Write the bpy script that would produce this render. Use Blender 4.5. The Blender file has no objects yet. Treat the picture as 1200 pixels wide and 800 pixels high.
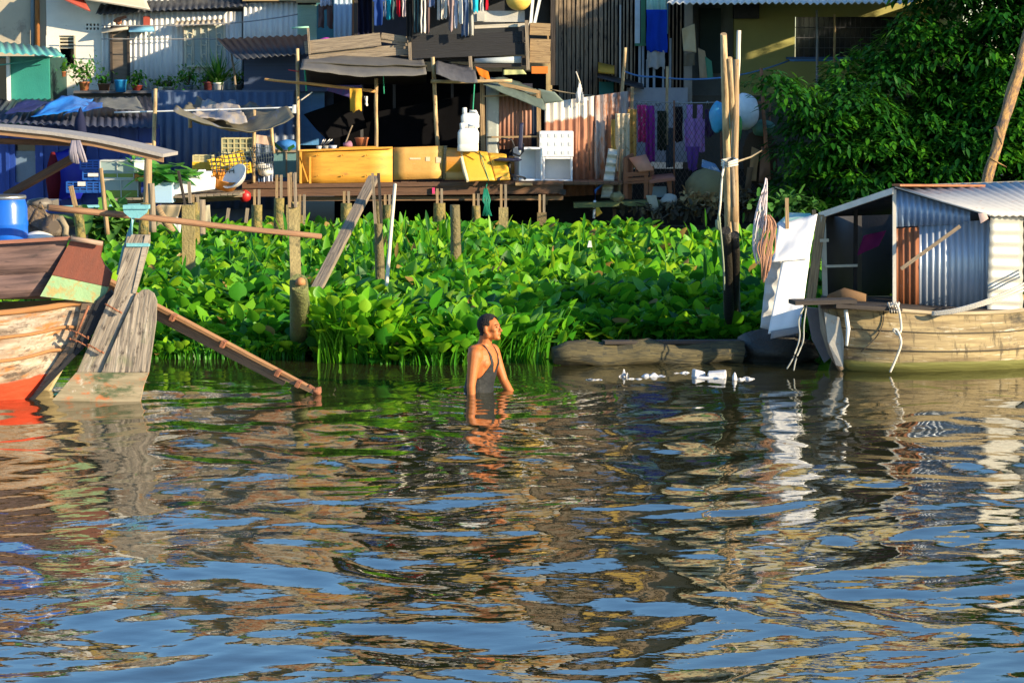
import bpy, math, random
import numpy as np
from mathutils import Vector, Matrix, noise as mnoise
random.seed(7); RS = np.random.RandomState(11)
sc = bpy.context.scene
COL = sc.collection
R = math.radians; PI = math.pi
# ---------------------------------------------------------------- camera, sky, sun, exposure
CAMZ = 2.9; PITCH = R(6.07); F = 3000.0
cam = bpy.data.cameras.new("camera"); camo = bpy.data.objects.new("camera", cam); COL.objects.link(camo)
camo.location = (0, 0, CAMZ); camo.rotation_euler = (PI/2 - PITCH, 0, 0)
cam.lens = 90; cam.sensor_width = 36; cam.clip_start = .1; cam.clip_end = 3000
sc.camera = camo
SUN_EL = R(16); SUN_AZ = math.atan2(.86, -.51)            # measured from +Y towards +X
world = bpy.data.worlds.new("World"); sc.world = world; world.use_nodes = True
wn = world.node_tree; bg = wn.nodes['Background']
sky = wn.nodes.new('ShaderNodeTexSky'); sky.sky_type = 'NISHITA'; sky.sun_disc = False
sky.sun_elevation = SUN_EL; sky.sun_rotation = SUN_AZ; sky.air_density = 1.0; sky.dust_density = .1; sky.ozone_density = 3.0
hs = wn.nodes.new('ShaderNodeHueSaturation'); hs.inputs['Saturation'].default_value = 1.15; hs.inputs['Value'].default_value = 1.12; wn.links.new(sky.outputs[0], hs.inputs['Color']); wn.links.new(hs.outputs[0], bg.inputs[0]); bg.inputs[1].default_value = .122
sl = bpy.data.lights.new("sun", 'SUN'); sl.energy = 5.0; sl.angle = R(.5); sl.color = (1, .81, .53)
so = bpy.data.objects.new("sun", sl); COL.objects.link(so)
sd = Vector((math.sin(SUN_AZ)*math.cos(SUN_EL), math.cos(SUN_AZ)*math.cos(SUN_EL), math.sin(SUN_EL)))
so.rotation_euler = sd.to_track_quat('Z', 'Y').to_euler()
so.location = (20, -20, 20)
vs = sc.view_settings; vs.view_transform = 'Standard'; vs.look = 'None'; vs.exposure = 1.0; vs.gamma = 1; vs.use_curve_mapping = False
# ---------------------------------------------------------------- picture pixel -> world helpers
def ray(px, py):
    dx = (px-600)/F; dy = (400-py)/F; c, s = math.cos(PITCH), math.sin(PITCH)
    return Vector((dx, c + dy*s, -s + dy*c))
def P(px, py, Y):
    r = ray(px, py); t = Y/r.y
    return Vector((r.x*t, Y, CAMZ + r.z*t))
def W(px, py, z=0.0):
    r = ray(px, py); t = (z-CAMZ)/r.z
    return Vector((r.x*t, r.y*t, z))
def V(*a): return Vector(a)
def rnd(a, b): return random.uniform(a, b)
# ---------------------------------------------------------------- mesh builder
class MB:
    def __init__(s): s.v = []; s.f = []; s.uv = []; s.sm = []
    def face(s, idx, uvs, smooth=False):
        s.f.append(tuple(idx)); s.uv.append(uvs); s.sm.append(smooth)
    def beam(s, a, b, w, h=None, up=(0, 0, 1), w2=None):
        a = Vector(a); b = Vector(b); h = w if h is None else h
        d = b-a; L = d.length; d.normalize(); up = Vector(up)
        if abs(d.dot(up)) > .98: up = V(0, 1, 0)
        x = d.cross(up).normalized(); z = x.cross(d).normalized()
        k = len(s.v); o = rnd(0, 9); q = (w2/w) if w2 else 1
        for p, g in ((a, 1), (b, q)):
            for i, j in ((-1, -1), (1, -1), (1, 1), (-1, 1)): s.v.append(p + x*(i*w/2*g) + z*(j*h/2*g))
        for n in range(4):
            m = (n+1) % 4; ww = w if n % 2 == 0 else h; oo = o + n*.37
            s.face((k+m, k+n, k+4+n, k+4+m), [(o, oo+ww), (o, oo), (o+L, oo), (o+L, oo+ww)])
        s.face((k, k+1, k+2, k+3), [(o, o), (o+.02, o), (o+.02, o+h), (o, o+h)])
        s.face((k+7, k+6, k+5, k+4), [(o, o), (o+.02, o), (o+.02, o+h), (o, o+h)])
        return s
    def box(s, x0, x1, y0, y1, z0, z1):
        dx, dy, dz = abs(x1-x0), abs(y1-y0), abs(z1-z0)
        m = max(dx, dy, dz); c = V((x0+x1)/2, (y0+y1)/2, (z0+z1)/2)
        if m == dx: s.beam((x0, c.y, c.z), (x1, c.y, c.z), dy, dz)
        elif m == dz: s.beam((c.x, c.y, z0), (c.x, c.y, z1), dx, dy)
        else: s.beam((c.x, y0, c.z), (c.x, y1, c.z), dx, dz)
        return s
    def pbox(s, x0, y0, x1, y1, Y, d):
        a = P(x0, y1, Y); b = P(x1, y0, Y); return s.box(a.x, b.x, Y, Y+d, a.z, b.z)
    def tube(s, pts, r, n=8, cap=True, wob=0.0, squash=1.0):
        pts = [Vector(p) for p in pts]; N = len(pts)
        rr = r if isinstance(r, (list, tuple)) else [r]*N
        k = len(s.v); L = 0; o = rnd(0, 9); ls = []
        for i, p in enumerate(pts):
            d = (pts[min(i+1, N-1)] - pts[max(i-1, 0)]).normalized()
            up = V(0, 0, 1) if abs(d.z) < .9 else V(1, 0, 0)
            x = d.cross(up).normalized(); y = d.cross(x).normalized()
            if i: L += (p-pts[i-1]).length
            ls.append(L)
            for j in range(n):
                a = 2*PI*j/n; q = rr[i]*(1 + (wob*mnoise.noise(V(j*1.7+o, L*3, o)) if wob else 0))
                s.v.append(p + x*math.cos(a)*q + y*math.sin(a)*q*squash)
        for i in range(N-1):
            for j in range(n):
                m = (j+1) % n; c = 2*PI*max(rr[i], .01)/n
                s.face((k+i*n+j, k+i*n+m, k+(i+1)*n+m, k+(i+1)*n+j), [(o+ls[i], o+c*j), (o+ls[i], o+c*(j+1)), (o+ls[i+1], o+c*(j+1)), (o+ls[i+1], o+c*j)], True)
        if cap:
            s.face([k+j for j in reversed(range(n))], [(o+math.cos(2*PI*j/n)*rr[0], o+math.sin(2*PI*j/n)*rr[0]) for j in range(n)])
            e = k+(N-1)*n
            s.face([e+j for j in range(n)], [(o+math.cos(2*PI*j/n)*rr[-1], o+math.sin(2*PI*j/n)*rr[-1]) for j in range(n)])
        return s
    def pole(s, a, b, r0, r1=None, n=9, wob=.12, seg=8, bend=0.02):
        a = Vector(a); b = Vector(b); r1 = r0 if r1 is None else r1; o = rnd(0, 50)
        pts = []; rs = []
        for i in range(seg+1):
            t = i/seg; q = mnoise.noise_vector(V(o, t*2.2, 0))*bend*(b-a).length*math.sin(PI*t)
            pts.append(a.lerp(b, t)+q); rs.append(r0+(r1-r0)*t)
        return s.tube(pts, rs, n, True, wob)
    def lathe(s, c, prof, n=16, ax=(0, 0, 1), sq=1.0):
        c = Vector(c); ax = Vector(ax).normalized(); up = V(0, 1, 0) if abs(ax.y) < .9 else V(1, 0, 0)
        x = ax.cross(up).normalized(); y = ax.cross(x)
        k = len(s.v)
        for r, h in prof:
            for j in range(n):
                a = 2*PI*j/n; s.v.append(c + ax*h + x*math.cos(a)*r + y*math.sin(a)*r*sq)
        for i in range(len(prof)-1):
            for j in range(n):
                m = (j+1) % n; u0 = prof[i][1]; u1 = prof[i+1][1]; cc = .1
                s.face((k+i*n+j, k+i*n+m, k+(i+1)*n+m, k+(i+1)*n+j), [(cc*j, u0), (cc*j+cc, u0), (cc*j+cc, u1), (cc*j, u1)], True)
        s.face([k+j for j in reversed(range(n))], [(0, 0)]*n)
        e = k+(len(prof)-1)*n; s.face([e+j for j in range(n)], [(0, 0)]*n)
        return s
    def grid(s, fn, nu, nv, t=0.0, smooth=True, su=1.0, sv=1.0, keep=None):
        """fn(u,v)->(point, normal); optional thickness t behind it"""
        k = len(s.v); A = []; B = []
        for j in range(nv+1):
            for i in range(nu+1):
                p, n = fn(i/nu, j/nv); A.append(Vector(p)); B.append(Vector(p)-Vector(n)*t)
        s.v += A; M_ = len(A)
        if t: s.v += B
        def id(i, j): return k + j*(nu+1) + i
        def uv(i, j): return (i/nu*su, j/nv*sv)
        def on(i, j): return 0 <= i < nu and 0 <= j < nv and (keep is None or keep((i+.5)/nu, (j+.5)/nv))
        for j in range(nv):
            for i in range(nu):
                if not on(i, j): continue
                q = [(i, j), (i+1, j), (i+1, j+1), (i, j+1)]
                s.face([id(*a) for a in q], [uv(*a) for a in q], smooth)
                if t:
                    s.face([id(*a)+M_ for a in reversed(q)], [uv(*a) for a in reversed(q)], smooth)
                    for (e0, e1, di, dj) in ((0, 1, 0, -1), (1, 2, 1, 0), (2, 3, 0, 1), (3, 0, -1, 0)):
                        if not on(i+di, j+dj):
                            a, b = q[e0], q[e1]
                            s.face((id(*b), id(*a), id(*a)+M_, id(*b)+M_), [uv(*b), uv(*a), uv(*a), uv(*b)])
        return s
    def sheet(s, c00, c10, c11, c01, nu=1, nv=1, off=None, t=.008, smooth=True, keep=None):
        c00, c10, c11, c01 = map(Vector, (c00, c10, c11, c01))
        n = ((c10-c00).cross(c01-c00)).normalized()
        Lu = ((c10-c00).length + (c11-c01).length)/2; Lv = ((c01-c00).length+(c11-c10).length)/2
        def fn(u, v):
            p = c00*(1-u)*(1-v)+c10*u*(1-v)+c11*u*v+c01*(1-u)*v
            return (p + n*off(u*Lu, v*Lv) if off else p), n
        return s.grid(fn, nu, nv, t, smooth, Lu, Lv, keep)
    def psheet(s, q, Y, nu=1, nv=1, off=None, t=.008, smooth=True, keep=None):
        """q: four picture points bottom-left, bottom-right, top-right, top-left"""
        Ys = Y if isinstance(Y, (list, tuple)) else [Y]*4
        return s.sheet(*[P(a[0], a[1], y) for a, y in zip(q, Ys)], nu, nv, off, t, smooth, keep)
    def corr(s, q, Y, pitch=.1, amp=.016, along='u', t=.004, nv=2, jag=0.0):
        Ys = Y if isinstance(Y, (list, tuple)) else [Y]*4
        c = [P(a[0], a[1], y) for a, y in zip(q, Ys)]
        return s.corrw(c, pitch, amp, along, t, nv)
    def corrw(s, c, pitch=.1, amp=.016, along='u', t=.004, nv=2):
        Lu = (c[1]-c[0]).length; Lv = (c[3]-c[0]).length
        o = rnd(0, 9)
        if along == 'u':
            nu = max(2, min(900, int(Lu/pitch*6)))
            return s.sheet(*c, nu, nv, lambda u, v: amp*math.sin(2*PI*u/pitch) + .012*mnoise.noise(V(u*1.3, v*1.3, o)), t)
        nn = max(2, min(900, int(Lv/pitch*6)))
        return s.sheet(*c, nv, nn, lambda u, v: amp*math.sin(2*PI*v/pitch) + .012*mnoise.noise(V(u*1.3, v*1.3, o)), t)
    def prism(s, pts, Y, t):
        """outline (picture points at depth Y) extruded backwards by t"""
        w = [P(a[0], a[1], Y if len(a) < 3 else a[2]) for a in pts]
        return s.prismw(w, V(0, t, 0))
    def prismw(s, w, ext):
        k = len(s.v); n = len(w); ext = Vector(ext)
        s.v += [Vector(p) for p in w] + [Vector(p)+ext for p in w]
        e1 = (w[1]-w[0]).normalized()
        nn = ext.normalized(); e2 = nn.cross(e1).normalized()
        uv = [((p-w[0]).dot(e1), (p-w[0]).dot(e2)) for p in w]
        s.face(list(range(k, k+n)), uv); s.face([k+n+i for i in reversed(range(n))], list(reversed(uv)))
        for i in range(n):
            j = (i+1) % n; L = (w[j]-w[i]).length; h = ext.length
            s.face((k+j, k+i, k+n+i, k+n+j), [(L, 0), (0, 0), (0, h), (L, h)])
        return s
    def blob(s, c, r, n=10, m=7, jit=.1, seed=0):
        c = Vector(c); r = Vector(r) if hasattr(r, '__len__') else V(r, r, r)
        k = len(s.v)
        for i in range(m+1):
            th = PI*i/m
            for j in range(n):
                ph = 2*PI*j/n; d = V(math.sin(th)*math.cos(ph), math.sin(th)*math.sin(ph), math.cos(th))
                q = 1 + jit*mnoise.noise(d*1.7+V(seed*3.1, seed, 0))*2
                s.v.append(c + V(d.x*r.x, d.y*r.y, d.z*r.z)*q)
        for i in range(m):
            for j in range(n):
                b = (j+1) % n
                s.face((k+i*n+j, k+(i+1)*n+j, k+(i+1)*n+b, k+i*n+b), [(j*.1, i*.1), (j*.1, i*.1+.1), (j*.1+.1, i*.1+.1), (j*.1+.1, i*.1)], True)
        return s
    def build(s, name, mat, parent=None, bevel=0, origin=None):
        me = bpy.data.meshes.new(name)
        o = origin if origin is not None else (Vector(parent['_w']) if parent is not None and '_w' in parent else V(0, 0, 0))
        me.from_pydata([tuple(v-o) for v in s.v], [], s.f)
        uvl = me.uv_layers.new(name="UVMap")
        flat = [c for u in s.uv for p in u for c in p]
        if len(flat) == len(uvl.data)*2: uvl.data.foreach_set('uv', flat)
        me.polygons.foreach_set('use_smooth', s.sm)
        me.materials.append(mat); me.validate(); me.update()
        ob = bpy.data.objects.new(name, me); COL.objects.link(ob)
        if parent is not None:
            ob.parent = parent
            ob['_w'] = tuple(o)
        else: ob.location = o; ob['_w'] = tuple(o)
        if bevel:
            b = ob.modifiers.new('bevel', 'BEVEL'); b.width = bevel; b.segments = 2; b.limit_method = 'ANGLE'
        return ob
def thing(name, label, cat, loc, group=None):
    o = bpy.data.objects.new(name, None); COL.objects.link(o); o.location = loc; o['_w'] = tuple(loc)
    o.empty_display_size = .1
    o['label'] = label; o['category'] = cat
    if group: o['group'] = group
    return o
def one(name, mb, mat, label, cat, group=None, bevel=0, origin=None):
    if origin is None:
        xs = [v.x for v in mb.v]; ys = [v.y for v in mb.v]; zs = [v.z for v in mb.v]
        origin = V((min(xs)+max(xs))/2, (min(ys)+max(ys))/2, min(zs))
    o = mb.build(name, mat, None, bevel, origin)
    o['label'] = label; o['category'] = cat
    if group: o['group'] = group
    return o
def sp(pts, k=5):
    p = [Vector(q) for q in pts]; out = []
    for i in range(len(p)-1):
        a, b, c, d = p[max(i-1, 0)], p[i], p[i+1], p[min(i+2, len(p)-1)]
        for j in range(k):
            f = j/k; out.append(.5*((2*b)+(c-a)*f+(2*a-5*b+4*c-d)*f*f+(-a+3*b-3*c+d)*f**3))
    return out+[p[-1]]
def beams(name, mat_, parent, *bs):
    for b in bs: m = MB(); m.beam(*b); m.build(name, mat_, parent)
def setting(name, mb, mat, kind='structure'):
    o = mb.build(name, mat); o['kind'] = kind; return o
# ---------------------------------------------------------------- materials
MC = {}
def mat(name, c1, c2=None, rough=.7, scale=4, stretch=(1, 1), bump=.15, bscale=40, metal=0, stain=None, band=None, transl=0, coat=0, spec=.5, coord='UV', contrast=.25):
    """procedural surface: two colours by noise, optional stain=(colour, threshold, scale), band=(axis, pos, width, colour)"""
    if name in MC: return MC[name]
    m = bpy.data.materials.new(name); m.use_nodes = True; nt = m.node_tree; N = nt.nodes; L = nt.links
    b = N['Principled BSDF']; tc = N.new('ShaderNodeTexCoord'); mp = N.new('ShaderNodeMapping')
    L.new(tc.outputs[coord], mp.inputs[0]); mp.inputs['Scale'].default_value = (stretch[0], stretch[1], stretch[0] if len(stretch) < 3 else stretch[2])
    def rgb(c): return (c[0], c[1], c[2], 1)
    c2 = c2 or tuple(x*.7 for x in c1)
    n1 = N.new('ShaderNodeTexNoise'); n1.inputs['Scale'].default_value = scale; n1.inputs['Detail'].default_value = 7; n1.inputs['Roughness'].default_value = .65
    L.new(mp.outputs[0], n1.inputs[0])
    r1 = N.new('ShaderNodeValToRGB'); r1.color_ramp.elements[0].position = .5-contrast; r1.color_ramp.elements[1].position = .5+contrast
    r1.color_ramp.elements[0].color = rgb(c2); r1.color_ramp.elements[1].color = rgb(c1)
    L.new(n1.outputs[0], r1.inputs[0]); out = r1.outputs[0]
    def mix(fac, a, bcol):
        x = N.new('ShaderNodeMix'); x.data_type = 'RGBA'; L.new(fac, x.inputs['Factor']); L.new(a, x.inputs['A'])
        if isinstance(bcol, tuple): x.inputs['B'].default_value = rgb(bcol)
        else: L.new(bcol, x.inputs['B'])
        return x.outputs['Result']
    stains = stain if isinstance(stain, list) else ([stain] if stain else [])
    for st in stains:
        n2 = N.new('ShaderNodeTexNoise'); n2.inputs['Scale'].default_value = st[2]; n2.inputs['Detail'].default_value = 9; n2.inputs['Roughness'].default_value = .7
        mp2 = N.new('ShaderNodeMapping'); L.new(tc.outputs[coord], mp2.inputs[0]); mp2.inputs['Location'].default_value = (random.random()*9, random.random()*9, 3)
        if len(st) > 3: mp2.inputs['Scale'].default_value = (st[3][0], st[3][1], 1)
        L.new(mp2.outputs[0], n2.inputs[0])
        r2 = N.new('ShaderNodeMapRange'); r2.inputs['From Min'].default_value = st[1]-.03; r2.inputs['From Max'].default_value = st[1]+.06
        L.new(n2.outputs[0], r2.inputs[0]); out = mix(r2.outputs[0], out, st[0])
    bands = band if isinstance(band, list) else ([band] if band else [])
    for bd in bands:
        sp = N.new('ShaderNodeSeparateXYZ'); L.new(tc.outputs[coord], sp.inputs[0])
        ad = N.new('ShaderNodeMath'); ad.operation = 'MULTIPLY_ADD'; L.new(n1.outputs[0], ad.inputs[0]); ad.inputs[1].default_value = abs(bd[2])*2; 
        L.new(sp.outputs[bd[0]], ad.inputs[2])
        r3 = N.new('ShaderNodeMapRange'); w = abs(bd[2]); pos = bd[1]+w
        if bd[2] < 0: r3.inputs['From Min'].default_value = pos+w*.25; r3.inputs['From Max'].default_value = pos-w*.25
        else: r3.inputs['From Min'].default_value = pos-w*.25; r3.inputs['From Max'].default_value = pos+w*.25
        L.new(ad.outputs[0], r3.inputs[0]); out = mix(r3.outputs[0], out, bd[3])
    L.new(out, b.inputs['Base Color'])
    b.inputs['Roughness'].default_value = rough; b.inputs['Metallic'].default_value = metal
    b.inputs['Specular IOR Level'].default_value = spec
    if coat: b.inputs['Coat Weight'].default_value = coat; b.inputs['Coat Roughness'].default_value = .1
    if bump:
        n3 = N.new('ShaderNodeTexNoise'); n3.inputs['Scale'].default_value = bscale; n3.inputs['Detail'].default_value = 4; L.new(mp.outputs[0], n3.inputs[0])
        bp = N.new('ShaderNodeBump'); bp.inputs['Strength'].default_value = bump; bp.inputs['Distance'].default_value = .02
        L.new(n3.outputs[0], bp.inputs['Height']); L.new(bp.outputs[0], b.inputs['Normal'])
    if transl:
        tr = N.new('ShaderNodeBsdfTranslucent'); L.new(out, tr.inputs[0]); ms = N.new('ShaderNodeMixShader'); ms.inputs[0].default_value = transl
        L.new(b.outputs[0], ms.inputs[1]); L.new(tr.outputs[0], ms.inputs[2]); L.new(ms.outputs[0], N['Material Output'].inputs[0])
    MC[name] = m; return m
def wood(name, c1, c2, **k):
    k.setdefault('stretch', (1.2, 22)); k.setdefault('scale', 2.2); k.setdefault('bump', .5); k.setdefault('bscale', 3); k.setdefault('rough', .8); k.setdefault('contrast', .18)
    return mat(name, c1, c2, **k)
def cloth(name, c, c2=None, **k):
    k.setdefault('rough', .9); k.setdefault('bump', .1); k.setdefault('bscale', 60); k.setdefault('transl', .15); k.setdefault('spec', .2)
    return mat(name, c, c2 or tuple(x*.82 for x in c), **k)
WOOD_GREY = wood('weathered_wood', (.34, .27, .19), (.13, .10, .075), stain=((.06, .05, .04), .62, 3, (1, 4)))
WOOD_TAN = wood('tan_wood', (.44, .30, .15), (.18, .11, .06), stain=((.08, .055, .04), .62, 6, (1.5, 3)))
WOOD_BROWN = wood('brown_wood', (.17, .085, .045), (.07, .035, .022))
WOOD_DARK = wood('dark_wood', (.045, .035, .03), (.018, .014, .013))
WOOD_BLACK = wood('black_painted_wood', (.022, .022, .027), (.012, .012, .014), stain=((.12, .11, .1), .68, 5, (1, 5)))
WOOD_HOUSE = wood('house_plank_wood', (.36, .27, .18), (.12, .09, .065), stain=[((.05, .04, .035), .58, 2.5, (1, 6)), ((.42, .33, .22), .66, 3, (1, 8))])
BAMBOO = wood('bamboo', (.58, .43, .23), (.26, .17, .09), stretch=(1.6, 7), contrast=.13, bump=.8, stain=((.12, .08, .05), .64, 6, (2.5, 2)))
BAMBOO_OR = wood('orange_bamboo', (.62, .34, .12), (.35, .17, .06), stretch=(1, 9))
PILE = mat('mossy_pile', (.32, .24, .06), (.13, .10, .03), scale=7, bump=1, bscale=30, stain=[((.07, .08, .025), .52, 5), ((.04, .035, .02), .6, 9)])
CONC_PILE = mat('concrete_pile', (.36, .29, .12), (.2, .15, .06), scale=5, bump=.6, bscale=35, stain=((.09, .08, .035), .55, 4))
CONCRETE = mat('concrete', (.42, .39, .33), (.28, .26, .22), scale=3)
PLASTER_BEIGE = mat('beige_plaster', (.5, .43, .31), (.38, .33, .25), scale=1.5, bump=.1, stain=((.26, .22, .17), .6, 2))
PLASTER_WHITE = mat('white_plaster', (.82, .78, .70), (.66, .63, .57), scale=2, bump=.1, stain=((.45, .42, .36), .64, 3))
PLASTER_OLIVE = mat('olive_plaster', (.42, .40, .13), (.33, .31, .1), scale=1.2, bump=.06)
PLASTER_CREAM = mat('cream_plaster', (.62, .55, .38), (.42, .35, .22), scale=1.2, bump=.06)
PLASTER_TEAL = mat('teal_paint', (.03, .27, .22), (.02, .2, .17), scale=2, rough=.5)
TIN_WHITE = mat('white_painted_tin', (.80, .78, .74), (.55, .55, .56), rough=.5, scale=2, stretch=(5, .7), stain=[((.33, .2, .12), .68, 4, (6, 1)), ((.5, .5, .52), .6, 3, (4, .5))])
TIN_BLUE = mat('blue_grey_tin', (.10, .15, .25), (.05, .075, .14), rough=.45, scale=2, stretch=(4, .8), stain=((.07, .09, .14), .62, 3, (4, 1)))
TIN_SILVER = mat('galvanised_tin', (.62, .61, .58), (.42, .42, .43), rough=.42, metal=.35, scale=3, stretch=(3, .7), stain=((.32, .24, .17), .66, 5, (2, 1)))
TIN_RUST = mat('rusty_tin', (.38, .14, .05), (.18, .06, .03), rough=.75, scale=3, stretch=(5, .8), stain=((.5, .33, .18), .62, 4, (5, 1)))
TIN_BROWN = mat('brown_tin', (.36, .17, .11), (.24, .11, .075), rough=.6, scale=2, stretch=(4, .5))
TIN_DARK = mat('dark_tin', (.045, .05, .062), (.02, .024, .034), rough=.5, scale=3)
ROOF_NAVY = mat('navy_roof', (.05, .06, .10), (.025, .03, .06), rough=.5, scale=3, stain=((.14, .14, .15), .62, 3))
BLUE_WALL = mat('blue_painted_wall', (.015, .06, .36), (.01, .04, .24), rough=.5, scale=2, stretch=(4, .6))
BLUE_LIGHT = mat('light_blue_door_paint', (.12, .34, .68), (.08, .25, .55), rough=.5, scale=3, stretch=(4, .6))
NAVY_PANEL = mat('slate_blue_board', (.055, .085, .17), (.035, .055, .115), rough=.6, scale=3, stretch=(.6, 4), stain=((.03, .04, .07), .6, 4, (.5, 5)))
BLUE_TARP = mat('bright_blue_tarp', (.03, .24, .72), (.02, .16, .52), rough=.4, scale=5, stain=((.3, .45, .7), .7, 8))
BLACK = mat('black_shade_sheet', (.005, .005, .007), (.003, .003, .004), rough=.9, spec=.1)  # almost no reflectance, standing in for the canopy's shade
RED_PAINT = mat('red_panel', (.42, .07, .04), (.3, .05, .03))
GLASS_DARK = mat('dark_window_glass', (.03, .035, .045), (.02, .022, .03), rough=.12, bump=0)
WHITE_PL = mat('white_plastic', (.82, .82, .80), (.72, .72, .70), rough=.35, bump=.05, spec=.5, stain=((.6, .58, .52), .66, 6))
FOAM = mat('white_foam', (.80, .81, .83), (.66, .68, .72), rough=.8, bump=.3, bscale=120, stain=((.62, .58, .5), .68, 6))
TERRA = mat('terracotta', (.45, .16, .07), (.32, .11, .05))
ROPE_W = mat('pale_rope', (.75, .70, .60), (.55, .48, .38), rough=.9, bump=.4, bscale=90)
BLUE_ROPE = mat('blue_cord', (.10, .3, .7), rough=.6)
GREEN_ROPE = mat('green_cord', (.02, .35, .2), rough=.7)
STEEL = mat('dull_steel', (.5, .5, .5), (.35, .35, .35), rough=.35, metal=.8)
RUST_STEEL = mat('rusty_iron', (.34, .13, .06), (.18, .07, .04), rough=.8, scale=8, bump=.5)
TEAL_STEEL = mat('turquoise_metal_paint', (.22, .52, .56), (.14, .38, .44), rough=.5, scale=6, stain=((.25, .16, .1), .64, 8))
# ---------------------------------------------------------------- setting: water, bank, ground
def np_mesh(name, verts, quads, m, smooth=True, attr=None):
    me = bpy.data.meshes.new(name); nv, nq = len(verts), len(quads); k = quads.shape[1]
    me.vertices.add(nv); me.vertices.foreach_set('co', np.ascontiguousarray(verts, dtype=np.float32).ravel())
    me.loops.add(nq*k); me.loops.foreach_set('vertex_index', np.ascontiguousarray(quads, dtype=np.int32).ravel())
    me.polygons.add(nq); me.polygons.foreach_set('loop_start', np.arange(nq, dtype=np.int32)*k)
    me.polygons.foreach_set('use_smooth', np.full(nq, smooth))
    if attr is not None:
        a = me.attributes.new('rnd', 'FLOAT', 'POINT'); a.data.foreach_set('value', attr.astype(np.float32))
    me.materials.append(m); me.update(calc_edges=True); me.validate()
    ob = bpy.data.objects.new(name, me); COL.objects.link(ob); return ob
def coords(segs):
    out = []
    for a, b, st in segs: out += list(np.arange(a, b, st))
    return np.array(out+[segs[-1][1]])
def make_water():
    xs = coords([(-400, -40, 60), (-40, -10, 3), (-10, -6.2, .1), (-6.2, 6.2, .034), (6.2, 10, .1), (10, 40, 3), (40, 400, 60)])
    ys = coords([(-300, -30, 40), (-30, 5, 2.5), (5, 10.8, .1), (10.8, 18, .026), (18, 26.5, .045), (26.5, 41, .5)])
    X, Y = np.meshgrid(xs, ys); rs = np.random.RandomState(5)
    Xw = X + .22*np.sin(Y*1.3+.6*np.sin(X*.9)) + .12*np.sin(Y*3.1+X*1.1); Yw = Y + .18*np.sin(X*1.1+1)+.1*np.sin(X*2.7+Y*.6)
    Z = np.zeros_like(X)
    def add(n, l0, l1, slope, spread, seed):
        nonlocal Z
        r = np.random.RandomState(seed); H = np.zeros_like(X)
        for i in range(n):
            lam = l0*(l1/l0)**r.rand(); k = 2*PI/lam; th = PI/2 + r.randn()*spread
            H += (slope*math.sqrt(2/n)/k)*np.sin(k*(Xw*math.cos(th)+Yw*math.sin(th))+r.rand()*6.28)
        return H
    big = add(30, .8, 1.7, WAVE[0], 1.0, 1); mid = add(44, .34, .85, WAVE[1], .95, 2); sm = add(40, .12, .34, WAVE[2], .8, 3)
    patch = .55 + .45*np.sin(X*.7+1.3*np.sin(Y*.35))*np.sin(Y*.5+.8*np.sin(X*.5))
    calm = np.clip((25.3-Y)/4.5, 0, 1); A = .10 + .90*calm**1.1
    Z = big*A + mid*A*(.7+.4*patch) + sm*(.25+.75*A)*(.5+.8*patch)
    d = np.hypot(X-MAN[0], (Y-MAN[1])); Z = Z*(1-.5*np.exp(-(d/.5)**2)) + .011*np.cos(d*2*PI/.20)*np.exp(-d/.45)
    dense = (np.abs(X) < 10) & (Y > 5) & (Y < 27); Z = np.where(dense, Z, Z*np.exp(-np.maximum(0, np.abs(X)-10)/5)*.5)
    ny, nx = X.shape; v = np.stack([X, Y, Z], -1).reshape(-1, 3)
    i = np.arange(nx-1); j = np.arange(ny-1); I, J = np.meshgrid(i, j); a = (J*nx+I).ravel()
    q = np.stack([a, a+1, a+nx+1, a+nx], 1)
    m = bpy.data.materials.new('river_water'); m.use_nodes = True; N = m.node_tree.nodes; L = m.node_tree.links; b = N['Principled BSDF']
    b.inputs['Base Color'].default_value = (.026, .026, .010, 1); b.inputs['Roughness'].default_value = .015; b.inputs['IOR'].default_value = 3.0
    b.inputs['Specular IOR Level'].default_value = .5
    tc = N.new('ShaderNodeTexCoord'); n = N.new('ShaderNodeTexNoise'); n.inputs['Scale'].default_value = 5; n.inputs['Detail'].default_value = 3
    mp = N.new('ShaderNodeMapping'); mp.inputs['Scale'].default_value = (1, 1.5, 1); L.new(tc.outputs['Object'], mp.inputs[0]); L.new(mp.outputs[0], n.inputs[0])
    bp = N.new('ShaderNodeBump'); bp.inputs['Strength'].default_value = .05; bp.inputs['Distance'].default_value = .04
    L.new(n.outputs[0], bp.inputs['Height']); L.new(bp.outputs[0], b.inputs['Normal'])
    o = np_mesh('river_water', v, q, m); o['kind'] = 'structure'
MAN = (W(563, 458).x, W(563, 458).y)
WAVE = (.028, .028, .018)
make_water()
MUD = mat('river_mud', (.05, .045, .02), (.02, .02, .012), coord='Object', scale=2, bump=.6, bscale=8)
def ground_fn(u, v):
    x = -14+28*u; y = 25.6 + v*20
    t = min(1, max(0, (y-25.6)/15)); z = -.25 + .42*t + .06*mnoise.noise(V(x*.8, y*.8, 0))
    return V(x, y, z), V(0, 0, 1)
g = MB(); g.grid(ground_fn, 60, 40, 0, True, 28, 20); setting('river_bank', g, MUD)
g = MB(); g.box(-500, 500, 45.6, 900, -.6, .16); setting('ground', g, MUD)
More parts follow.
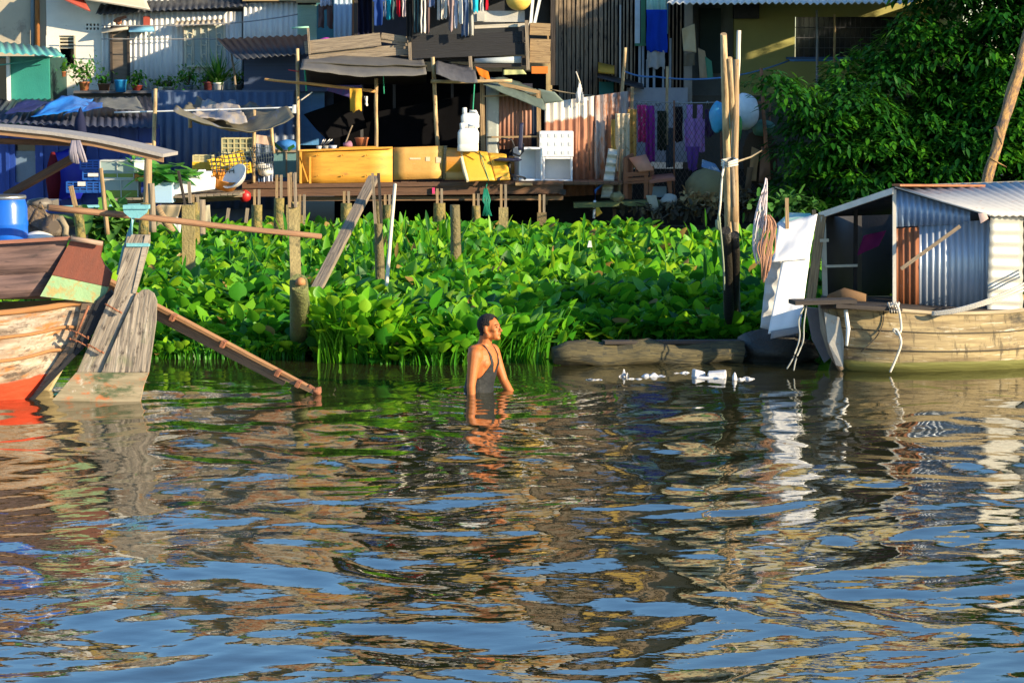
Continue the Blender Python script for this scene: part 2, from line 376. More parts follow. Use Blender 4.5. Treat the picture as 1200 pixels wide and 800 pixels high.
# ---------------------------------------------------------------- leaves
def leaf_material(name, ramp, rough=.35, tr=.4, spec=.5):
    m = bpy.data.materials.new(name); m.use_nodes = True; nt = m.node_tree; N = nt.nodes; L = nt.links; b = N['Principled BSDF']
    at = N.new('ShaderNodeAttribute'); at.attribute_name = 'rnd'; r = N.new('ShaderNodeValToRGB')
    els = r.color_ramp.elements
    while len(els) < len(ramp): els.new(.5)
    for e, (p, c) in zip(els, ramp): e.position = p; e.color = (*c, 1)
    L.new(at.outputs['Fac'], r.inputs[0])
    L.new(r.outputs[0], b.inputs['Base Color']); b.inputs['Roughness'].default_value = rough; b.inputs['Specular IOR Level'].default_value = spec
    t = N.new('ShaderNodeBsdfTranslucent'); hs = N.new('ShaderNodeHueSaturation'); hs.inputs['Hue'].default_value = .48; hs.inputs['Value'].default_value = 1.3
    L.new(r.outputs[0], hs.inputs['Color']); L.new(hs.outputs[0], t.inputs[0])
    ms = N.new('ShaderNodeMixShader'); ms.inputs[0].default_value = tr; L.new(b.outputs[0], ms.inputs[1]); L.new(t.outputs[0], ms.inputs[2])
    L.new(ms.outputs[0], N['Material Output'].inputs[0]); return m
HYA = leaf_material('hyacinth_leaf', [(0, (.010, .10, .008)), (.3, (.045, .25, .010)), (.75, (.17, .44, .014)), (.95, (.34, .54, .02)), (1, (.33, .22, .06))], .42, .40, .35)
TREEL = leaf_material('tree_leaf', [(0, (.006, .045, .008)), (.5, (.015, .11, .008)), (.85, (.085, .30, .014)), (1, (.13, .34, .02))], .5, .3, .25)
def blades(base, az, tilt, length, width, cup, prof, tip_bend=0.0):
    """arrays of blades: base (n,3), az heading, tilt above horizontal; returns verts (n,m,3), quads"""
    n = len(base); T = len(prof); t = np.linspace(0, 1, T)
    d = np.stack([np.cos(az)*np.cos(tilt), np.sin(az)*np.cos(tilt), np.sin(tilt)], -1)
    s = np.stack([-np.sin(az), np.cos(az), np.zeros(n)], -1); nn = np.cross(s, d)*-1
    nn = np.cross(d, s)
    out = np.zeros((n, T, 3, 3))
    for i in range(T):
        cl = base + d*(length*t[i])[:, None] - nn*(-1)*0 + np.array([0, 0, -1.])*(tip_bend*length*t[i]**2)[:, None] if np.ndim(tip_bend) else base + d*(length*t[i])[:, None] + np.array([0, 0, -1.])*(tip_bend*length*t[i]**2)[:, None]
        w = (width*prof[i]/2)[:, None]
        out[:, i, 1] = cl
        out[:, i, 0] = cl - s*w - nn*(cup[:, None]*w)*-1
        out[:, i, 2] = cl + s*w + nn*(cup[:, None]*w)
    m = T*3; q = []
    for i in range(T-1):
        for c in range(2): q.append((i*3+c, i*3+c+1, (i+1)*3+c+1, (i+1)*3+c))
    return out.reshape(n, m, 3), np.array(q)
def merge(parts, rn):
    vs_, qs, at = [], [], []; k = 0
    for (v, q), r in zip(parts, rn):
        n, m, _ = v.shape
        vs_.append(v.reshape(-1, 3)); qs.append((q[None]+(np.arange(n)*m)[:, None, None]).reshape(-1, 4)+k); at.append(np.repeat(r, m)); k += n*m
    return np.concatenate(vs_), np.concatenate(qs), np.concatenate(at)
def plants(name, bx, by, bz, h, size, r, m, petw=.018, spread=.5, up=1.0, elong=1.15, droop=.1, az=None):
    n = len(bx); az = r.rand(n)*2*PI if az is None else az
    out = h*(.15+spread*r.rand(n))
    base = np.stack([bx, by, bz], -1); tip = base + np.stack([np.cos(az)*out, np.sin(az)*out, h], -1)
    # stalk: crossing strips from base to tip
    side = np.stack([-np.sin(az), np.cos(az), np.zeros(n)], -1); vst = np.zeros((n, 3, 3, 3)); ww = petw*(.7+.6*r.rand(n))
    for i, t in enumerate((0, .5, 1)):
        cl = base + (tip-base)*t; cl[:, :2] = base[:, :2] + (tip-base)[:, :2]*t**1.8
        w = (ww*(1.5-t*.8))[:, None]
        vst[:, i, 1] = cl + np.stack([np.cos(az), np.sin(az), np.zeros(n)], -1)*w*-.5; vst[:, i, 0] = cl - side*w/2; vst[:, i, 2] = cl + side*w/2
    q3 = np.array([(i*3+c, i*3+c+1, (i+1)*3+c+1, (i+1)*3+c) for i in range(2) for c in range(2)])
    tilt = np.clip(r.randn(n)*.42+.75*up, -.3, 1.5); width = size*(.75+.5*r.rand(n))
    bl = blades(tip, az, tilt, width*elong*(.85+.3*r.rand(n)), width, .18+.35*r.rand(n), [.22, .82, 1, .93, .62, .12], droop*r.rand(n))
    rn = np.clip(r.rand(n)**1.1*.93 + (r.rand(n) > .98)*1.0, 0, 1)
    return merge([(vst.reshape(n, 9, 3), q3), bl], [np.clip(rn*.3+.12, 0, .9), rn])
def noise2(x, y, s, o=0): return np.array([mnoise.noise(V(a*s, b*s, o)) for a, b in zip(x, y)])
def make_hyacinths():
    r = np.random.RandomState(3); V_, Q_, A_ = [], [], []; k = 0
    def push(t):
        nonlocal k
        V_.append(t[0]); Q_.append(t[1]+k); A_.append(t[2]); k += len(t[0])
    # front edge of the mat follows the picture
    ex = [0, 150, 200, 330, 420, 470, 540, 600, 640, 700, 780, 830, 860, 900, 960, 1100, 1300]; ey = [405, 412, 414, 418, 424, 426, 424, 418, 404, 402, 402, 404, 406, 404, 404, 404, 400]
    N = 44000; y = 24.6 + 17.2*r.rand(N)**1.15; x = (r.rand(N)*1450-60-600)/F*y*1.01
    px = x/y*F+600; edge = np.array([W(600, e).y for e in np.interp(px, ex, ey)]) + .35*noise2(x, y*0, 1.3)
    ok = (y > edge) & ~((np.abs(px-352) < 26) & (y < 26.4)); hn = noise2(x, y, .55, 3)*.5+noise2(x, y, 1.6, 5)*.3
    ok &= ~((y > 39.5) & (px > 760)) 
    ok &= ~((y > 36) & (px < 175))
    x, y, px, edge, hn = x[ok], y[ok], px[ok], edge[ok], hn[ok]; n = len(x)
    fr = np.clip((y-edge)/1.2, 0, 1)
    h = (.17 + .20*r.rand(n) + .26*hn)*(.45+.55*fr); h = np.clip(h, .05, .55)*np.clip(1.15-(y-26)/40, .8, 1.1)
    size = (.095 + .085*r.rand(n))*(1+.25*hn)
    grass = (px > 380) & (px < 540) & (y > 31.5) & (r.rand(n) < .45)
    z0 = np.clip((y-27)/14, 0, 1)*.08
    g = ~grass
    push(plants('h', x[g], y[g], z0[g], h[g], size[g], r, HYA))
    push(plants('h', x[grass], y[grass], z0[grass], h[grass]*.8, size[grass]*.55, r, HYA, up=1.5, elong=3.2))
    # tall clump at the front edge, leaf colour raised to look sunlit; smaller tufts
    for cx, cy, sp, cnt, hh in ((408, 421, .28, 170, .52), (445, 422, .2, 40, .3), (548, 420, .35, 130, .32), (590, 416, .2, 50, .33), (520, 424, .2, 40, .2), (625, 408, .15, 20, .4)):
        c = W(cx, cy+6); bx = c.x+r.randn(cnt)*sp; bx = np.where((bx-c.x < -.3) & (cx == 408), bx+.5, bx); by = c.y+np.abs(r.randn(cnt))*sp*.6+.1
        tf = (plants('h', bx, by, np.zeros(cnt), hh*(.55+.6*r.rand(cnt)), .10+.07*r.rand(cnt), r, HYA, up=1.1, az=np.arctan2(by-c.y-.3, bx-c.x)+r.randn(cnt)*.6)); push((tf[0], tf[1], np.clip(tf[2]*.7+(.32 if cx == 408 else .15), 0, .95)))
    cnt = 3600; pxx = 165+720*r.rand(cnt); ee = np.array([W(600, e).y for e in np.interp(pxx, ex, ey)]); yy = ee-.12+.75*r.rand(cnt); xx = (pxx-600)/F*yy; kk = ~((np.abs(pxx-352) < 14) & (yy < 26)) & ~((pxx > 640) & (yy < 25.6)); xx, yy = xx[kk], yy[kk]; cnt = len(xx)
    push(plants('h', xx, yy, np.zeros(cnt), .03+.22*r.rand(cnt)*np.clip((r.rand(cnt)+.2), 0, 1), .09+.09*r.rand(cnt), r, HYA, up=.7))
    # small floating plants along the waterline at the left
    cnt = 900; pxx = 165+190*r.rand(cnt); yy = np.array([W(600, 421-26*v**2).y for v in r.rand(cnt)]); xx = (pxx-600)/F*yy
    push(plants('h', xx, yy, np.zeros(cnt), .05+.1*r.rand(cnt), .05+.04*r.rand(cnt), r, HYA))
    # long fallen stalks
    cnt = 120; yy = 28+8*r.rand(cnt); xx = (200+700*r.rand(cnt)-600)/F*yy
    push(plants('h', xx, yy, np.full(cnt, .05), .35+.4*r.rand(cnt), np.full(cnt, .05), r, HYA, petw=.012, up=1.5, elong=5))
    o = np_mesh('water_hyacinth', np.concatenate(V_), np.concatenate(Q_), HYA, True, np.concatenate(A_)); o['kind'] = 'stuff'
    o['label'] = 'dense green mat of water hyacinth floating along the bank'; o['category'] = 'water plants'
    # matted roots and dead stalks under the leaves
    def fn(u, v):
        pxx = -80 + 1400*u; e = W(600, float(np.interp(pxx, ex, ey))).y + .25; yy = e + (41.2-e)*v; xx = (pxx-600)/F*yy
        return V(xx, yy, .0 + .05*min(1, v*20) + .05*mnoise.noise(V(xx*3, yy*3, 0)) - (.08 if v == 0 else 0)), V(0, 0, 1)
    g = MB(); g.grid(fn, 120, 80, 0, True, 14, 16)
    setting('plant_litter', g, mat('plant_litter', (.035, .05, .015), (.012, .02, .006), coord='Object', scale=8, bump=1, bscale=30), 'stuff')['label'] = 'dark mat of roots and rotting stalks under the hyacinth'
make_hyacinths()
# ---------------------------------------------------------------- trees
BARK = mat('tree_bark', (.12, .09, .06), (.06, .045, .03), scale=4, stretch=(2, 8), bump=.8)
def tree(name, label, cx, cy, z0, lobes, trunk_r, nclump, leaves, seed, lsize=.17, extra=None, sprays=None):
    r = np.random.RandomState(seed)
    t = thing(name, label, 'tree', (cx, cy, z0))
    w = MB(); top = V(cx+.3, cy, lobes[0][2]-.3)
    w.pole((cx, cy, z0-.3), top, trunk_r, trunk_r*.55, 10, .15, 8, .05)
    for lb in lobes:
        c = V(*lb[:3]); w.pole(V(cx, cy, z0).lerp(top, .45+.35*r.rand()), c, trunk_r*.4, .03, 6, .1, 6, .09)
    w.build('trunk', BARK, t)
    # clumps spread on and in the crown lobes
    tips = []; dirs = []
    vol = np.array([lb[3]*lb[4]*lb[5] for lb in lobes]); pr = vol**.67; pr /= pr.sum()
    for i in range(nclump):
        lb = lobes[r.choice(len(lobes), p=pr)]; d = r.randn(3); d /= np.linalg.norm(d)
        if d[1] > .35: d[1] = -d[1]
        rad = .35+.72*r.rand()**.55
        p = np.array(lb[:3]) + d*np.array(lb[3:6])*rad; tips.append(p); dirs.append(d)
    if sprays:
        for p in sprays: tips.append(np.array(p)); dirs.append(np.array([-.7, -.6, .1]))
    tips = np.array(tips); dirs = np.array(dirs); nt = len(tips)
    per = leaves//nt; n = nt*per; idx = np.repeat(np.arange(nt), per)
    # each clump is an umbrella of drooping leaves on a few twigs
    a = r.rand(n)*2*PI; rad = .05+.34*np.sqrt(r.rand(n)); cs = (.7+.6*r.rand(nt))[idx]
    base = tips[idx] + np.stack([np.cos(a)*rad*cs, np.sin(a)*rad*cs, .16*cs-1.3*rad**2*cs + r.randn(n)*.05], -1)
    az = a + r.randn(n)*.5; tilt = -.3 + r.randn(n)*.4
    cl = blades(base, az, tilt, lsize*(.8+.6*r.rand(n)), lsize*.46*(.8+.4*r.rand(n)), .1+.2*r.rand(n), [.2, 1, .75, .08], .25*r.rand(n))
    rc = r.rand(nt)[idx]*.6+r.rand(n)*.35 + (r.rand(n) > .985)*.2
    v, q, at = merge([cl], [np.clip(rc, 0, 1)])
    o = np_mesh('crown', v-np.array([cx, cy, z0]), q, TREEL, True, at); o.parent = t
    return t
x40 = lambda px, Y=41.0: (px-600)/F*Y
tree('broadleaf_tree', 'large dark green tree overhanging the bank behind the tin boat cabin', 7.2, 42.2, .15,
     [(8.2, 42.0, 3.9, 1.7, 1.6, 1.6), (6.3, 41.8, 2.3, 1.3, 1.2, .9), (5.3, 41.3, 1.9, .95, .8, .8), (9.2, 41.7, 2.6, 2.0, 1.5, 1.5), (6.6, 41.2, 1.2, 1.8, 1.0, 1.0), (8.2, 41.2, 1.3, 1.8, 1.2, 1.2),
      (7.9, 42.3, 4.4, 1.3, 1.4, 1.2), (9.2, 42.2, 4.4, 1.6, 1.6, 1.6), (10.8, 42.3, 4.6, 2.0, 1.6, 1.5), (11.0, 41.8, 3.6, 1.8, 1.6, 2.2), (8.2, 41.4, 2.2, 1.6, 1.1, 1.2), (5.5, 42.2, 1.0, 1.3, .8, .8), (7.2, 41.6, 1.7, 1.5, .9, 1.0), (8.6, 42.6, 5.2, 1.5, 1.2, 1.0), (9.6, 41.6, 1.2, 1.4, .9, 1.0), (12.0, 42.6, 6.4, 2.0, 1.5, 1.8), (6.7, 41.9, 3.0, .9, .9, .8)],
     .22, 1500, 120000, 21, .14, sprays=[tuple(P(a, b, 40.4)) for a, b in ((900, 97), (912, 108), (918, 98), (935, 110), (925, 122), (945, 128), (990, 125), (1010, 125))])


tree('reflection_tree', 'unseen bushy tree added behind the shack for the river reflections', -1.4, 50.6, .1,
     [(-1.4, 50.4, 5.9, 1.6, 1.2, 1.0), (-2.6, 50.4, 5.4, 1.0, .9, .7), (.1, 50.4, 5.5, 1.0, .9, .7)], .15, 160, 12000, 23, .2)  # out of view; added to bring green into the river's reflections
# ---------------------------------------------------------------- buildings (far left to right)
def wall_px(mb, x0, x1, y0, y1, Y, t, ops=()):
    """wall facing the river with rectangular openings given in picture points"""
    xs = sorted({x0, x1, *[o[0] for o in ops], *[o[2] for o in ops]}); ys = sorted({y0, y1, *[o[1] for o in ops], *[o[3] for o in ops]})
    for j in range(len(ys)-1):
        run = None
        for i in range(len(xs)):
            hole = i == len(xs)-1 or any(o[0] <= xs[i] and xs[i+1] <= o[2] and o[1] <= ys[j] and ys[j+1] <= o[3] for o in ops)
            if not hole and run is None: run = xs[i]
            if hole and run is not None: mb.pbox(run, ys[j], xs[i], ys[j+1], Y, t); run = None
    return mb
def Zof(py, Y): return P(600, py, Y).z
def Xof(px, Y): return P(px, 300, Y).x
def building(name, label, x0, x1, Y, cat='house'): return thing(name, label, cat, (Xof((x0+x1)/2, Y), Y, .15))
TOP = -250      # picture height of eaves out of frame
# 1 beige plaster house
h = building('plaster_house', 'tall beige plaster house at the far left behind the teal hut', -70, 55, 48.8)
wall_px(MB(), -90, 54, TOP, 130, 48.8, 3).build('wall', PLASTER_BEIGE, h)
m = MB(); m.psheet([(-100, TOP+6), (62, TOP+6), (62, TOP-26), (-100, TOP-26)], [48.6, 48.6, 52, 52], 1, 1, None, .05); m.build('roof', TIN_RUST, h)
m = MB(); m.tube([P(38, -140, 48.7), P(38.5, 58, 48.7)], .04, 8); m.build('drainpipe', mat('blue_grey_pipe', (.2, .28, .36)), h)
m = MB(); m.tube([P(43, -140, 48.65), P(44, 55, 48.65)], .045, 8); m.build('drainpipe', mat('orange_rust_pipe', (.42, .17, .05)), h)
# 2 white plaster house with dark window
h = building('whitewashed_house', 'sunlit whitewashed house with vent blocks and a dark shuttered window', 55, 120, 48.65)
vents = [(101+k*4.2, 28+j*4.6, 103.4+k*4.2, 30.6+j*4.6) for j in range(2) for k in range(4)]
wall_px(MB(), 54.5, 121, TOP+20, 112, 48.65, .18, [(69, 42, 88, 80)] + vents).build('wall', PLASTER_WHITE, h)
MB().pbox(55, TOP+20, 121, 112, 49.4, 2).build('wall', GLASS_DARK, h)
m = MB(); [m.pbox(69, y, 88, y+2.2, 48.7, .05) for y in range(43, 56, 4)]; m.pbox(87, 42, 88.4, 80, 48.63, .05); m.pbox(69, 78.6, 88, 80, 48.63, .05)
m.build('window', mat('louvre_cream', (.55, .5, .38)), h)
m = MB(); m.psheet([(55, TOP+30), (122, TOP+30), (122, TOP), (55, TOP)], [48.6, 48.6, 52, 52], 1, 1, None, .05); m.build('roof', TIN_BROWN, h)
AWN = mat('striped_awning_sheet', (.66, .58, .46), (.56, .48, .38), scale=2, rough=.6, stain=((.42, .12, .06), .63, .8, (.25, .03)))
m = MB(); q = [P(68, -7, 47.9), P(176, 11, 47.9), P(170, -12, 48.8), P(58, -40, 48.8)]
m.sheet(*q, 24, 6, lambda u, v: -.10*math.sin(PI*min(1, v/1.7)), .03)
one('curved_awning', m, AWN, 'curved beige and red awning sheet over the whitewashed house', 'awning')
m = MB(); q = [P(72, -2.5, 47.85), P(106, 13, 47.85), P(92, -12, 48.3), P(58, -16, 48.3)]; m.sheet(*q, 8, 4, None, .02)
one('awning_patch', m, RED_PAINT, 'dull red sheet lying on the curved beige awning', 'awning')
# 3 white corrugated house
h = building('corrugated_house', 'white corrugated metal house with a scroll grille window and dark door', 118, 285, 48.6)
m = MB(); m.corr([(119, 108), (284, 108), (284, 14), (119, 14)], 48.6, .10, .018); m.corr([(119, 10), (284, 10), (284, -20), (119, -20)], 48.75, .10, .018)
m.build('wall', TIN_WHITE, h)
MB().pbox(119, -228, 284, -20, 48.7, .1).build('wall', mat('brown_grey_plaster', (.46, .38, .26), (.3, .24, .17)), h)
MB().pbox(120, -228, 283, 108, 48.9, 3.2).build('wall', TIN_DARK, h)
m = MB(); m.corr([(112, 17), (290, 7), (290, -4), (118, 4)], [48.3, 48.3, 48.7, 48.7], .12, .015); m.build('roof', TIN_DARK, h)
m = MB(); m.corr([(112, -224), (292, -224), (292, -252), (112, -252)], [48.0, 48.0, 51, 51], .12, .02); m.build('roof', TIN_RUST, h)
d = MB(); d.pbox(131, 34, 149.5, 96, 48.5, .05); d.build('door', wood('grey_door', (.2, .15, .11), (.1, .08, .06), stretch=(6, 1)), h)
m = MB(); m.pbox(129.5, 32, 131, 98, 48.45, .1); m.pbox(149.5, 32, 151, 98, 48.45, .1); m.pbox(129.5, 31, 151, 34, 48.45, .1); m.build('door_frame', WOOD_DARK, h)
m = MB(); m.psheet([(119, 38), (150, 34), (150, 30), (119, 33)], [48.35, 48.35, 48.5, 48.5], 1, 1, None, .02); m.build('awning', mat('cream_sheet', (.55, .5, .42)), h)
m = MB(); m.psheet([(151, 36), (181, 36), (179, 30), (153, 30)], [48.3, 48.3, 48.55, 48.55], 1, 1, None, .03); m.build('awning', mat('sky_blue_board', (.2, .5, .75)), h)
w = MB(); w.pbox(217, 30, 262, 77, 48.45, .06); wo = w.build('window', mat('grey_green_shutter', (.42, .47, .43), (.3, .35, .33), stretch=(8, .5)), h)
m = MB(); m.pbox(216, 29, 218, 79, 48.42, .08); m.pbox(262, 29, 264, 79, 48.42, .08); m.pbox(216, 77, 264, 79, 48.4, .1)
for x in (226, 235, 244, 253): m.pbox(x, 30, x+1, 77, 48.4, .04)
m.build('window_frame', mat('cream_frame', (.62, .56, .42)), wo)
m = MB()
for cx in (222, 239, 257):                                                  # scroll grille
    for cy, rr, a0, a1 in ((42, 3.2, -.6, 4.2), (51, 2.6, 2.4, 7.2), (66, 2.4, -.4, 4.4)):
        m.tube([P(cx+rr*math.cos(a0+(a1-a0)*k/9), cy-rr*math.sin(a0+(a1-a0)*k/9), 48.36) for k in range(10)], .011, 5)
    m.tube([P(cx+3, 40, 48.36), P(cx+3, 76, 48.36)], .01, 5)
m.build('grille', mat('cream_iron', (.7, .64, .48)), wo)
m = MB(); m.corr([(203, 31), (265, 27), (263, 22), (206, 25)], [48.25, 48.25, 48.5, 48.5], .1, .014); m.build('awning', mat('old_cream_tin', (.5, .43, .34), stain=((.3, .16, .1), .6, 6)), h)
m = MB(); m.pbox(168, 19, 175, 30, 48.5, .05); m.build('patch', RED_PAINT, h)
m = MB(); m.tube([P(134, 25, 48.4), P(139, 22, 48.3), P(148, 20, 48.3)], .03, 6); m.lathe(P(139, 26, 48.35), [(.0, -.06), (.06, -.03), (.06, .04), (0, .07)], 8); m.build('wall_lamp', RUST_STEEL, h)
# two ledge shelf and plants in pots
m = MB(); m.pbox(86, 106.5, 292, 109.5, 46.6, 1.9); m.pbox(86, 109.5, 292, 114, 46.9, .08)
one('plant_ledge', m, mat('grey_ledge', (.12, .12, .13), (.06, .06, .07), stain=((.35, .35, .33), .62, 4)), 'long dark ledge carrying the potted plants along the corrugated house', 'shelf')
PLANTL = leaf_material('pot_plant_leaf', [(0, (.02, .12, .012)), (.6, (.05, .24, .02)), (1, (.18, .42, .03))], .4, .35)
def potplant(name, label, px, py, Y, wpx, hpx, material, fol, seed, palm=False, n=140, sz=.09, open_=0, cat='potted plant'):
    b = P(px, py, Y); r0 = wpx/2/F*Y; h = hpx/F*Y; t = thing(name, label, cat, b, 'potted plants on the ledge')
    MB().lathe(b, [(r0*.72, 0), (r0*.95, h*.85), (r0*1.06, h*.86), (r0*1.06, h), (r0*.9, h), (r0*.85, h*.88), (0.001, h*.87)], 14).build('pot', material, t)
    r = np.random.RandomState(seed); fh = fol/F*Y
    if palm:
        az = r.rand(n)*2*PI; tl = .5+r.rand(n)*.9; base = np.array(b)+np.array([0, 0, h*.8])+r.randn(n, 3)*[.03, .03, .02]
        v, q = blades(base, az, tl, fh*(.6+.6*r.rand(n)), np.full(n, .04), np.full(n, .1), [.4, 1, .8, .5, .1], .5*r.rand(n)); v, q, at = merge([(v, q)], [r.rand(n)])
    else:
        s = r.randn(n, 3)*[fh*.42, fh*.35, fh*.3]+np.array(b)+[0, 0, h+fh*.45]; az = r.rand(n)*2*PI
        v, q = blades(s, az, r.randn(n)*.6+.2, sz*(.7+.6*r.rand(n)), sz*.5*(.7+.6*r.rand(n)), np.full(n, .2), [.2, .9, 1, .7, .1], .3*r.rand(n)); v, q, at = merge([(v, q)], [r.rand(n)])
        st = MB()
        for k in range(6): st.tube([b+V(0, 0, h*.8), b+V(rnd(-.5, .5)*fh, rnd(-.3, .3)*fh, h+fh*rnd(.4, .9))], .006, 5)
        st.build('stem', BARK, t)
    o = np_mesh('foliage', v-np.array(b), q, PLANTL, True, at); o.parent = t
    return t
potplant('potted_plant', 'bushy plant in a terracotta pot at the left end of the ledge', 99, 108, 46.9, 13, 12, TERRA, 26, 1, n=260)
potplant('potted_plant', 'small sprig in a wide brown pot beside the blue bucket', 122, 108, 46.9, 15, 10, mat('brown_pot', (.2, .1, .06)), 10, 2, n=60)
potplant('potted_plant', 'trailing green plant in a dark red pot right of the blue bucket', 161, 108, 46.9, 13, 8, mat('dark_red_pot', (.28, .04, .03)), 14, 3, n=160)
potplant('potted_plant', 'low herb in a white tub on the ledge', 188, 108, 46.9, 9, 6, WHITE_PL, 11, 4, n=80)
potplant('potted_plant', 'low herb in a pale grey tub on the ledge', 199, 108, 46.9, 8, 6, mat('grey_pot', (.4, .42, .44)), 9, 5, n=70)
potplant('potted_plant', 'leafy green plant in a blue pot under the grille window', 221, 108, 46.9, 12, 8, mat('blue_pot', (.12, .22, .35)), 20, 6, n=220)
potplant('potted_plant', 'dark red pot with small leaves left of the palm', 244, 107, 46.7, 12, 11, mat('maroon_pot', (.15, .03, .03)), 10, 7, n=70)
potplant('potted_palm', 'spiky palm in a white pot near the right end of the ledge', 256, 107, 46.7, 13, 10, WHITE_PL, 44, 8, True, 110)
potplant('potted_plant', 'small plant in a grey pot at the right end of the ledge', 280, 108, 46.9, 10, 9, mat('slate_pot', (.1, .11, .13)), 14, 9, n=110)
potplant('potted_plant', 'yellow green sprig by the dark window of the whitewashed house', 74, 90, 48.2, 8, 6, TERRA, 10, 10, n=70)
m = MB().lathe(P(141.5, 108, 46.6), [(.09, 0), (.112, .2), (.12, .205), (.12, .22), (.104, .22), (.1, .19), (.001, .18)], 18)
one('bucket', m, mat('blue_bucket_plastic', (.03, .32, .72), rough=.35), 'light blue plastic bucket on the plant ledge', 'bucket')
m = MB(); m.pole(P(271, 62, 46.5), P(277, 108, 46.5), .02, .022); one('awning_prop', m, WOOD_GREY, 'thin grey pole propping the left corner of the dark awning', 'pole')
# 4 second corrugated house behind the slate blue room
h = building('corrugated_house', 'white corrugated upper wall with a green louvre window above the slate blue room', 284, 415, 48.2)
m = MB(); m.corr([(285, 62), (349, 62), (349, 2), (285, 4)], 48.5, .10, .018); m.build('wall', TIN_WHITE, h); MB().pbox(285, -210, 415, -3, 48.35, .1).build('wall', mat('brown_grey_plaster', (.34, .28, .2)), h)
m = MB(); m.corr([(391, 66), (416, 66), (416, -4), (391, -4)], 48.42, .10, .014); m.build('wall', mat('pale_blue_tin', (.45, .58, .72), (.35, .48, .64), stretch=(5, 1)), h)
w = MB(); w.pbox(349, 6, 371, 64, 48.45, .05); [w.pbox(350, 8+k*2.4, 370, 9.2+k*2.4, 48.42, .03) for k in range(14)]
w.build('window', mat('green_louvre', (.36, .52, .42), (.28, .42, .35)), h)
MB().pbox(286, -208, 414, 66, 48.6, 3).build('wall', TIN_DARK, h)
m = MB(); m.pbox(371, -5, 391, 50, 48.45, .1); m.build('panel', mat('teal_panel', (.05, .2, .26)), h)
m = MB(); m.pbox(284, -2, 375, 1.5, 48.3, .1); m.pbox(347, 0, 375, 3.5, 48.25, .1); m.build('fascia', mat('ochre_board', (.4, .28, .13)), h)
m = MB(); m.corr([(280, -204), (440, -204), (440, -235), (280, -235)], [47.6, 47.6, 51, 51], .12, .02); m.build('roof', TIN_SILVER, h)
m = MB(); m.beam(P(415.5, 60, 47.5), P(415.5, -80, 47.5), .09, .09); one('corner_post', m, mat('brown_post', (.28, .13, .07)), 'brown corner post between the pale blue wall and the balcony', 'post')
# slate blue room with dark awning and light blue doors
h = building('slate_blue_room', 'slate blue boarded room with light blue folding doors below', 286, 390, 46.6, 'shed')
MB().pbox(286, 58, 392, 108, 46.6, 2.2).build('wall', NAVY_PANEL, h)
m = MB()
for k in range(6): m.pbox(289+k*15.3, 107.5, 303.6+k*15.3, 170, 46.75+.02*(k % 2), .05)
m.build('door', BLUE_LIGHT, h)
MB().pbox(284, 104, 394, 107.5, 46.5, 1.5).build('sill', NAVY_PANEL, h)
MB().pbox(286, 108, 392, 215, 46.95, 1.6).build('wall', NAVY_PANEL, h)
m = MB(); m.corr([(278, 70), (366, 62), (360, 41), (254, 46)], [45.6, 45.9, 46.7, 46.5], .12, .018)
one('corrugated_awning', m, TIN_DARK, 'dark corrugated awning over the slate blue room', 'awning')
# 5 teal hut
h = building('teal_hut', 'teal painted hut with a white framed window at the left edge', -40, 57, 46.2, 'hut')
wall_px(MB(), -60, 57, 66, 150, 46.2, .12, [(-30, 68, 9, 124)]).build('wall', PLASTER_TEAL, h)
MB().pbox(-60, 67, 56, 240, 46.7, 2).build('wall', mat('dark_teal', (.01, .06, .055)), h)
m = MB(); m.pbox(-30, 68, 9, 124, 46.5, .03); g = m.build('window', GLASS_DARK, h)
m = MB(); m.pbox(8.2, 66, 11, 125, 46.1, .08); m.pbox(-30, 121.5, 8.2, 125, 46.1, .08); m.build('window_frame', WHITE_PL, g)
m = MB(); m.corr([(-20, 60), (76, 67), (66, 56), (-20, 47)], [45.2, 45.2, 46.9, 46.9], .14, .014); m.build('roof', mat('pale_teal_roof', (.12, .42, .40), (.08, .33, .32), rough=.5), h)
m = MB(); m.tube([P(-5, 77, 45.9), P(20, 74, 45.9), P(76, 65, 45.9)], .012, 5); one('green_cable', m, mat('green_cable', (.1, .45, .35)), 'thin green cable under the teal hut roof', 'cable')
# 6 low blue house
h = building('blue_boarded_house', 'blue boarded house under a low dark roof behind the left boat', 0, 185, 44.6)
wall_px(MB(), -60, 186, 146, 250, 44.6, .1, [(17, 168, 42, 214)]).build('wall', BLUE_WALL, h)
MB().pbox(17, 168, 42, 177, 44.75, .03).build('door', GLASS_DARK, h)
m = MB(); m.pbox(17, 177, 42, 214, 44.7, .03); m.build('window', mat('dusty_blue_glass', (.16, .24, .36), rough=.25), h)
m = MB(); [m.pbox(x, 147, x+1.6, 248, 44.55, .05) for x in (8, 48, 66, 92, 113, 138, 160)]; m.build('batten', BLUE_WALL, h)
m = MB(); m.corr([(-60, 142), (186, 150), (176, 113), (-30, 118)], [43.7, 43.7, 46.2, 46.2], .12, .016); m.build('roof', ROOF_NAVY, h)
MB().pbox(-60, 150, 180, 250, 45, 1.5).build('wall', BLUE_WALL, h)
def rag(name, q, Y, m_, label, cat, amp=.03, group=None, t=.006, nu=16, nv=12):
    o = rnd(0, 99); b = MB(); b.psheet(q, Y, nu, nv, lambda u, v: amp*(mnoise.noise(V(u*4, v*2.5, o))+.5*mnoise.noise(V(u*11, v*6, o))), t)
    return one(name, b, m_, label, cat, group)
rag('tarpaulin', [(36, 137), (98, 129), (110, 117), (72, 112)], [43.75, 43.75, 44.6, 44.6], BLUE_TARP, 'bright blue plastic sheet lying on the low dark roof', 'tarpaulin', .05)
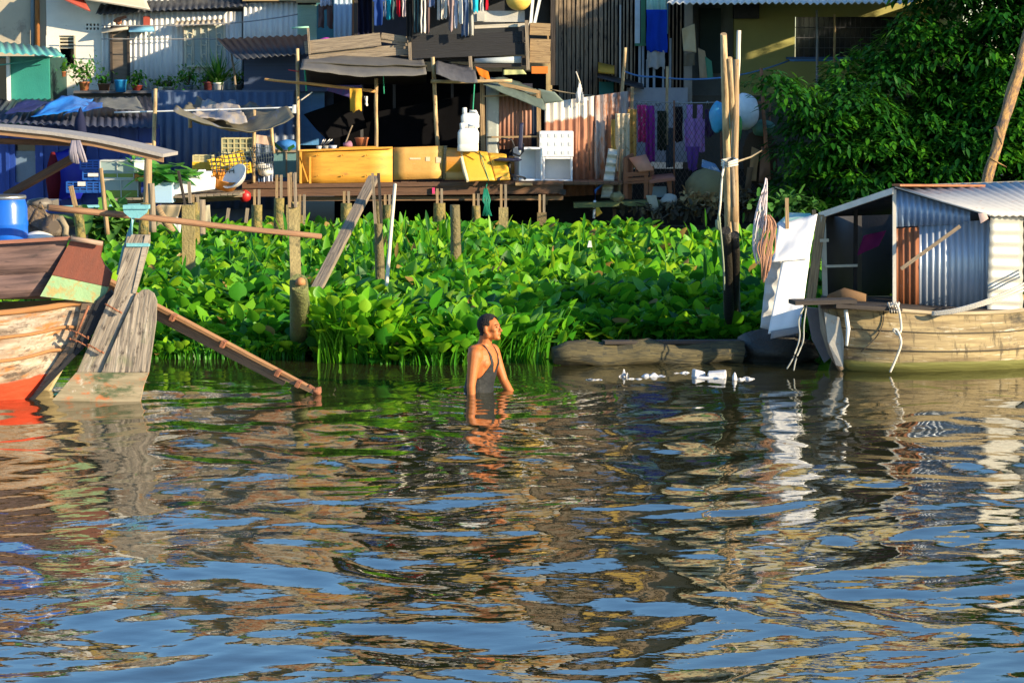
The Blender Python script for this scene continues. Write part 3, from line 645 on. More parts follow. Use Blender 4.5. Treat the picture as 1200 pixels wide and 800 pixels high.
rag('tarpaulin', [(74, 135), (120, 126), (120, 120), (96, 119)], [43.7, 43.7, 44.4, 44.4], mat('mid_blue_tarp', (.02, .13, .5), rough=.4), 'darker blue plastic strip right of the bright sheet on the low roof', 'tarpaulin', .04)
rag('tarpaulin', [(5, 133), (38, 130), (62, 118), (30, 116)], [43.8, 43.8, 44.7, 44.7], mat('navy_tarp', (.02, .03, .14), rough=.5), 'navy plastic sheet on the left part of the low roof', 'tarpaulin', .04)
rag('tarpaulin', [(110, 124), (170, 130), (160, 114), (118, 115)], [44.2, 44.2, 45, 45], mat('dusty_sheet', (.16, .17, .17), (.09, .1, .1)), 'dusty grey sheet on the right part of the low roof', 'tarpaulin', .04)
m = MB(); m.corr([(182, 245), (345, 245), (345, 108), (182, 108)], 45.8, .16, .02); m.pbox(180, 106, 345, 262, 46.1, .5)
one('corrugated_wall', m, TIN_BLUE, 'blue grey corrugated wall under the plant ledge behind the crates', 'wall')
# 7 central shack with balcony
h = building('riverside_shack', 'dark stilt shack with a timber balcony above its open front', 380, 645, 46.0, 'shack')
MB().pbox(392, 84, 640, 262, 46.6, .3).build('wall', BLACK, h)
MB().pbox(475, -6, 652, 60, 47.4, .2).build('wall', TIN_DARK, h)
m = MB(); m.pbox(382, 66, 646, 72, 43.9, 2.7); m.build('floor', WOOD_DARK, h)
m = MB(); m.corr([(405, -13), (660, -14), (660, -27), (405, -25)], [43.9, 43.9, 47.6, 47.6], .12, .02); m.build('roof', TIN_RUST, h)
beams('stud', wood('grey_stud', (.1, .1, .11), (.05, .05, .06)), h, *[(P(x, 215, 46.4), P(x, 80, 46.4), .05) for x in (424, 462, 530, 590)])
beams('post', WOOD_DARK, h, (P(417, -13, 43.95), P(417, 70, 43.95), .06), (P(648, -14, 43.95), P(648, 100, 43.95), .08))
# balcony boards
def board(mb, x0, y0, x1, y1, w, Y, th=.03): return mb.beam(P(x0, y0, Y), P(x1, y1, Y), th, w/F*Y)
t = thing('timber_balcony', 'grey plank balcony rail sloping above the tarpaulin canopy', 'balcony', P(420, 66, 43.7))
b_ = MB(); board(b_, 357, 56, 446, 46, 15, 43.65); board(b_, 362, 67, 478, 58, 12, 43.72); b_.build('plank', WOOD_GREY, t)
b_ = MB(); board(b_, 436, 43, 480, 50, 9, 43.7); board(b_, 447, 42, 480, 47, 7, 43.68); b_.build('plank', WOOD_GREY, t)
b_ = MB(); board(b_, 482, 49, 620, 43, 13, 43.66); b_.build('plank', WOOD_BLACK, t)
b_ = MB(); board(b_, 482, 62, 620, 57, 14, 43.64); b_.build('plank', WOOD_BLACK, t)
b_ = MB(); board(b_, 490, 53.5, 618, 49.5, 3.5, 43.74); board(b_, 556, 32, 620, 29, 4, 43.7); b_.build('rail', wood('pale_rail', (.62, .56, .45), (.4, .35, .28)), t)
beams('post', WOOD_GREY, t, (P(481, 76, 43.6), P(480, 43, 43.6), .05), (P(552, 82, 43.6), P(551, 66, 43.6), .06), (P(363, 64, 43.6), P(361, 33, 43.6), .035), (P(619, 82, 43.55), P(617, 24, 43.55), .06))
b_ = MB(); board(b_, 556, 75, 620, 73, 10, 43.68); b_.build('plank', WOOD_DARK, t)
b_ = MB(); b_.psheet([(556, 74), (611, 74), (611, 66), (556, 69)], 43.64, 2, 2, None, .02); b_.build('panel', mat('pale_blue_board', (.5, .55, .58)), t)
b_ = MB(); [board(b_, 621, y, 645, y+1, w, 43.6) for y, w in ((34, 14), (54, 17), (68, 11))]; board(b_, 643, 76, 642, 28, 3, 43.7); b_.build('end_panel', WOOD_TAN, t)
b_ = MB(); b_.pbox(623, 78, 642, 86.5, 43.6, .3); b_.build('beam_end', mat('orange_paint', (.75, .2, .02)), t)
m = MB(); m.pbox(470, 50, 550, 54, 44.2, .1); one('blue_pipe_bundle', m, BLUE_TARP, 'blue strip of pipe between the black balcony planks', 'pipe')
m = MB(); m.pbox(555, 13, 615, 26, 44.0, .25); m.pbox(559, 16, 568, 25, 43.95, .04)
one('grey_shelf_box', m, mat('pale_grey_box', (.55, .54, .5), stain=((.3, .28, .25), .6, 6)), 'pale grey box shelf on the balcony beneath the yellow float', 'box')
m = MB(); m.blob(P(608, -1, 43.9), (.22, .2, .2), 18, 12, .02); m.tube([P(608, -14, 43.9), P(610, -18, 43.9)], .03, 6)
one('buoy', m, mat('yellow_plastic', (.85, .58, .12), rough=.35), 'round yellow plastic float on top of the balcony box', 'float')
for k, (a, b2) in enumerate((((624, 0), (622, 28)), ((636, 0), (626, 30)))):
    m = MB(); m.beam(P(a[0]+3, -30, 43.9), P(b2[0], b2[1], 43.9), .05, .05); one('white_strut', m, WHITE_PL, ('upright white strut' if k == 0 else 'slanting white strut') + ' at the right end of the balcony', 'strut')
m = MB(); m.blob(P(382, 48, 43.9), (.12, .08, .05), 8, 6, .2, 3); one('plastic_bag', m, mat('magenta_plastic', (.5, .03, .45)), 'purple plastic bag tucked behind the balcony plank', 'bag')
m = MB(); m.tube([P(342, 33, 43.8), P(362, 32, 43.8)], .018, 6); one('green_stick', m, mat('pale_green_stick', (.3, .6, .45)), 'pale green stick lying across the balcony corner', 'stick')
# 8 timber plank house
h = building('timber_house', 'tall weathered plank house with faded vertical boards', 648, 800, 47.0)
m = MB(); x = 655
while x < 745:
    w = rnd(3.5, 6.5); m.pbox(x, -270+rnd(0, 3), min(x+w-.25, 746), rnd(118, 124), 47.0+rnd(0, .035), .04); x += w
x = 783
while x < 801: m.pbox(x, -270, x+4.2, rnd(105, 111), 47.0+rnd(0, .03), .04); x += 4.5
m.pbox(746, -270, 783, -20, 47.0, .04)
m.build('wall', WOOD_HOUSE, h)
MB().pbox(650, -268, 803, 150, 47.15, 3).build('wall', BLACK, h)
MB().pbox(646.5, -170, 649.5, 100, 46.9, .1).build('post', WOOD_GREY, h); MB().pbox(651, -170, 654.8, 100, 46.85, .12).build('post', WOOD_GREY, h)
m = MB(); m.pbox(725.5, 6, 728, 100, 46.9, .05); m.build('board', mat('pale_board', (.5, .48, .45)), h)
m = MB(); m.pbox(744, -60, 750.5, 51, 46.95, .06); wo = m.build('window', mat('white_blue_frame', (.65, .75, .85)), h)
m = MB(); m.pbox(751, -60, 757, 53, 46.9, .08); m.pbox(744, 51, 757, 54, 46.88, .1); m.build('window_frame', mat('green_frame', (.05, .22, .12)), wo)
m = MB(); m.pbox(781, -60, 783.5, 40, 46.88, .1); m.build('window_frame', mat('blue_frame', (.12, .4, .7)), wo)
m = MB(); m.corr([(640, -262), (815, -262), (815, -295), (640, -295)], [46.0, 46.0, 50, 50], .12, .02); m.build('roof', TIN_RUST, h)
m = MB(); [m.pbox(x, y0, x+w, 106, 46.92, .05) for x, y0, w in ((748, 52, 3), (752, 54, 3), (757, 70, 3.5), (765, 76, 3), (776, 60, 2.5), (784, 45, 3))]; m.build('slat', mat('pale_blue_slat', (.35, .42, .5)), h)
m = MB(); m.psheet([(701, 84), (720, 86), (720, 77), (701, 73)], [46.7, 46.7, 46.95, 46.95], 6, 1, None, .03); m.build('awning', mat('ochre_tin', (.7, .42, .05)), h)
m = MB(); m.psheet([(700, 90), (755, 104), (753, 98), (702, 85)], [46.2, 46.2, 46.95, 46.95], 6, 1, None, .02); m.build('awning', TIN_DARK, h)
m = MB(); m.pbox(702, 96, 719, 112, 46.93, .04); m.build('window', mat('teal_shutter', (.03, .28, .32)), h)
m = MB(); m.pbox(735, 103, 806, 190, 46.7, .2); one('low_wall', m, mat('pale_blue_plaster', (.36, .40, .47), (.28, .31, .38)), 'low pale plaster wall under the plank house behind the clothes line', 'wall')
def hang(name, x0, x1, y0, y1, Y, m_, label, cat, group=None, folds=3, amp=.03, taper=0.0, shape=None, jag=4):
    """hanging cloth; shape(u,v)->keep for cut outline"""
    o = rnd(0, 99); nu = max(8, int((x1-x0)*1.2)); nv = max(8, int((y1-y0)*.6)); b = MB()
    c = [P(x0+taper, y1, Y), P(x1-taper, y1, Y), P(x1, y0, Y), P(x0, y0, Y)]
    n = V(0, -1, 0)
    def fn(u, v):
        p = c[0]*(1-u)*(1-v)+c[1]*u*(1-v)+c[2]*u*v+c[3]*(1-u)*v
        f = amp*(.4+.9*(1-v))*math.sin(2*PI*folds*u+o+1.5*mnoise.noise(V(u*2, v*2, o))) + amp*.8*mnoise.noise(V(u*3, v*4, o))
        drop = (1-v)*(jag/F*Y)*mnoise.noise(V(u*4, 7, o))
        return p + V(.4*amp*mnoise.noise(V(u*3, v*3, o+5)), -f, drop), n
    b.grid(fn, nu, nv, .006, True, (x1-x0)/F*Y, (y1-y0)/F*Y, shape)
    return one(name, b, m_, label, cat, group)
SH_TROUSER = lambda u, v: not (v < .72 and .42 < u < .58)
SH_SHIRT = lambda u, v: (v > .62) or (.16 < u < .84)
SH_VEST = lambda u, v: (v < .7) or ((.1 < u < .38) or (.62 < u < .9))
hang('cloth', 757.5, 782, -30, 13, 46.8, cloth('mint_curtain', (.5, .8, .68)), 'pale mint curtain in the plank house window', 'curtain')
hang('cloth', 757.5, 782, 11.5, 61, 46.7, cloth('royal_blue_cloth', (.01, .07, .62)), 'royal blue cloth hung across the plank house window', 'cloth', folds=2)
hang('cloth', 758, 779, 59.5, 80, 46.75, cloth('grey_white_cloth', (.5, .52, .55)), 'grey cloth hanging below the royal blue cloth', 'cloth', folds=2)
# 9 olive house at right
h = building('olive_house', 'olive green plaster house with a deep shaded porch and barred window', 800, 1080, 47.6)
wall_px(MB(), 860, 1120, -20, 250, 47.6, .2, [(932, 20, 1055, 68)]).build('wall', PLASTER_OLIVE, h)
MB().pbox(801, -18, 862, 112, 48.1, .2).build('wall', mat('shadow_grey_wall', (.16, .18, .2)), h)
wall_px(MB(), 800, 1130, -270, -24, 46.6, 4, [(850, -150, 890, -60), (950, -150, 1010, -60)]).build('wall', mat('dull_cream_plaster', (.66, .58, .34), (.5, .43, .25)), h)
for a, b2 in ((850, 890), (950, 1010)):
    w = MB().pbox(a, -150, b2, -60, 46.75, .04).build('window', GLASS_DARK, h)
m = MB(); m.pbox(932, 20, 1055, 68, 47.75, .03); w = m.build('window', GLASS_DARK, h)
m = MB(); [m.pbox(x, 20, x+.8, 68, 47.66, .02) for x in range(936, 1055, 6)]; [m.pbox(932, y, 1055, y+.8, 47.65, .02) for y in (32, 44, 56)]; m.build('grille', mat('grey_bar', (.12, .13, .16)), w)
m = MB(); m.pbox(922, 67, 1056, 69.5, 47.45, .3); m.build('sill', mat('blue_sill', (.06, .15, .38)), h)
m = MB(); m.corr([(782, 3), (1075, 3), (1080, -10), (800, -10)], [44.4, 44.4, 47.6, 47.6], .12, .02, t=.02); m.build('porch_roof', TIN_WHITE, h)
m = MB(); m.pbox(800, -24, 1125, -18, 46.0, 2); m.build('slab', CONCRETE, h)
m = MB(); m.corr([(790, -262), (1135, -262), (1135, -295), (790, -295)], [46.0, 46.0, 51, 51], .12, .02); m.build('roof', TIN_RUST, h)
MB().pbox(801, -18, 812, 150, 47.0, .12).build('column', mat('grey_column', (.38, .37, .34)), h)
MB().pbox(820, 10, 845, 86, 47.95, .1).build('door', mat('dark_green_door', (.02, .05, .055)), h)
MB().pbox(860, 5, 890, 22, 47.2, .3).build('sign_box', mat('dark_box', (.03, .03, .035)), h)
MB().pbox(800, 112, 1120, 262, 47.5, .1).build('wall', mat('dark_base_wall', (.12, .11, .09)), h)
rag('cloth', [(801, 60), (816, 62), (814, 28), (799, 34)], 46.6, cloth('cream_blind', (.75, .65, .45)), 'cream cloth draped at the corner of the plank house', 'cloth', .05)
rag('cloth', [(820, 92), (833, 93), (826, 60), (818, 56)], 46.5, cloth('tan_towel', (.55, .42, .28)), 'tan towel hanging in the porch of the olive house', 'cloth', .05)
rag('cloth', [(829, 92), (836, 92), (834, 72), (826, 66)], 46.45, cloth('green_towel', (.1, .35, .25)), 'narrow green cloth beside the tan towel in the porch', 'cloth', .05)
rag('cloth', [(801, 78), (814, 77), (814, 62), (802, 63)], 46.4, cloth('dull_bag', (.2, .18, .14)), 'dull brown bag hung on the porch column', 'bag', .06)
# sky scrap objects beyond roofs: neighbour house behind the left roofs
h = building('distant_house', 'pale house just showing behind the corrugated roofs at the top left', 130, 300, 58)
MB().pbox(100, -20, 330, 130, 58, 4).build('wall', PLASTER_CREAM, h)
m = MB(); m.corr([(90, -16), (340, -16), (340, -50), (90, -50)], [57, 57, 61, 61], .2, .03); m.build('roof', TIN_RUST, h)
# wires
def wire(pts, Y, r, m_, label, cat='wire', sag=0):
    w = [P(x, y, Y if not isinstance(Y, (list, tuple)) else Y[i]) for i, (x, y) in enumerate(pts)]
    out = []
    for i in range(len(w)-1):
        for k in range(8): t = k/8; out.append(w[i].lerp(w[i+1], t) - V(0, 0, sag*4*t*(1-t)))
    out.append(w[-1]); m = MB(); m.tube(out, r, 5)
    return one('cord' if cat == 'cord' else 'wire', m, m_, label, cat)
GREYW = mat('grey_wire', (.3, .3, .3))
wire([(119, 30), (262, 28), (349, 17)], 48.0, .012, GREYW, 'upper grey wire strung along the corrugated houses', sag=.02)
wire([(119, 46), (285, 46)], 48.0, .01, GREYW, 'lower grey wire strung along the white corrugated house')
wire([(730, 83), (768, 90), (848, 91), (925, 71)], [46.2, 46, 45, 46.5], .016, BLUE_ROPE, 'blue cord stretched across the plank house and porch', 'cord', .04)
wire([(645, 105), (705, 113), (745, 110)], 44.2, .012, mat('tan_cord', (.35, .28, .18)), 'thin brown line above the rusty fence', 'cord', .02)
wire([(925, 71), (1000, 71)], [46.5, 46.9], .02, BLUE_ROPE, 'short blue pipe below the barred window', 'pipe')
for k, (px, y0, y1, Y, m_, l) in enumerate(((957, 12, 66, 46.4, mat('pole_blue_grey', (.3, .32, .36)), 'blue grey pole standing before the barred window'), (978, 17, 64, 46.4, BAMBOO, 'tan bamboo tip standing before the barred window'))):
    m = MB(); m.pole(P(px, y1+60, Y), P(px, y0, Y), .03, .02); one('thin_pole', m, m_, l, 'pole')

h = building('reflection_house', 'unseen tall drab house added behind the shack for the river reflections', 360, 660, 55)  # out of view; added so the water mirrors walls instead of sky
wall_px(MB(), 350, 665, -330, 130, 55, 4, [(390, -250, 430, -150), (470, -250, 510, -150), (560, -250, 600, -150)]).build('wall', mat('drab_plaster', (.50, .40, .22), (.32, .24, .13)), h)
for a in (390, 470, 560): MB().pbox(a, -250, a+40, -150, 55.3, .05).build('window', GLASS_DARK, h)
m = MB(); m.corr([(340, -325), (675, -325), (675, -360), (340, -360)], [54, 54, 59, 59], .2, .03); m.build('roof', TIN_RUST, h)

h = [o for o in bpy.data.objects if o.name == 'olive_house'][0]
MB().box(7.6, 7.8, 44.6, 47.5, .1, 4.15).build('wall', PLASTER_OLIVE, h)  # unseen porch side, added to block the sun from the olive front

MB().pbox(438, 8, 476, 60, 46.3, .1).build('curtain_wall', mat('dim_blue_wall', (.03, .04, .08)), [o for o in bpy.data.objects if o.name == 'riverside_shack'][0])

# upper storeys above the picture edge: windows, shutters, patched sheets (they show in the river's reflections)
def upper(hname, x0, x1, y0, y1, Y, nx, ny, seed):
    rr = random.Random(seed); h = bpy.data.objects[hname]
    cols = [mat('shutter_green', (.12, .34, .08)), mat('shutter_brown', (.2, .1, .05)), mat('shutter_yellow', (.6, .4, .08)), mat('shutter_white', (.6, .6, .56)), TIN_RUST, mat('shutter_blue', (.05, .15, .4)), WOOD_GREY, mat('shutter_orange', (.55, .24, .05))]
    for j in range(ny):
        for i in range(nx):
            w = (x1-x0)/nx; hh = (y1-y0)/ny; a = x0+w*(i+rr.uniform(.05, .2)); b = y0+hh*(j+rr.uniform(.08, .2))
            MB().pbox(a, b, a+w*rr.uniform(.5, .72), b+hh*rr.uniform(.5, .75), Y-.06, .05).build('window', rr.choice(cols), h)
upper('plaster_house', -85, 50, -245, -10, 48.8, 3, 3, 1); upper('corrugated_house', 122, 282, -222, -24, 48.7, 5, 3, 2)
upper('corrugated_house.001', 288, 412, -204, -8, 48.35, 4, 3, 3); upper('olive_house', 803, 1120, -262, -30, 46.6, 8, 3, 4)
upper('whitewashed_house', 56, 118, -222, -40, 48.65, 2, 3, 5); upper('reflection_house', 352, 662, -322, -30, 55, 8, 4, 6)
upper('timber_house', 656, 744, -262, -40, 46.95, 3, 3, 7)

m = MB(); m.pbox(636, 198, 908, 264, 44.9, .1)  # dark panel added to stand for the shade behind the staging
one('shade_backing', m, wood('backing_shade_brown', (.022, .018, .014), (.010, .009, .008), stretch=(1, 5)), 'dark backing added for the shade behind the armchair and the mossy staging', 'wall')
# ---------------------------------------------------------------- deck on stilts
DY = 42.6
t = thing('timber_deck', 'long brown timber deck on short mossy stilts in front of the shack', 'deck', P(480, 250, DY))
m = MB(); m.beam(P(284, 225, DY), P(660, 221, DY), .05, .16); m.beam(P(284, 218.5, DY-.02), P(655, 214, DY-.02), .07, .07); m.build('front_beam', WOOD_BROWN, t)
m = MB(); m.beam(P(345, 233, DY+.15), P(660, 232, DY+.15), .05, .07); m.build('lower_beam', wood('red_brown_wood', (.28, .16, .08), (.14, .08, .045)), t)
m = MB(); za = P(500, 213, DY).z
x = 284
while x < 728:
    w = rnd(7, 11); m.box(Xof(x, DY), Xof(min(x+w-.6, 729), DY), DY+.03, DY+3.6, za-.05, za-.01+rnd(0, .012)); x += w
m.build('plank', WOOD_BROWN, t)
m = MB(); m.beam(P(660, 222, DY-.01), P(659, 228, DY-.01), .1, .1); m.build('beam_end', WOOD_DARK, t)
t.pop('_x', None)
# left low staging carrying the tanks
t = thing('timber_staging', 'rough low timber staging under the tanks and white boxes', 'staging', P(180, 240, 41.6))
m = MB(); m.beam(P(116, 236, 41.5), P(284, 228, 41.9), .06, .07); m.beam(P(116, 240, 43), P(284, 232, 43), .06, .07); m.build('beam', WOOD_GREY, t)
m = MB(); x = 118
while x < 282:
    w = rnd(6, 11); a = P(x, 235-(x-116)*.045, 41.5); m.box(a.x, a.x+(w-.7)/F*41.5, 41.45, 43.4, a.z-.01, a.z+.02); x += w
m.build('plank', WOOD_GREY, t)
m = MB(); beams('leg', WOOD_GREY, t, *[(P(x0, 244, 41.4), P(x1, 290, 41.4), .05, .05) for x0, x1 in ((268, 262), (290, 285), (196, 196), (232, 230))])
# mossy stilts: lower post with a clamp of two boards on top
def stilt(label, px, ytop, ybase, wpx, Y, board_top, bw=3.2, material=PILE, square=False, cat='stilt', lean=0):
    b = P(px+lean, ybase, Y); b.z = min(b.z, .25)-.4; top = P(px, ytop, Y); r = wpx/2/F*Y
    t = thing('mossy_stilt', label, cat, b, 'stilts of the decks')
    m = MB()
    if square: m.beam(b, top, r*2, r*2)
    else: m.pole(b, top, r*1.08, r, 12, .14, 7, .01)
    m.build('post', material, t)
    if board_top is not None:
        for s, nm in ((-1, 0), (1, 1)):
            m = MB(); m.beam(P(px+s*bw*.8, ytop+10, Y-.02), P(px+s*bw*.8+lean*.05, board_top, Y-.02), bw/F*Y*.9, .05)
            m.build('board', WOOD_TAN if s < 0 else WOOD_GREY, t)
    return t
LF = 'mossy yellow stilt under the '
stilt('mossy round stilt bound with rope below the left end of the deck', 301, 240, 280, 13, 39.5, 222)
stilt(LF+'deck, left of the taller split topped post', 327, 232, 292, 12, 38.5, 205)
stilt('square grey concrete stilt with two boards by the left of the yellow panels', 343.5, 240, 300, 15, 37.0, 202, material=CONC_PILE, square=True)
stilt('short dark stilt just behind the square concrete one', 354, 252, 270, 7, 41, 228)
stilt(LF+'middle of the first yellow panel', 406, 238, 270, 13, 41.0, 224)
stilt('short yellow stilt left of the white stick', 454, 240, 262, 12, 42.2, 228)
stilt('stubby stilt with narrow boards under the beige panel', 515, 238, 262, 14, 41.5, 221)
stilt('slim yellow stilt under the curved orange panel', 558, 241, 262, 10, 42.2, 227)
stilt('yellow concrete stilt under the office chair', 590, 243, 288, 11, 38.6, 216, material=CONC_PILE, square=True)
stilt('small square stilt at the right end of the deck', 635, 249, 275, 11, 41.8, 228, material=mat('brown_pile', (.2, .14, .06), (.1, .07, .03), bump=.6), square=True)
stilt('broken mossy post standing alone in the hyacinth', 533, 240, 312, 12, 33.0, None, material=mat('dark_mossy_pile', (.19, .15, .06), (.09, .075, .03), scale=8, bump=1, bscale=30), cat='post', lean=2)
stilt('square mossy post with a tall split board, leftmost behind the long pole', 221, 240, 335, 14, 30.2, None, material=CONC_PILE, square=True, cat='post')
stilt('mossy post directly right of the leftmost square post', 229, 237, 300, 10, 35, 228)
stilt('brown post against the staging behind the leftmost square post', 236, 234, 285, 9, 38, None, material=WOOD_GREY)
m = MB(); m.beam(P(217, 240, 30), P(209, 200, 30), .03, .04); one('split_board', m, WOOD_DARK, 'dark leaning stick on top of the leftmost square post', 'stick')
m = MB(); m.beam(P(223, 238, 30), P(221.5, 213, 30), .035, .04); one('split_board', m, WOOD_GREY, 'short upright stick on top of the leftmost square post', 'stick')
m = MB(); m.pole(P(446, 355, 29.2), P(443, 236, 29.3), .058, .048, 10, .2, 8, .02)
t = thing('mossy_post', 'thin mossy post clamped by two dark boards beside the white stick', 'post', P(446, 355, 29.2)); m.build('post', mat('dark_mossy_pile', (.19, .15, .06)), t)
for a in (437.5, 444.5):
    m = MB(); m.beam(P(a+2.5, 262, 29.1), P(a-1, 203, 29.1), .03, .06); m.build('board', WOOD_DARK if a > 440 else WOOD_GREY, t)
m = MB(); m.pole(P(452, 346, 28.6), P(463, 216, 29.6), .022, .02, 8, .05, 6, .004); one('white_stick', m, mat('whitewashed_stick', (.78, .72, .58), (.6, .53, .4)), 'pale straight stick leaning beside the mossy post in the hyacinth', 'stick')
m = MB(); m.beam(P(361, 358, 27.2), P(438, 208, 29.8), .12, .05); one('slanting_plank', m, WOOD_GREY, 'grey brown plank slanting up out of the hyacinth beside the mooring pile', 'plank')
# mooring pile of two lengths
t = thing('mooring_pile', 'thick mossy mooring pile spliced to a thinner post at the water edge', 'pile', W(352, 430))
m = MB(); m.pole(W(352, 441, -.3), P(350, 331, 24.6), .105, .09, 14, .12, 9, .012); m.build('lower_post', mat('green_mossy_pile', (.17, .19, .06), (.09, .10, .035), scale=6, bump=1, bscale=30, stain=((.2, .16, .08), .58, 5)), t)
m = MB(); m.lathe(P(352, 331, 24.55), [(.05, -.02), (.045, .03), (.01, .05)], 8); m.build('broken_top', mat('fresh_split_wood', (.5, .22, .08)), t)
m = MB(); m.beam(P(347, 340, 24.8), P(344, 240, 25.4), .105, .1); m.build('upper_post', CONC_PILE, t)
for k in (-1, 1):
    m = MB(); m.beam(P(343+k*3.5, 243, 25.3), P(342+k*3.5, 203, 25.3), .028, .05); m.build('board', WOOD_TAN if k < 0 else WOOD_GREY, t)
# tall front poles holding lines
def pole_one(name, label, a, b, r, m_, r1=None, cat='pole', group=None, **k):
    m = MB(); m.pole(a, b, r, r1, **k); return one(name, m, m_, label, cat, group)
pole_one('tall_pole', 'tall bamboo pole at the left end of the yellow panels', P(350, 218, DY+.1), P(348.5, 57, DY+.1), .036, BAMBOO, .028, bend=.008)
pole_one('tall_pole', 'dark topped pole on the deck left of the yellow cloth', P(441, 175, DY+.5), P(441, 92, DY+.5), .032, BAMBOO, .03)
pole_one('tall_pole', 'bamboo pole holding up the middle of the tarpaulin canopy', P(513, 172, DY+.3), P(507, 67, DY+.3), .036, BAMBOO, .033, bend=.006)
pole_one('tall_pole', 'bamboo pole supporting the olive tarpaulin', P(297, 214, DY), P(298, 127, DY), .032, BAMBOO, .028, bend=.01)
pole_one('short_pole', 'short bamboo pole right of the olive tarpaulin support', P(321, 180, DY+.3), P(316, 133, DY+.3), .03, BAMBOO, .028)
pole_one('tall_pole', 'bamboo pole rising above the end of the boat roof', P(180, 175, 42.3), P(182, 104, 42.3), .035, BAMBOO, .033)
pole_one('short_pole', 'stub of a tan pole behind the left of the olive tarpaulin', P(223, 150, 43.6), P(222, 120, 43.6), .035, BAMBOO, .033)
pole_one('bamboo_boom', 'orange bamboo pole lashed across the tall pole above the yellow cloth', P(310, 93, DY-.3), P(440, 107, DY+.4), .022, BAMBOO_OR, .03, bend=.01)
pole_one('thin_rod', 'thin white rod lying across the olive tarpaulin', P(134, 132, 42.4), P(345, 126, 42.6), .014, mat('pale_rod', (.6, .65, .72)), .012, bend=.002)
pole_one('canopy_rail', 'short horizontal bamboo rail between canopy pole and shed', P(505, 95.5, DY+.2), P(600, 95, DY+.3), .03, BAMBOO, .028)
wire([(350, 84), (338, 82)], DY, .01, mat('red_cord', (.6, .05, .05)), 'short red cord tied on the tall pole', 'cord')
wire([(357, 80), (359, 107)], DY, .014, GREEN_ROPE, 'green cord dangling under the boom', 'cord')
wire([(554, 131), (556, 97)], DY+.3, .012, GREEN_ROPE, 'green cord holding the upper white jerrycan', 'cord')
wire([(449, 84), (450, 110)], DY+.3, .01, GREEN_ROPE, 'thin green cord hanging under the canopy', 'cord')
wire([(352, 118), (366, 108)], DY, .012, ROPE_W, 'short pale cord by the tall pole', 'cord')
rag('plastic_bag', [(341, 133), (347, 133), (347, 123), (343, 123)], DY-.1, WHITE_PL, 'tiny white plastic bag knotted on the tall pole', 'bag', .05)
# olive tarpaulin, sagging
def tarp(name, label, q, Ys, m_, sag, nu=30, nv=16, wr=.03, t=.012, ridge=None, hem=0):
    c = [P(a, b, y) for (a, b), y in zip(q, Ys)]; o = rnd(0, 99)
    n = ((c[1]-c[0]).cross(c[3]-c[0])).normalized()
    def fn(u, v):
        p = c[0]*(1-u)*(1-v)+c[1]*u*(1-v)+c[2]*u*v+c[3]*(1-u)*v
        s = sag*(4*u*(1-u))*(1-.7*v)
        w = wr*(mnoise.noise(V(u*3, v*7, o)) + .5*mnoise.noise(V(u*9, v*14, o)) + .6*math.sin(14*v+5*u+2*mnoise.noise(V(u*3, v*3, o)))*(1 if wr > .04 else 0))
        hm = hem*max(0, 1-v*5)
        return p - V(0, 0, s+hm-(ridge(u, v) if ridge else 0)) + n*w, n
    b = MB(); b.grid(fn, nu, nv, t, True, 3, 2); return one(name, b, m_, label, 'tarpaulin')
tarp('tarpaulin', 'sagging olive and grey tarpaulin hung over the crates', [(203, 128), (345, 132), (300, 122), (232, 118)], [41.7, 41.9, 44, 44], mat('olive_tarp', (.20, .18, .12), (.07, .07, .065), rough=.6, scale=1.5, stretch=(1, 5), stain=((.13, .15, .22), .6, 2)), .34, 36, 24, .09)
tarp('tarpaulin', 'pale grey and tan sheet heaped on the olive tarpaulin', [(222, 140), (290, 142), (276, 118), (238, 121)], [42.0, 42.0, 43.2, 43.2], mat('tan_grey_sheet', (.42, .34, .24), (.16, .19, .27), scale=1.4, contrast=.12), .0, 20, 16, .07)
CANOPY = mat('grey_canopy', (.15, .14, .12), (.08, .08, .085), rough=.7, scale=2, band=[(1, 1.7, .2, (.03, .09, .30))])
tarp('tarpaulin_canopy', 'wide dark grey tarpaulin canopy with a blue back edge over the deck', [(352, 72), (500, 78), (492, 62), (362, 66)], [41.9, 42.3, 45.4, 45.4], CANOPY, .06, 36, 14, .03, ridge=lambda u, v: .18*math.sin(PI*min(1, max(0, (u-.05)/.9)))*v, hem=.12)
tarp('tarpaulin_canopy', 'smaller dark tarpaulin strip right of the canopy pole', [(511, 76), (560, 86), (548, 76), (512, 70)], [42.5, 42.5, 44, 44], mat('charcoal_tarp', (.10, .10, .11), (.05, .05, .06)), .06, 14, 8, .03, hem=.14)
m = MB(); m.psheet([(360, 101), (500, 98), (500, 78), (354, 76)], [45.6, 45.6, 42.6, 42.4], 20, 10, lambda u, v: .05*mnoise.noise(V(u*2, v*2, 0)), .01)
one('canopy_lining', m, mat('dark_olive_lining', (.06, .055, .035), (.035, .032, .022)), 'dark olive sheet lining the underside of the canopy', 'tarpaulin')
m = MB(); m.psheet([(356, 134), (384, 165), (430, 150), (420, 112)], [44, 44, 44.6, 44.6], 14, 10, lambda u, v: .06*mnoise.noise(V(u*2, v*2, 4)), .01)
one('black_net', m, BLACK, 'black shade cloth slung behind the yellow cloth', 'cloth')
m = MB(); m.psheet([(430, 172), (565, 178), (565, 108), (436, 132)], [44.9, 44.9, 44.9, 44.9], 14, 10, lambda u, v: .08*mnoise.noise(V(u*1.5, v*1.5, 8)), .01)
one('black_shade_sheet', m, BLACK, 'large black sheet, coloured darker for the shade inside the open front of the shack', 'cloth')  # its blackness imitates the shaded interior under the canopy
m = MB(); m.psheet([(382, 106), (420, 118), (425, 100), (386, 100)], [43.6]*4, 14, 10, lambda u, v: .05*mnoise.noise(V(u*3, v*2, 9)), .006)
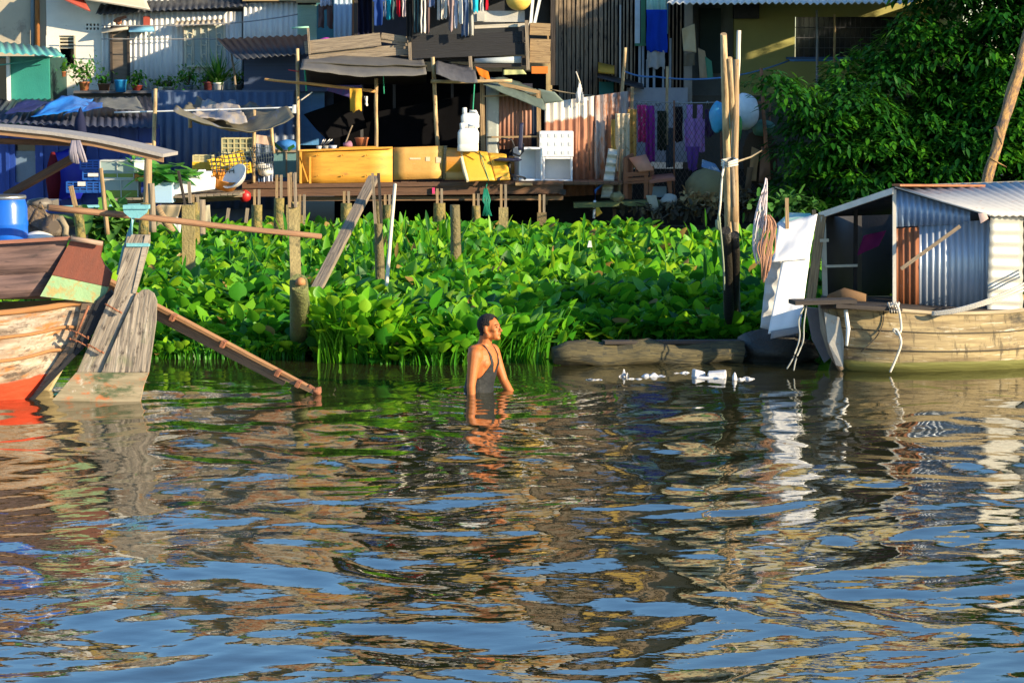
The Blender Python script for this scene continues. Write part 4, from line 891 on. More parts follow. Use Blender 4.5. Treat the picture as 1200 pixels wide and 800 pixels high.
one('hammock_cloth', m, cloth('striped_hammock', (.22, .05, .30), (.03, .14, .35), stretch=(12, 1), scale=3), 'purple and blue striped hammock cloth under the canopy', 'cloth')
hang('yellow_cloth', 410, 424, 104, 131, DY-.1, cloth('yellow_cloth', (.72, .40, .05)), 'yellow cloth hanging from the bamboo boom', 'cloth', folds=1)
hang('white_glove', 427, 431, 113, 123, DY-.05, cloth('white_cloth', (.75, .74, .72)), 'tiny white cloth clipped beside the yellow cloth', 'cloth', folds=1)
# laundry along the balcony
names = [('dark_navy', (.02, .03, .12)), ('navy_blue', (.02, .06, .25)), ('aqua', (.02, .5, .68)), ('crimson', (.55, .01, .03)), ('pale_pink', (.7, .58, .6)), ('black_cloth', (.02, .02, .022)), ('yellow_print', (.06, .12, .14)), ('cream_white', (.75, .70, .66)), ('white_blue', (.6, .65, .8)), ('mauve_brown', (.33, .25, .25)), ('grey_stone', (.42, .42, .40)), ('white_cotton', (.82, .80, .78)), ('dusk_blue', (.12, .18, .35)), ('denim', (.10, .16, .3)), ('brown_cloth', (.14, .09, .09))]
CL = {n: cloth(n, c) for n, c in names}
CL['yellow_print'] = cloth('yellow_print', (.03, .12, .16), stain=((.7, .6, .05), .6, 14))
LY = 43.5; G = 'laundry hung along the balcony'
rowd = [('shirt', 437, 450, -14, 31, 'navy_blue', 'navy shirt, first of the balcony laundry from the left'), ('shirt', 449, 453, -10, 20, 'white_blue', 'narrow pale blue cloth next to the navy shirt'), ('shirt', 452, 459, -12, 23, 'aqua', 'aqua blue shirt on the balcony line'),
 ('shirt', 459, 463, -12, 22, 'yellow_print', 'small teal patterned cloth between aqua and red shirts'), ('shirt', 464, 471, -14, 19, 'crimson', 'crimson red shirt on the balcony line'), ('shirt', 471, 476, -12, 19, 'pale_pink', 'pale pink cloth right of the crimson shirt'),
 ('trousers', 477, 484, -12, 48, 'black_cloth', 'long black trousers on the balcony line'), ('trousers', 485, 491, -14, 38, 'yellow_print', 'dark teal trousers with yellow flecks'), ('trousers', 493, 499, -12, 38, 'cream_white', 'cream trousers nearest the flecked teal ones'), ('shirt', 499, 504, -10, 39, 'brown_cloth', 'brown cloth between the cream clothes'),
 ('shirt', 501, 511, -16, 8, 'dusk_blue', 'short blue striped shirt on the balcony line'), ('trousers', 512, 520, -12, 24, 'cream_white', 'cream shorts in the middle of the balcony line'), ('shirt', 520, 525, -12, 22, 'white_cotton', 'narrow white shirt beside the cream shorts'), ('shirt', 525, 532, -12, 36, 'mauve_brown', 'mauve brown trousers on the balcony line'),
 ('shirt', 531, 537, -12, 33, 'white_blue', 'bluish white shirt right of the mauve trousers'), ('shirt', 537, 543, -14, 28, 'white_cotton', 'white shirt before the stone grey clothes'), ('trousers', 541, 549, -12, 43, 'denim', 'grey blue trousers reaching low at the right of the line'), ('trousers', 547, 555, -10, 42, 'grey_stone', 'stone grey trousers at the right end of the line'),
 ('shirt', 553, 561, -14, 14, 'aqua', 'short aqua shirt at the far right of the balcony line'), ('shirt', 562, 567, -14, 12, 'white_cotton', 'small white shirt next to the last red one'), ('shirt', 568, 573, -14, 13, 'crimson', 'small red shirt, last on the balcony line')]
for kd, x0, x1, y0, y1, c, lab in rowd:
    hang('hanging_'+kd, x0, x1, y0, y1, LY+rnd(-.08, .08), CL[c], lab, kd if kd == 'shirt' else 'trousers', G, folds=1.4, amp=.025, shape=SH_TROUSER if kd == 'trousers' else SH_SHIRT)
wire([(420, -13), (575, -13)], LY, .01, GREYW, 'clothes line along the balcony', 'cord')
hang('hanging_trousers', 373, 390, 5, 32, 47.4, CL['brown_cloth'], 'brown trousers hanging on the teal panel beside the louvre window', 'trousers', folds=2, shape=SH_TROUSER)
hang('hanging_cloth', 375, 389, -4, 7, 47.35, CL['white_blue'], 'pale cloth above the brown trousers', 'cloth')
hang('hanging_cloth', 418, 436, -20, 44, 45.2, cloth('deep_navy', (.012, .015, .045)), 'dark navy curtain in the balcony doorway', 'curtain')
m = MB(); m.lathe(P(416.5, 2, 47.3), [(.0, -.05), (.05, -.03), (.05, .03), (0, .05)], 8); one('orange_lamp', m, mat('orange_plastic', (.8, .35, .02)), 'small orange lamp on the brown corner post', 'lamp')
# ---------------------------------------------------------------- things on the deck
YP = mat('yellow_painted_ply', (.80, .40, .05), (.60, .27, .03), rough=.55, scale=2, stretch=(1, 7), contrast=.15, stain=[((.45, .2, .04), .6, 4, (1, 3)), ((.25, .12, .04), .68, 9)])
BP = mat('tan_painted_ply', (.72, .40, .11), (.56, .29, .07), rough=.55, scale=2, contrast=.15, stain=[((.35, .17, .05), .66, 6), ((.78, .6, .38), .68, 5, (.6, 3))])
OP = mat('orange_curved_ply', (.62, .28, .04), (.50, .2, .03), rough=.3, scale=1.5, band=(1, .12, -.08, (.78, .45, .2)))
CP = mat('yellow_seat_sheet', (.82, .46, .05), (.7, .38, .04), rough=.45, scale=3, stain=((.7, .6, .42), .66, 5))
def dz(py, Y): return P(600, py, Y).z
t = thing('plywood_sheet', 'long yellow plywood panel with small pegs standing on the deck edge', 'panel', P(400, 215, DY))
m = MB(); m.psheet([(351, 215), (460, 213.5), (460, 173.5), (351, 177)], DY+.02, 4, 4, None, .03); m.build('board', YP, t)
m = MB(); m.beam(P(351, 176.5, DY), P(460, 173, DY), .06, .03); m.beam(P(352.5, 215, DY-.01), P(352.5, 178, DY-.01), .04, .02); m.beam(P(363.5, 215, DY-.01), P(363.5, 184, DY-.01), .035, .02); m.beam(P(351, 183, DY-.01), P(361, 213, DY-.01), .02, .02); m.build('edge_strip', YP, t)
for x in (373, 402, 430):
    for y in (182, 206):
        m = MB(); m.lathe(P(x, y, DY-.01), [(.014, 0), (.008, .02), (.003, .03)], 8, (0, -1, .2)); m.build('peg', YP, t)
t = thing('plywood_sheet', 'tan painted panel with faded white marks beside the long yellow panel', 'panel', P(490, 212, DY))
m = MB(); m.psheet([(461, 211), (518, 209), (520, 171), (461, 173)], DY+.02, 4, 4, None, .03); m.build('board', BP, t)
m = MB(); m.psheet([(519, 210), (522.5, 210), (524, 171), (520, 171)], DY, 1, 1, None, .05); m.build('edge_strip', WOOD_TAN, t)
m = MB(); [m.pbox(x, y, x+w, y+hh, DY+.012, .004) for x, y, w, hh in ((480, 185, 13, 2), (499, 184, 5, 5), (511, 184, 6, 7))]; m.build('faded_mark', mat('faded_mark', (.78, .58, .40), (.72, .5, .3)), t)
m = MB(); m.psheet([(521, 211), (547, 211), (538, 174), (523, 173)], DY+.05, 10, 10, lambda u, v: .09*math.sin(PI*v/.6), .02); one('bent_plywood', m, OP, 'curved glossy orange plywood sheet between tan panel and slanting yellow sheets', 'panel')
t = thing('slanting_sheet', 'pair of slanting yellow sheets with frayed pale edge leaning on the deck', 'panel', P(568, 212, DY))
m = MB(); m.psheet([(548.5, 212), (580, 212), (571, 179), (540, 176)], [DY-.35, DY-.3, DY+.1, DY+.1], 10, 8, lambda u, v: .02*math.sin(u*5), .02); m.build('sheet', CP, t)
m = MB(); m.psheet([(580.5, 211), (598, 211), (593, 181), (572, 179)], [DY-.25, DY-.2, DY+.1, DY+.1], 8, 8, lambda u, v: .015*math.sin(u*7), .02); m.build('sheet', CP, t)
m = MB(); m.tube([P(548, 212.5, DY-.38), P(544, 200, DY-.2), P(541, 186, DY-.02), P(540, 176, DY+.08)], [.025, .035, .03, .02], 7, True, .4); m.build('frayed_edge', mat('frayed_foam', (.75, .66, .45)), t)
m = MB(); m.tube([P(573, 212, DY-.34), P(566, 190, DY-.1), P(562, 178, DY+.07)], .007, 5); m.build('cord', GREEN_ROPE, t)
m = MB(); m.psheet([(598, 206), (603, 206), (603, 183), (596, 183)], DY+.3, 1, 1, None, .03); one('orange_board', m, mat('orange_board', (.55, .25, .06)), 'narrow orange board between the yellow sheets and the open foam box', 'board')
# jerrycans
def jerry(label, x0, x1, y0, y1, Y, tilt=0):
    a, b = P(x0, y1, Y), P(x1, y0, Y); w = b.x-a.x; hh = b.z-a.z; c = V((a.x+b.x)/2, Y, a.z); t = thing('jerrycan', label, 'jerrycan', c)
    m = MB(); k = 0; prof = [(0, .9), (.03, 1), (.25, .98), (.28, .95), (.31, .99), (.72, 1), (.84, .86), (.9, .5)]
    base = len(m.v); n = 20
    for (zz, s) in prof:
        for j in range(n):
            an = 2*PI*j/n; cx = math.copysign(abs(math.cos(an))**.45, math.cos(an)); cy = math.copysign(abs(math.sin(an))**.45, math.sin(an))
            m.v.append(c + V(cx*w/2*s*.98 + tilt*zz*hh, cy*w*.3*s, zz*hh))
    for i in range(len(prof)-1):
        for j in range(n): q = (j+1) % n; m.face((i*n+j, i*n+q, (i+1)*n+q, (i+1)*n+j), [(0, 0)]*4, True)
    m.face([(len(prof)-1)*n+j for j in range(n)], [(0, 0)]*n); m.face([j for j in reversed(range(n))], [(0, 0)]*n)
    m.build('body', WHITE_PL, t)
    m = MB(); m.tube([c+V(-.02*w+tilt*hh, 0, hh*.86), c+V(-.02*w+tilt*hh, 0, hh*1.0), c+V(w*.3+tilt*hh, 0, hh*1.0), c+V(w*.36+tilt*hh, 0, hh*.84)], .022, 8); m.build('handle', WHITE_PL, t)
    MB().lathe(c+V(-w*.3+tilt*hh, 0, hh*.86), [(.04, 0), (.04, .09), (.03, .1)], 12).build('cap', WHITE_PL, t)
jerry('large white jerrycan hanging low against the shed post', 535.5, 561, 147, 177.5, DY-.1, .03)
jerry('smaller white jerrycan hung directly above the large one', 540, 562, 130.5, 150, DY+.12)
# shed with corrugated brown sheet
t = thing('tin_shed', 'small shed frame with a brown corrugated sheet and a milky panel', 'shed', P(598, 212, 43.6))
m = MB(); m.beam(P(566.5, 212, 43.2), P(565, 90, 43.2), .075, .07); m.beam(P(632, 200, 43.2), P(631, 106, 43.2), .07, .06); m.beam(P(566, 113, 43.15), P(630, 111, 43.15), .03, .03); m.beam(P(570, 161, 43.15), P(630, 160, 43.15), .03, .03); m.beam(P(584, 98, 43.1), P(632, 108, 43.1), .05, .06); m.build('frame', WOOD_TAN, t)
m = MB(); m.corr([(584, 175), (623, 175), (623, 110), (584, 99)], 43.4, .075, .014); m.build('corrugated_sheet', TIN_BROWN, t)
m = MB(); m.psheet([(569.5, 200), (584, 200), (585, 98), (569.5, 98)], 43.35, 4, 6, None, .006); m.build('milky_panel', mat('milky_sheet', (.42, .44, .40), (.3, .33, .31), rough=.3, stain=((.6, .62, .6), .6, 4)), t)
m = MB(); m.psheet([(622, 200), (631, 200), (630, 109), (622, 107)], 43.6, 1, 1, None, .02); m.build('side_panel', mat('blue_black_panel', (.02, .035, .07)), t)
MB().pbox(584, 98, 624, 210, 43.75, .04).build('back_panel', mat('dark_navy_back', (.02, .02, .04)), t)
rag('canopy_scrap', [(561, 88), (575, 96), (572, 84), (557, 78)], 42.9, cloth('orange_scrap', (.75, .2, .02)), 'orange scrap of plastic at the canopy corner', 'cloth', .04)
rag('canopy_scrap', [(590, 88), (617, 87), (613, 82), (590, 82)], 43.0, cloth('yellow_green_scrap', (.65, .65, .3)), 'pale yellow scrap on the shed roof', 'cloth', .03)
tarp('shed_tarpaulin', 'dark green tarpaulin edge drooping over the shed corner', [(566, 92), (640, 122), (628, 104), (590, 90)], [42.9, 42.9, 43.8, 43.8], mat('grey_green_tarp', (.10, .14, .12), (.05, .07, .06)), 0, 16, 8, .03, hem=.1)
# office chair
c = P(600, 211.5, DY+.0); c = P(597, 211.5, DY-.05); t = thing('office_chair', 'dark blue office chair with a curved arm standing on the deck edge', 'chair', c)
OC = mat('dark_blue_chair', (.03, .035, .09), (.02, .02, .05), rough=.5); OB = mat('chair_black', (.03, .03, .035), rough=.5)
S_ = .0142
m = MB(); m.blob(c+V(-.02, 0, 24*S_*1), (.24, .2, .035), 14, 8, .05); m.build('seat', OC, t)
m = MB(); m.psheet([(607, 176), (612, 176), (613.5, 144), (609, 145)], DY-.05, 3, 8, lambda u, v: .03*math.sin(v*4), .3); m.build('backrest', OC, t)
m = MB(); m.tube([P(601, 180, DY-.1), P(609, 183, DY-.05), P(613, 178, DY-.02), P(613, 168, DY)], .018, 7); m.build('back_bar', OB, t)
m = MB(); m.tube([P(585, 178, DY-.3), P(583, 168, DY-.3), P(588, 162, DY-.3), P(600, 164, DY-.3), P(603, 172, DY-.3), P(597, 179, DY-.28)], .014, 7); m.build('armrest', OB, t)
m = MB(); m.tube([c+V(0, 0, .08), c+V(0, 0, .33)], .026, 8); m.build('column', OB, t)
for k in range(5):
    a = 2*PI*k/5+.2; e = c+V(.26*math.cos(a), .26*math.sin(a), .045); m = MB(); m.tube([c+V(0, 0, .1), e], [.025, .015], 6); lg = m.build('leg', OB, t)
    m = MB(); m.lathe(e-V(0, .012, .018), [(.02, 0), (.024, .005), (.024, .02), (.02, .024)], 10, (0, 1, 0)); m.build('caster', OB, lg)
# foam boxes
def foambox(label, x0, x1, y0, y1, Y, d, openf, lip=.03, rot=0, cells=None):
    a, b = P(x0, y1, Y), P(x1, y0, Y); w = b.x-a.x; hh = b.z-a.z; c = V((a.x+b.x)/2, Y+d/2, a.z); t = thing('foam_box', label, 'box', c, 'white foam boxes')
    m = MB(); e = .035
    X0, X1, Y0, Y1, Z0, Z1 = -w/2, w/2, -d/2, d/2, 0, hh
    def bx(*q): m.box(c.x+q[0], c.x+q[1], c.y+q[2], c.y+q[3], c.z+q[4], c.z+q[5])
    if openf:   # open side faces the river
        bx(X0, X1, Y1-e, Y1, Z0, Z1); bx(X0, X0+e, Y0, Y1-e-.001, Z0, Z1); bx(X1-e, X1, Y0, Y1-e-.001, Z0, Z1); bx(X0+e+.001, X1-e-.001, Y0, Y1-e-.001, Z0, Z0+e); bx(X0+e+.001, X1-e-.001, Y0, Y1-e-.001, Z1-e, Z1)
    else: bx(X0, X1, Y0, Y1, Z0, Z1)
    o = m.build('body', FOAM, t, bevel=.012)
    if not openf:
        m = MB(); nx = max(2, int(w/.11)); nz = max(1, int(hh/.13))
        for i in range(nx):
            for j in range(nz):
                cx = X0+w*(i+.5)/nx; cz = hh*(j+.5)/nz; bx(cx-.028, cx+.028, Y0-.008, Y0-.002, cz-.03, cz+.03)
        m.build('moulded_pad', mat('foam_pad', (.74, .76, .8)), t, bevel=.006)
    t.rotation_euler.z = rot; return t
foambox('tall open foam box facing the river beside the office chair', 604, 633, 173, 212.5, DY+.15, .4, True, rot=.25)
foambox('closed foam box on top of the pair at the right end of the deck', 632, 672, 154, 184, DY+.45, .45, False)
foambox('foam box with a hollow front beneath the closed one', 636, 671, 184.3, 213, DY+.45, .45, True)
m = MB(); m.beam(P(560, 218, DY+.2), P(727, 214, DY+.9), .5, .03); one('deck_board', m, WOOD_DARK, 'dark board under the foam boxes reaching past the deck end', 'board')
m = MB(); m.pbox(604, 214, 624, 217.5, DY-.2, .3); one('tan_block', m, WOOD_TAN, 'tan block of wood lying on the deck beam below the open foam box', 'block')
m = MB(); m.pbox(506.5, 220, 509.5, 227, DY-.08, .03); one('pink_tag', m, mat('pink_tag', (.8, .05, .2)), 'small pink tag hanging on the deck beam', 'tag')
m = MB()
for k in range(16): m.tube([P(569+rnd(-2, 2), 221, DY-.1), P(570+rnd(-5, 5), 235, DY-.15), P(571+rnd(-6, 7), 253, DY-.12)], .009, 4)
m.tube([P(569, 221, DY-.1), P(571, 214, DY-.1)], .012, 5)
one('green_net', m, mat('green_net', (.01, .28, .18), rough=.6), 'bundle of dark green fishing net hanging from the deck beam', 'net')
# clutter behind the panels on the deck
m = MB(); m.lathe(P(424, 173, 43.3), [(.08, 0), (.11, .14), (.12, .15), (.12, .17)], 14); one('clay_pot', m, TERRA, 'reddish clay pot behind the yellow panel', 'pot')
m = MB(); m.pole(P(403, 172, 43.3), P(413, 147, 43.3), .014, .012); one('ladle_stick', m, WOOD_GREY, 'thin stick leaning behind the yellow panel', 'stick')
m = MB(); m.beam(P(398, 173.5, 43.0), P(440, 172.5, 43.0), .3, .03); one('counter_board', m, YP, 'narrow yellow board lying on the top of the yellow panel', 'board')
m = MB(); m.blob(P(408, 170, 43.2), (.09, .08, .06), 9, 6, .25, 5); one('cloth_heap', m, cloth('pinkish_cloth', (.4, .2, .3)), 'small pinkish heap of cloth behind the yellow panel', 'cloth')
for x, r_, c_, l in ((374, .05, 'white_cotton', 'white cup among the dishes behind the yellow panel'), (382, .06, 'grey_stone', 'grey bowl among the dishes behind the yellow panel'), (390, .07, 'white_blue', 'upturned pale bowl among the dishes behind the yellow panel')):
    m = MB(); m.lathe(P(x, 177, 43.1), [(r_*.6, 0), (r_, .05+r_*.5), (r_*.95, .06+r_*.5), (r_*.5, .02)], 12); one('bowl', m, CL[c_], l, 'bowl')
m = MB(); [m.tube([P(376+k*2, 170, 43.15), P(379+k*3+rnd(-2, 2), 163, 43.15)], .009, 5) for k in range(4)]; one('cutlery', m, STEEL, 'bundle of utensils above the dishes behind the yellow panel', 'utensils')
# teal box, cloths, crates, basin, left part
t = thing('teal_cabinet', 'teal and grey cabinet at the left end of the yellow panels', 'cabinet', P(334, 215, 43.0))
MB().pbox(321, 178, 349, 208, 43, .4).build('body', mat('dusty_teal', (.13, .26, .28), (.08, .18, .2)), t); m = MB(); m.pbox(335, 179, 336.5, 207, 42.97, .02); m.pbox(320, 176, 350, 178.5, 42.95, .45); m.build('trim', WOOD_GREY, t)
MB().pbox(329, 208.5, 350, 218, 42.98, .4).build('base', mat('navy_base', (.02, .06, .16)), t)
m = MB(); m.blob(P(336, 171, 43.2), (.19, .15, .1), 12, 8, .15, 6); one('blue_bag', m, mat('blue_plastic', (.03, .2, .6)), 'blue plastic bag on top of the teal cabinet', 'bag')
rag('green_leaf', [(316, 166), (330, 178), (332, 175), (319, 164)], 42.9, PLANTL, 'long green banana leaf laid by the blue bag', 'leaf', .02)
rag('banana_leaf', [(338, 178), (346, 172), (344, 169), (337, 173)], 42.9, PLANTL, 'short green leaf right of the blue bag', 'leaf', .02)
hang('hanging_cloth', 301, 309, 190, 222, 42.7, CL['denim'], 'blue jeans draped by the crates', 'trousers', folds=2)
hang('hanging_cloth', 309, 320, 192, 220, 42.7, CL['white_blue'], 'blue and white cloth draped left of the teal cabinet', 'cloth', folds=2)
m = MB(); m.blob(P(310, 200, 42.6), (.12, .1, .09), 12, 8, .2, 9); m.blob(P(306, 195, 42.65), (.08, .1, .07), 12, 8, .2, 10); one('white_sack', m, CL['white_cotton'], 'crumpled white sack among the draped cloths', 'sack')
def crate(label, x0, x1, y0, y1, Y, d, m_, rot=0, grid=True, tilt=0, cat='crate', name='plastic_crate', solid=False):
    a, b = P(x0, y1, Y), P(x1, y0, Y); w = b.x-a.x; hh = b.z-a.z; c = V((a.x+b.x)/2, Y+d/2, a.z); t = thing(name, label, cat, c, None)
    m = MB(); e = .02
    def bx(x0_, x1_, y0_, y1_, z0_, z1_): m.box(c.x+x0_, c.x+x1_, c.y+y0_, c.y+y1_, c.z+z0_, c.z+z1_)
    bx(-w/2, w/2, -d/2, d/2, 0, e)
    for zz in ([hh*k/4 for k in range(1, 5)]): bx(-w/2, w/2, -d/2-.004, -d/2+e, zz-e, zz); bx(-w/2, w/2, d/2-e, d/2, zz-e, zz); bx(-w/2-.003, -w/2+e, -d/2+e, d/2-e, zz-e, zz); bx(w/2-e, w/2+.003, -d/2+e, d/2-e, zz-e, zz)
    n = max(3, int(w/.1))
    for k in range(n+1): xx = -w/2+w*k/n; bx(xx-.01, xx+.01, -d/2-.006, -d/2+e*.8, .002, hh+.002)
    for k in range(4): yy = -d/2+d*k/3; bx(-w/2-.005, -w/2+e*.8, yy-.01, yy+.01, .003, hh+.003); bx(w/2-e*.8, w/2+.005, yy-.01, yy+.01, .003, hh+.003)
    m.build('basket', m_, t)
    if solid is not False:
        m = MB(); bx(-w/2+.012, w/2-.012, -d/2+.012, d/2-.012, .022, hh*.93); m.build('lining', solid, t)
    t.rotation_euler = (0, tilt, rot); return t
YEL = mat('yellow_crate_plastic', (.85, .58, .04), (.7, .45, .03), rough=.4); CRM = mat('cream_crate_plastic', (.6, .55, .32), rough=.4)
crate('big yellow crate tilted under a net, behind the orange basin', 247, 288, 182, 201, 42.5, .4, YEL, .2, tilt=-.28, solid=YEL)
crate('lower yellow crate between basin and pole', 268, 293, 192, 204, 42.3, .4, YEL, .1, tilt=-.1, solid=mat('yellow_deep', (.7, .4, .02)))
crate('pale greenish crate at the back under the olive tarpaulin', 260, 296, 162, 184, 43.6, .4, CRM, solid=mat('green_grey', (.25, .28, .2)))
crate('small yellow crate behind the broad leaves', 226, 246, 190, 203, 42.9, .4, YEL, solid=YEL)
crate('faded cream crate on the small yellow crate', 226, 249, 182, 190, 43.1, .35, CRM, solid=mat('dull_cream', (.4, .36, .22)))
m = MB()
for k in range(9): m.tube([P(246+k*5, 176+abs(k-4), 42.25), P(248+k*5.2, 190, 42.1), P(249+k*5, 203, 42.05)], .008, 4)
for k in range(5): m.tube([P(246, 179+k*5, 42.2), P(265, 181+k*5, 42.0), P(291, 178+k*5, 42.2)], .008, 4)
one('loose_net', m, mat('dark_blue_net', (.05, .08, .1)), 'loose dark net thrown over the tilted yellow crate', 'net')
m = MB()
for k in range(10): m.tube([P(292+k*3, 170, 42.5), P(294+k*3, 184, 42.4), P(300+k*2, 200, 42.4)], .006, 4)
for k in range(5): m.tube([P(291, 172+k*6, 42.5), P(306, 174+k*6, 42.4), P(320, 172+k*6, 42.5)], .006, 4)
one('fishing_net', m, mat('dark_blue_net', (.05, .08, .1)), 'dark fishing net hung between the poles above the draped cloths', 'net')
rag('pink_cloth', [(299, 168), (318, 171), (316, 160), (300, 158)], 42.9, cloth('pale_peach', (.7, .5, .42)), 'pale peach cloth under the olive tarpaulin edge', 'cloth', .05)
t = thing('orange_basin', 'orange basin lying tipped beside the white enamel basin', 'basin', P(262, 221, 42.0))
MB().lathe(P(263, 212, 42.1), [(.12, -.12), (.2, -.1), (.26, .08), (.27, .09), (.25, .09), (.18, -.08), (.001, -.08)], 20, (.25, -.3, .9)).build('basin', mat('orange_basin_plastic', (.65, .26, .04), rough=.4), t)
MB().lathe(P(279, 211, 41.95), [(.08, -.02), (.16, -.0), (.24, .1), (.25, .11), (.23, .11), (.14, .02), (.001, .01)], 22, (-.55, -.55, .6)).build('x', WHITE_PL, None); wb = bpy.data.objects['x']; wb.name = 'enamel_basin'; wb['label'] = 'white basin tipped up against the orange basin'; wb['category'] = 'basin'
m = MB(); m.blob(P(287, 230, 42.3), (.1, .08, .1), 10, 6, .15, 3); one('red_pot', m, mat('red_plastic', (.5, .02, .02), rough=.4), 'red plastic pot hanging below the staging edge', 'pot')
m = MB(); m.psheet([(203, 229), (252, 222), (253, 208), (203, 209)], [41.6, 41.7, 41.7, 41.6], 2, 2, None, .4); one('foam_box', m, FOAM, 'long white foam box at the front of the staging', 'box', 'white foam boxes', .02)
m = MB(); m.pbox(230, 201, 247, 208, 41.9, .25); m.pbox(232, 199, 240, 201, 41.95, .15); one('foam_box', m, FOAM, 'small white foam block on top of the long foam box', 'box', 'white foam boxes', .01)
t = thing('blue_planter_box', 'pale blue foam planter with broad green leaves beside the tanks', 'planter', P(190, 238, 41.5))
MB().pbox(177, 215, 202, 238, 41.4, .4).build('box', mat('pale_blue_foam', (.38, .56, .74), (.32, .48, .66)), t, bevel=.012); MB().pbox(176, 213.5, 203, 216.5, 41.38, .44).build('rim', mat('pale_rim', (.6, .72, .82)), t)
r = np.random.RandomState(31); n = 60
bx = np.array(P(190, 214, 41.6)); s = r.randn(n, 3)*[.2, .12, .06]+bx+[.1, 0, .12]
v, q = blades(s, r.rand(n)*6.28, r.randn(n)*.3+.15, .2+.25*r.rand(n), .14+.14*r.rand(n), np.full(n, .12), [.5, .95, 1, .7, .15], .3*r.rand(n)); v, q, at = merge([(v, q)], [r.rand(n)])
TARO = leaf_material('taro_leaf', [(0, (.03, .20, .03)), (.6, (.09, .38, .06)), (1, (.22, .52, .10))], .35, .4)
np_mesh('foliage', v-np.array(t['_w']), q, TARO, True, at).parent = t
r = np.random.RandomState(32)
t2 = thing('taro_plant', 'large pale green taro leaves hanging over the long foam box', 'plant', P(210, 208, 41.9))
s = np.array([P(197, 196, 41.7), P(204, 192, 41.8), P(212, 195, 41.7), P(190, 199, 41.6), P(219, 200, 41.7), P(186, 206, 41.5)]); n = len(s)
v, q = blades(s, np.array([2.8, 1.2, .1, 3.0, .0, 4.0]), np.array([.1, .1, -.25, .1, -.35, -.2]), np.array([.3, .25, .36, .26, .3, .26]), np.array([.28, .3, .3, .26, .22, .2]), np.full(n, .15), [.6, 1, .9, .55, .05], np.full(n, .3)); v, q, at = merge([(v, q)], [.5+.5*r.rand(n)])
np_mesh('leaf', v-np.array(t2['_w']), q, TARO, True, at).parent = t2
m = MB(); [m.tube([P(200, 215, 42), P(190+k*6, 200, 41.8)], .012, 5) for k in range(5)]; m.build('stem', PLANTL, t2)
GW = mat('green_tank_water', (.16, .26, .03), (.09, .17, .02), rough=.2, bump=0); GL = mat('cloudy_tank_glass', (.30, .38, .36), (.22, .3, .3), rough=.25, bump=0, stain=((.42, .44, .4), .62, 3))
def tank(label, x0, x1, y0, y1, Y, wl):
    t = thing('fish_tank', label, 'fish tank', P((x0+x1)/2, y1, Y), 'cloudy fish tanks on the staging')
    MB().pbox(x0+.4, y0, x1-.4, wl, Y+.02, .36).build('glass', GL, t); MB().pbox(x0+.4, wl, x1-.4, y1, Y+.02, .36).build('green_water', GW, t)
    m = MB(); m.pbox(x0, y0-1.2, x1, y0+.4, Y, .4); m.pbox(x0, y1-1, x1, y1+1, Y, .4); m.pbox(x0, y0, x0+.9, y1, Y, .03); m.pbox(x1-.9, y0, x1, y1, Y, .03); m.pbox((x0+x1)/2, y0, (x0+x1)/2+.6, y1, Y, .02); m.build('rim', mat('tank_rim', (.55, .56, .52)), t)
tank('upper cloudy fish tank with a strip of green water', 117, 157, 189, 209, 41.9, 203.5)
tank('lower cloudy fish tank half full of green water', 121, 162, 211, 234, 41.8, 223)
m = MB(); m.pbox(157, 189, 169, 203, 41.8, .3); m.pbox(156.5, 188, 169.5, 190, 41.78, .33); one('white_tub', m, WHITE_PL, 'white tub with sprouting leaves on the right of the tanks', 'tub', None, .01)
m = MB(); m.pbox(158, 204, 169, 212, 41.75, .3); one('orange_box', m, mat('orange_box', (.75, .25, .03)), 'small orange box under the white tub', 'box')
n = 30; s = r.randn(n, 3)*[.08, .08, .05]+np.array(P(161, 186, 41.9)); v, q = blades(s, r.rand(n)*6.28, r.rand(n), .1+.08*r.rand(n), np.full(n, .06), np.full(n, .1), [.3, 1, .9, .6, .1], .2*r.rand(n)); v, q, at = merge([(v, q)], [r.rand(n)])
o = np_mesh('seedling_plant', v, q, TARO, True, at); o['label'] = 'green seedlings growing in the white tub by the tanks'; o['category'] = 'plant'
# blue crates and shaded things by the blue house
for k, (x0, x1, y0, y1, l) in enumerate(((94, 116, 188, 199, 'patterned blue crate, topmost of the blue crates'), (97, 117, 200, 211, 'blue crate with white writing strip in the middle of its stack'), (78, 117, 213, 226, 'wide blue crate at the bottom of the blue crates'))):
    t = crate(l, x0, x1, y0, y1, 43.2, .4, mat('blue_crate_plastic', (.02, .12, .5), rough=.4), solid=mat('navy_inside', (.01, .03, .14)))
for (x, y, w, hh, l) in ((103, 203, 12, 4, 'white label strip on the middle blue crate'), (91, 213, 9, 5, 'white label strip on the bottom blue crate')):
    m = MB(); m.pbox(x, y, x+w, y+hh, 43.15, .01); one('paper_label', m, CL['white_cotton'], l, 'label')
m = MB(); m.lathe(P(63, 233, 43.9), [(.09, 0), (.13, .3), (.12, .5), (.05, .75), (.03, .8)], 12); one('red_sack', m, cloth('dark_red', (.14, .01, .02)), 'dark red sack standing in the shade against the blue house', 'sack')
m = MB(); m.blob(P(80, 205, 44.3), (.35, .1, .45), 14, 10, .12, 12); one('blue_tarp_cover', m, mat('royal_cover', (.01, .02, .45), rough=.5), 'royal blue plastic cover hung in the shade behind the blue crates', 'cover')
m = MB(); m.blob(P(95, 158, 43.4), (.1, .1, .42), 12, 10, .15, 13); one('hanging_bag', m, cloth('navy_bag', (.02, .025, .07)), 'navy bag hanging under the low dark roof', 'bag')
m = MB(); m.beam(P(56, 243, 41.2), P(170, 240, 41.4), .12, .04); one('turquoise_plank', m, TEAL_STEEL, 'turquoise plank lying low behind the boat engine', 'plank')
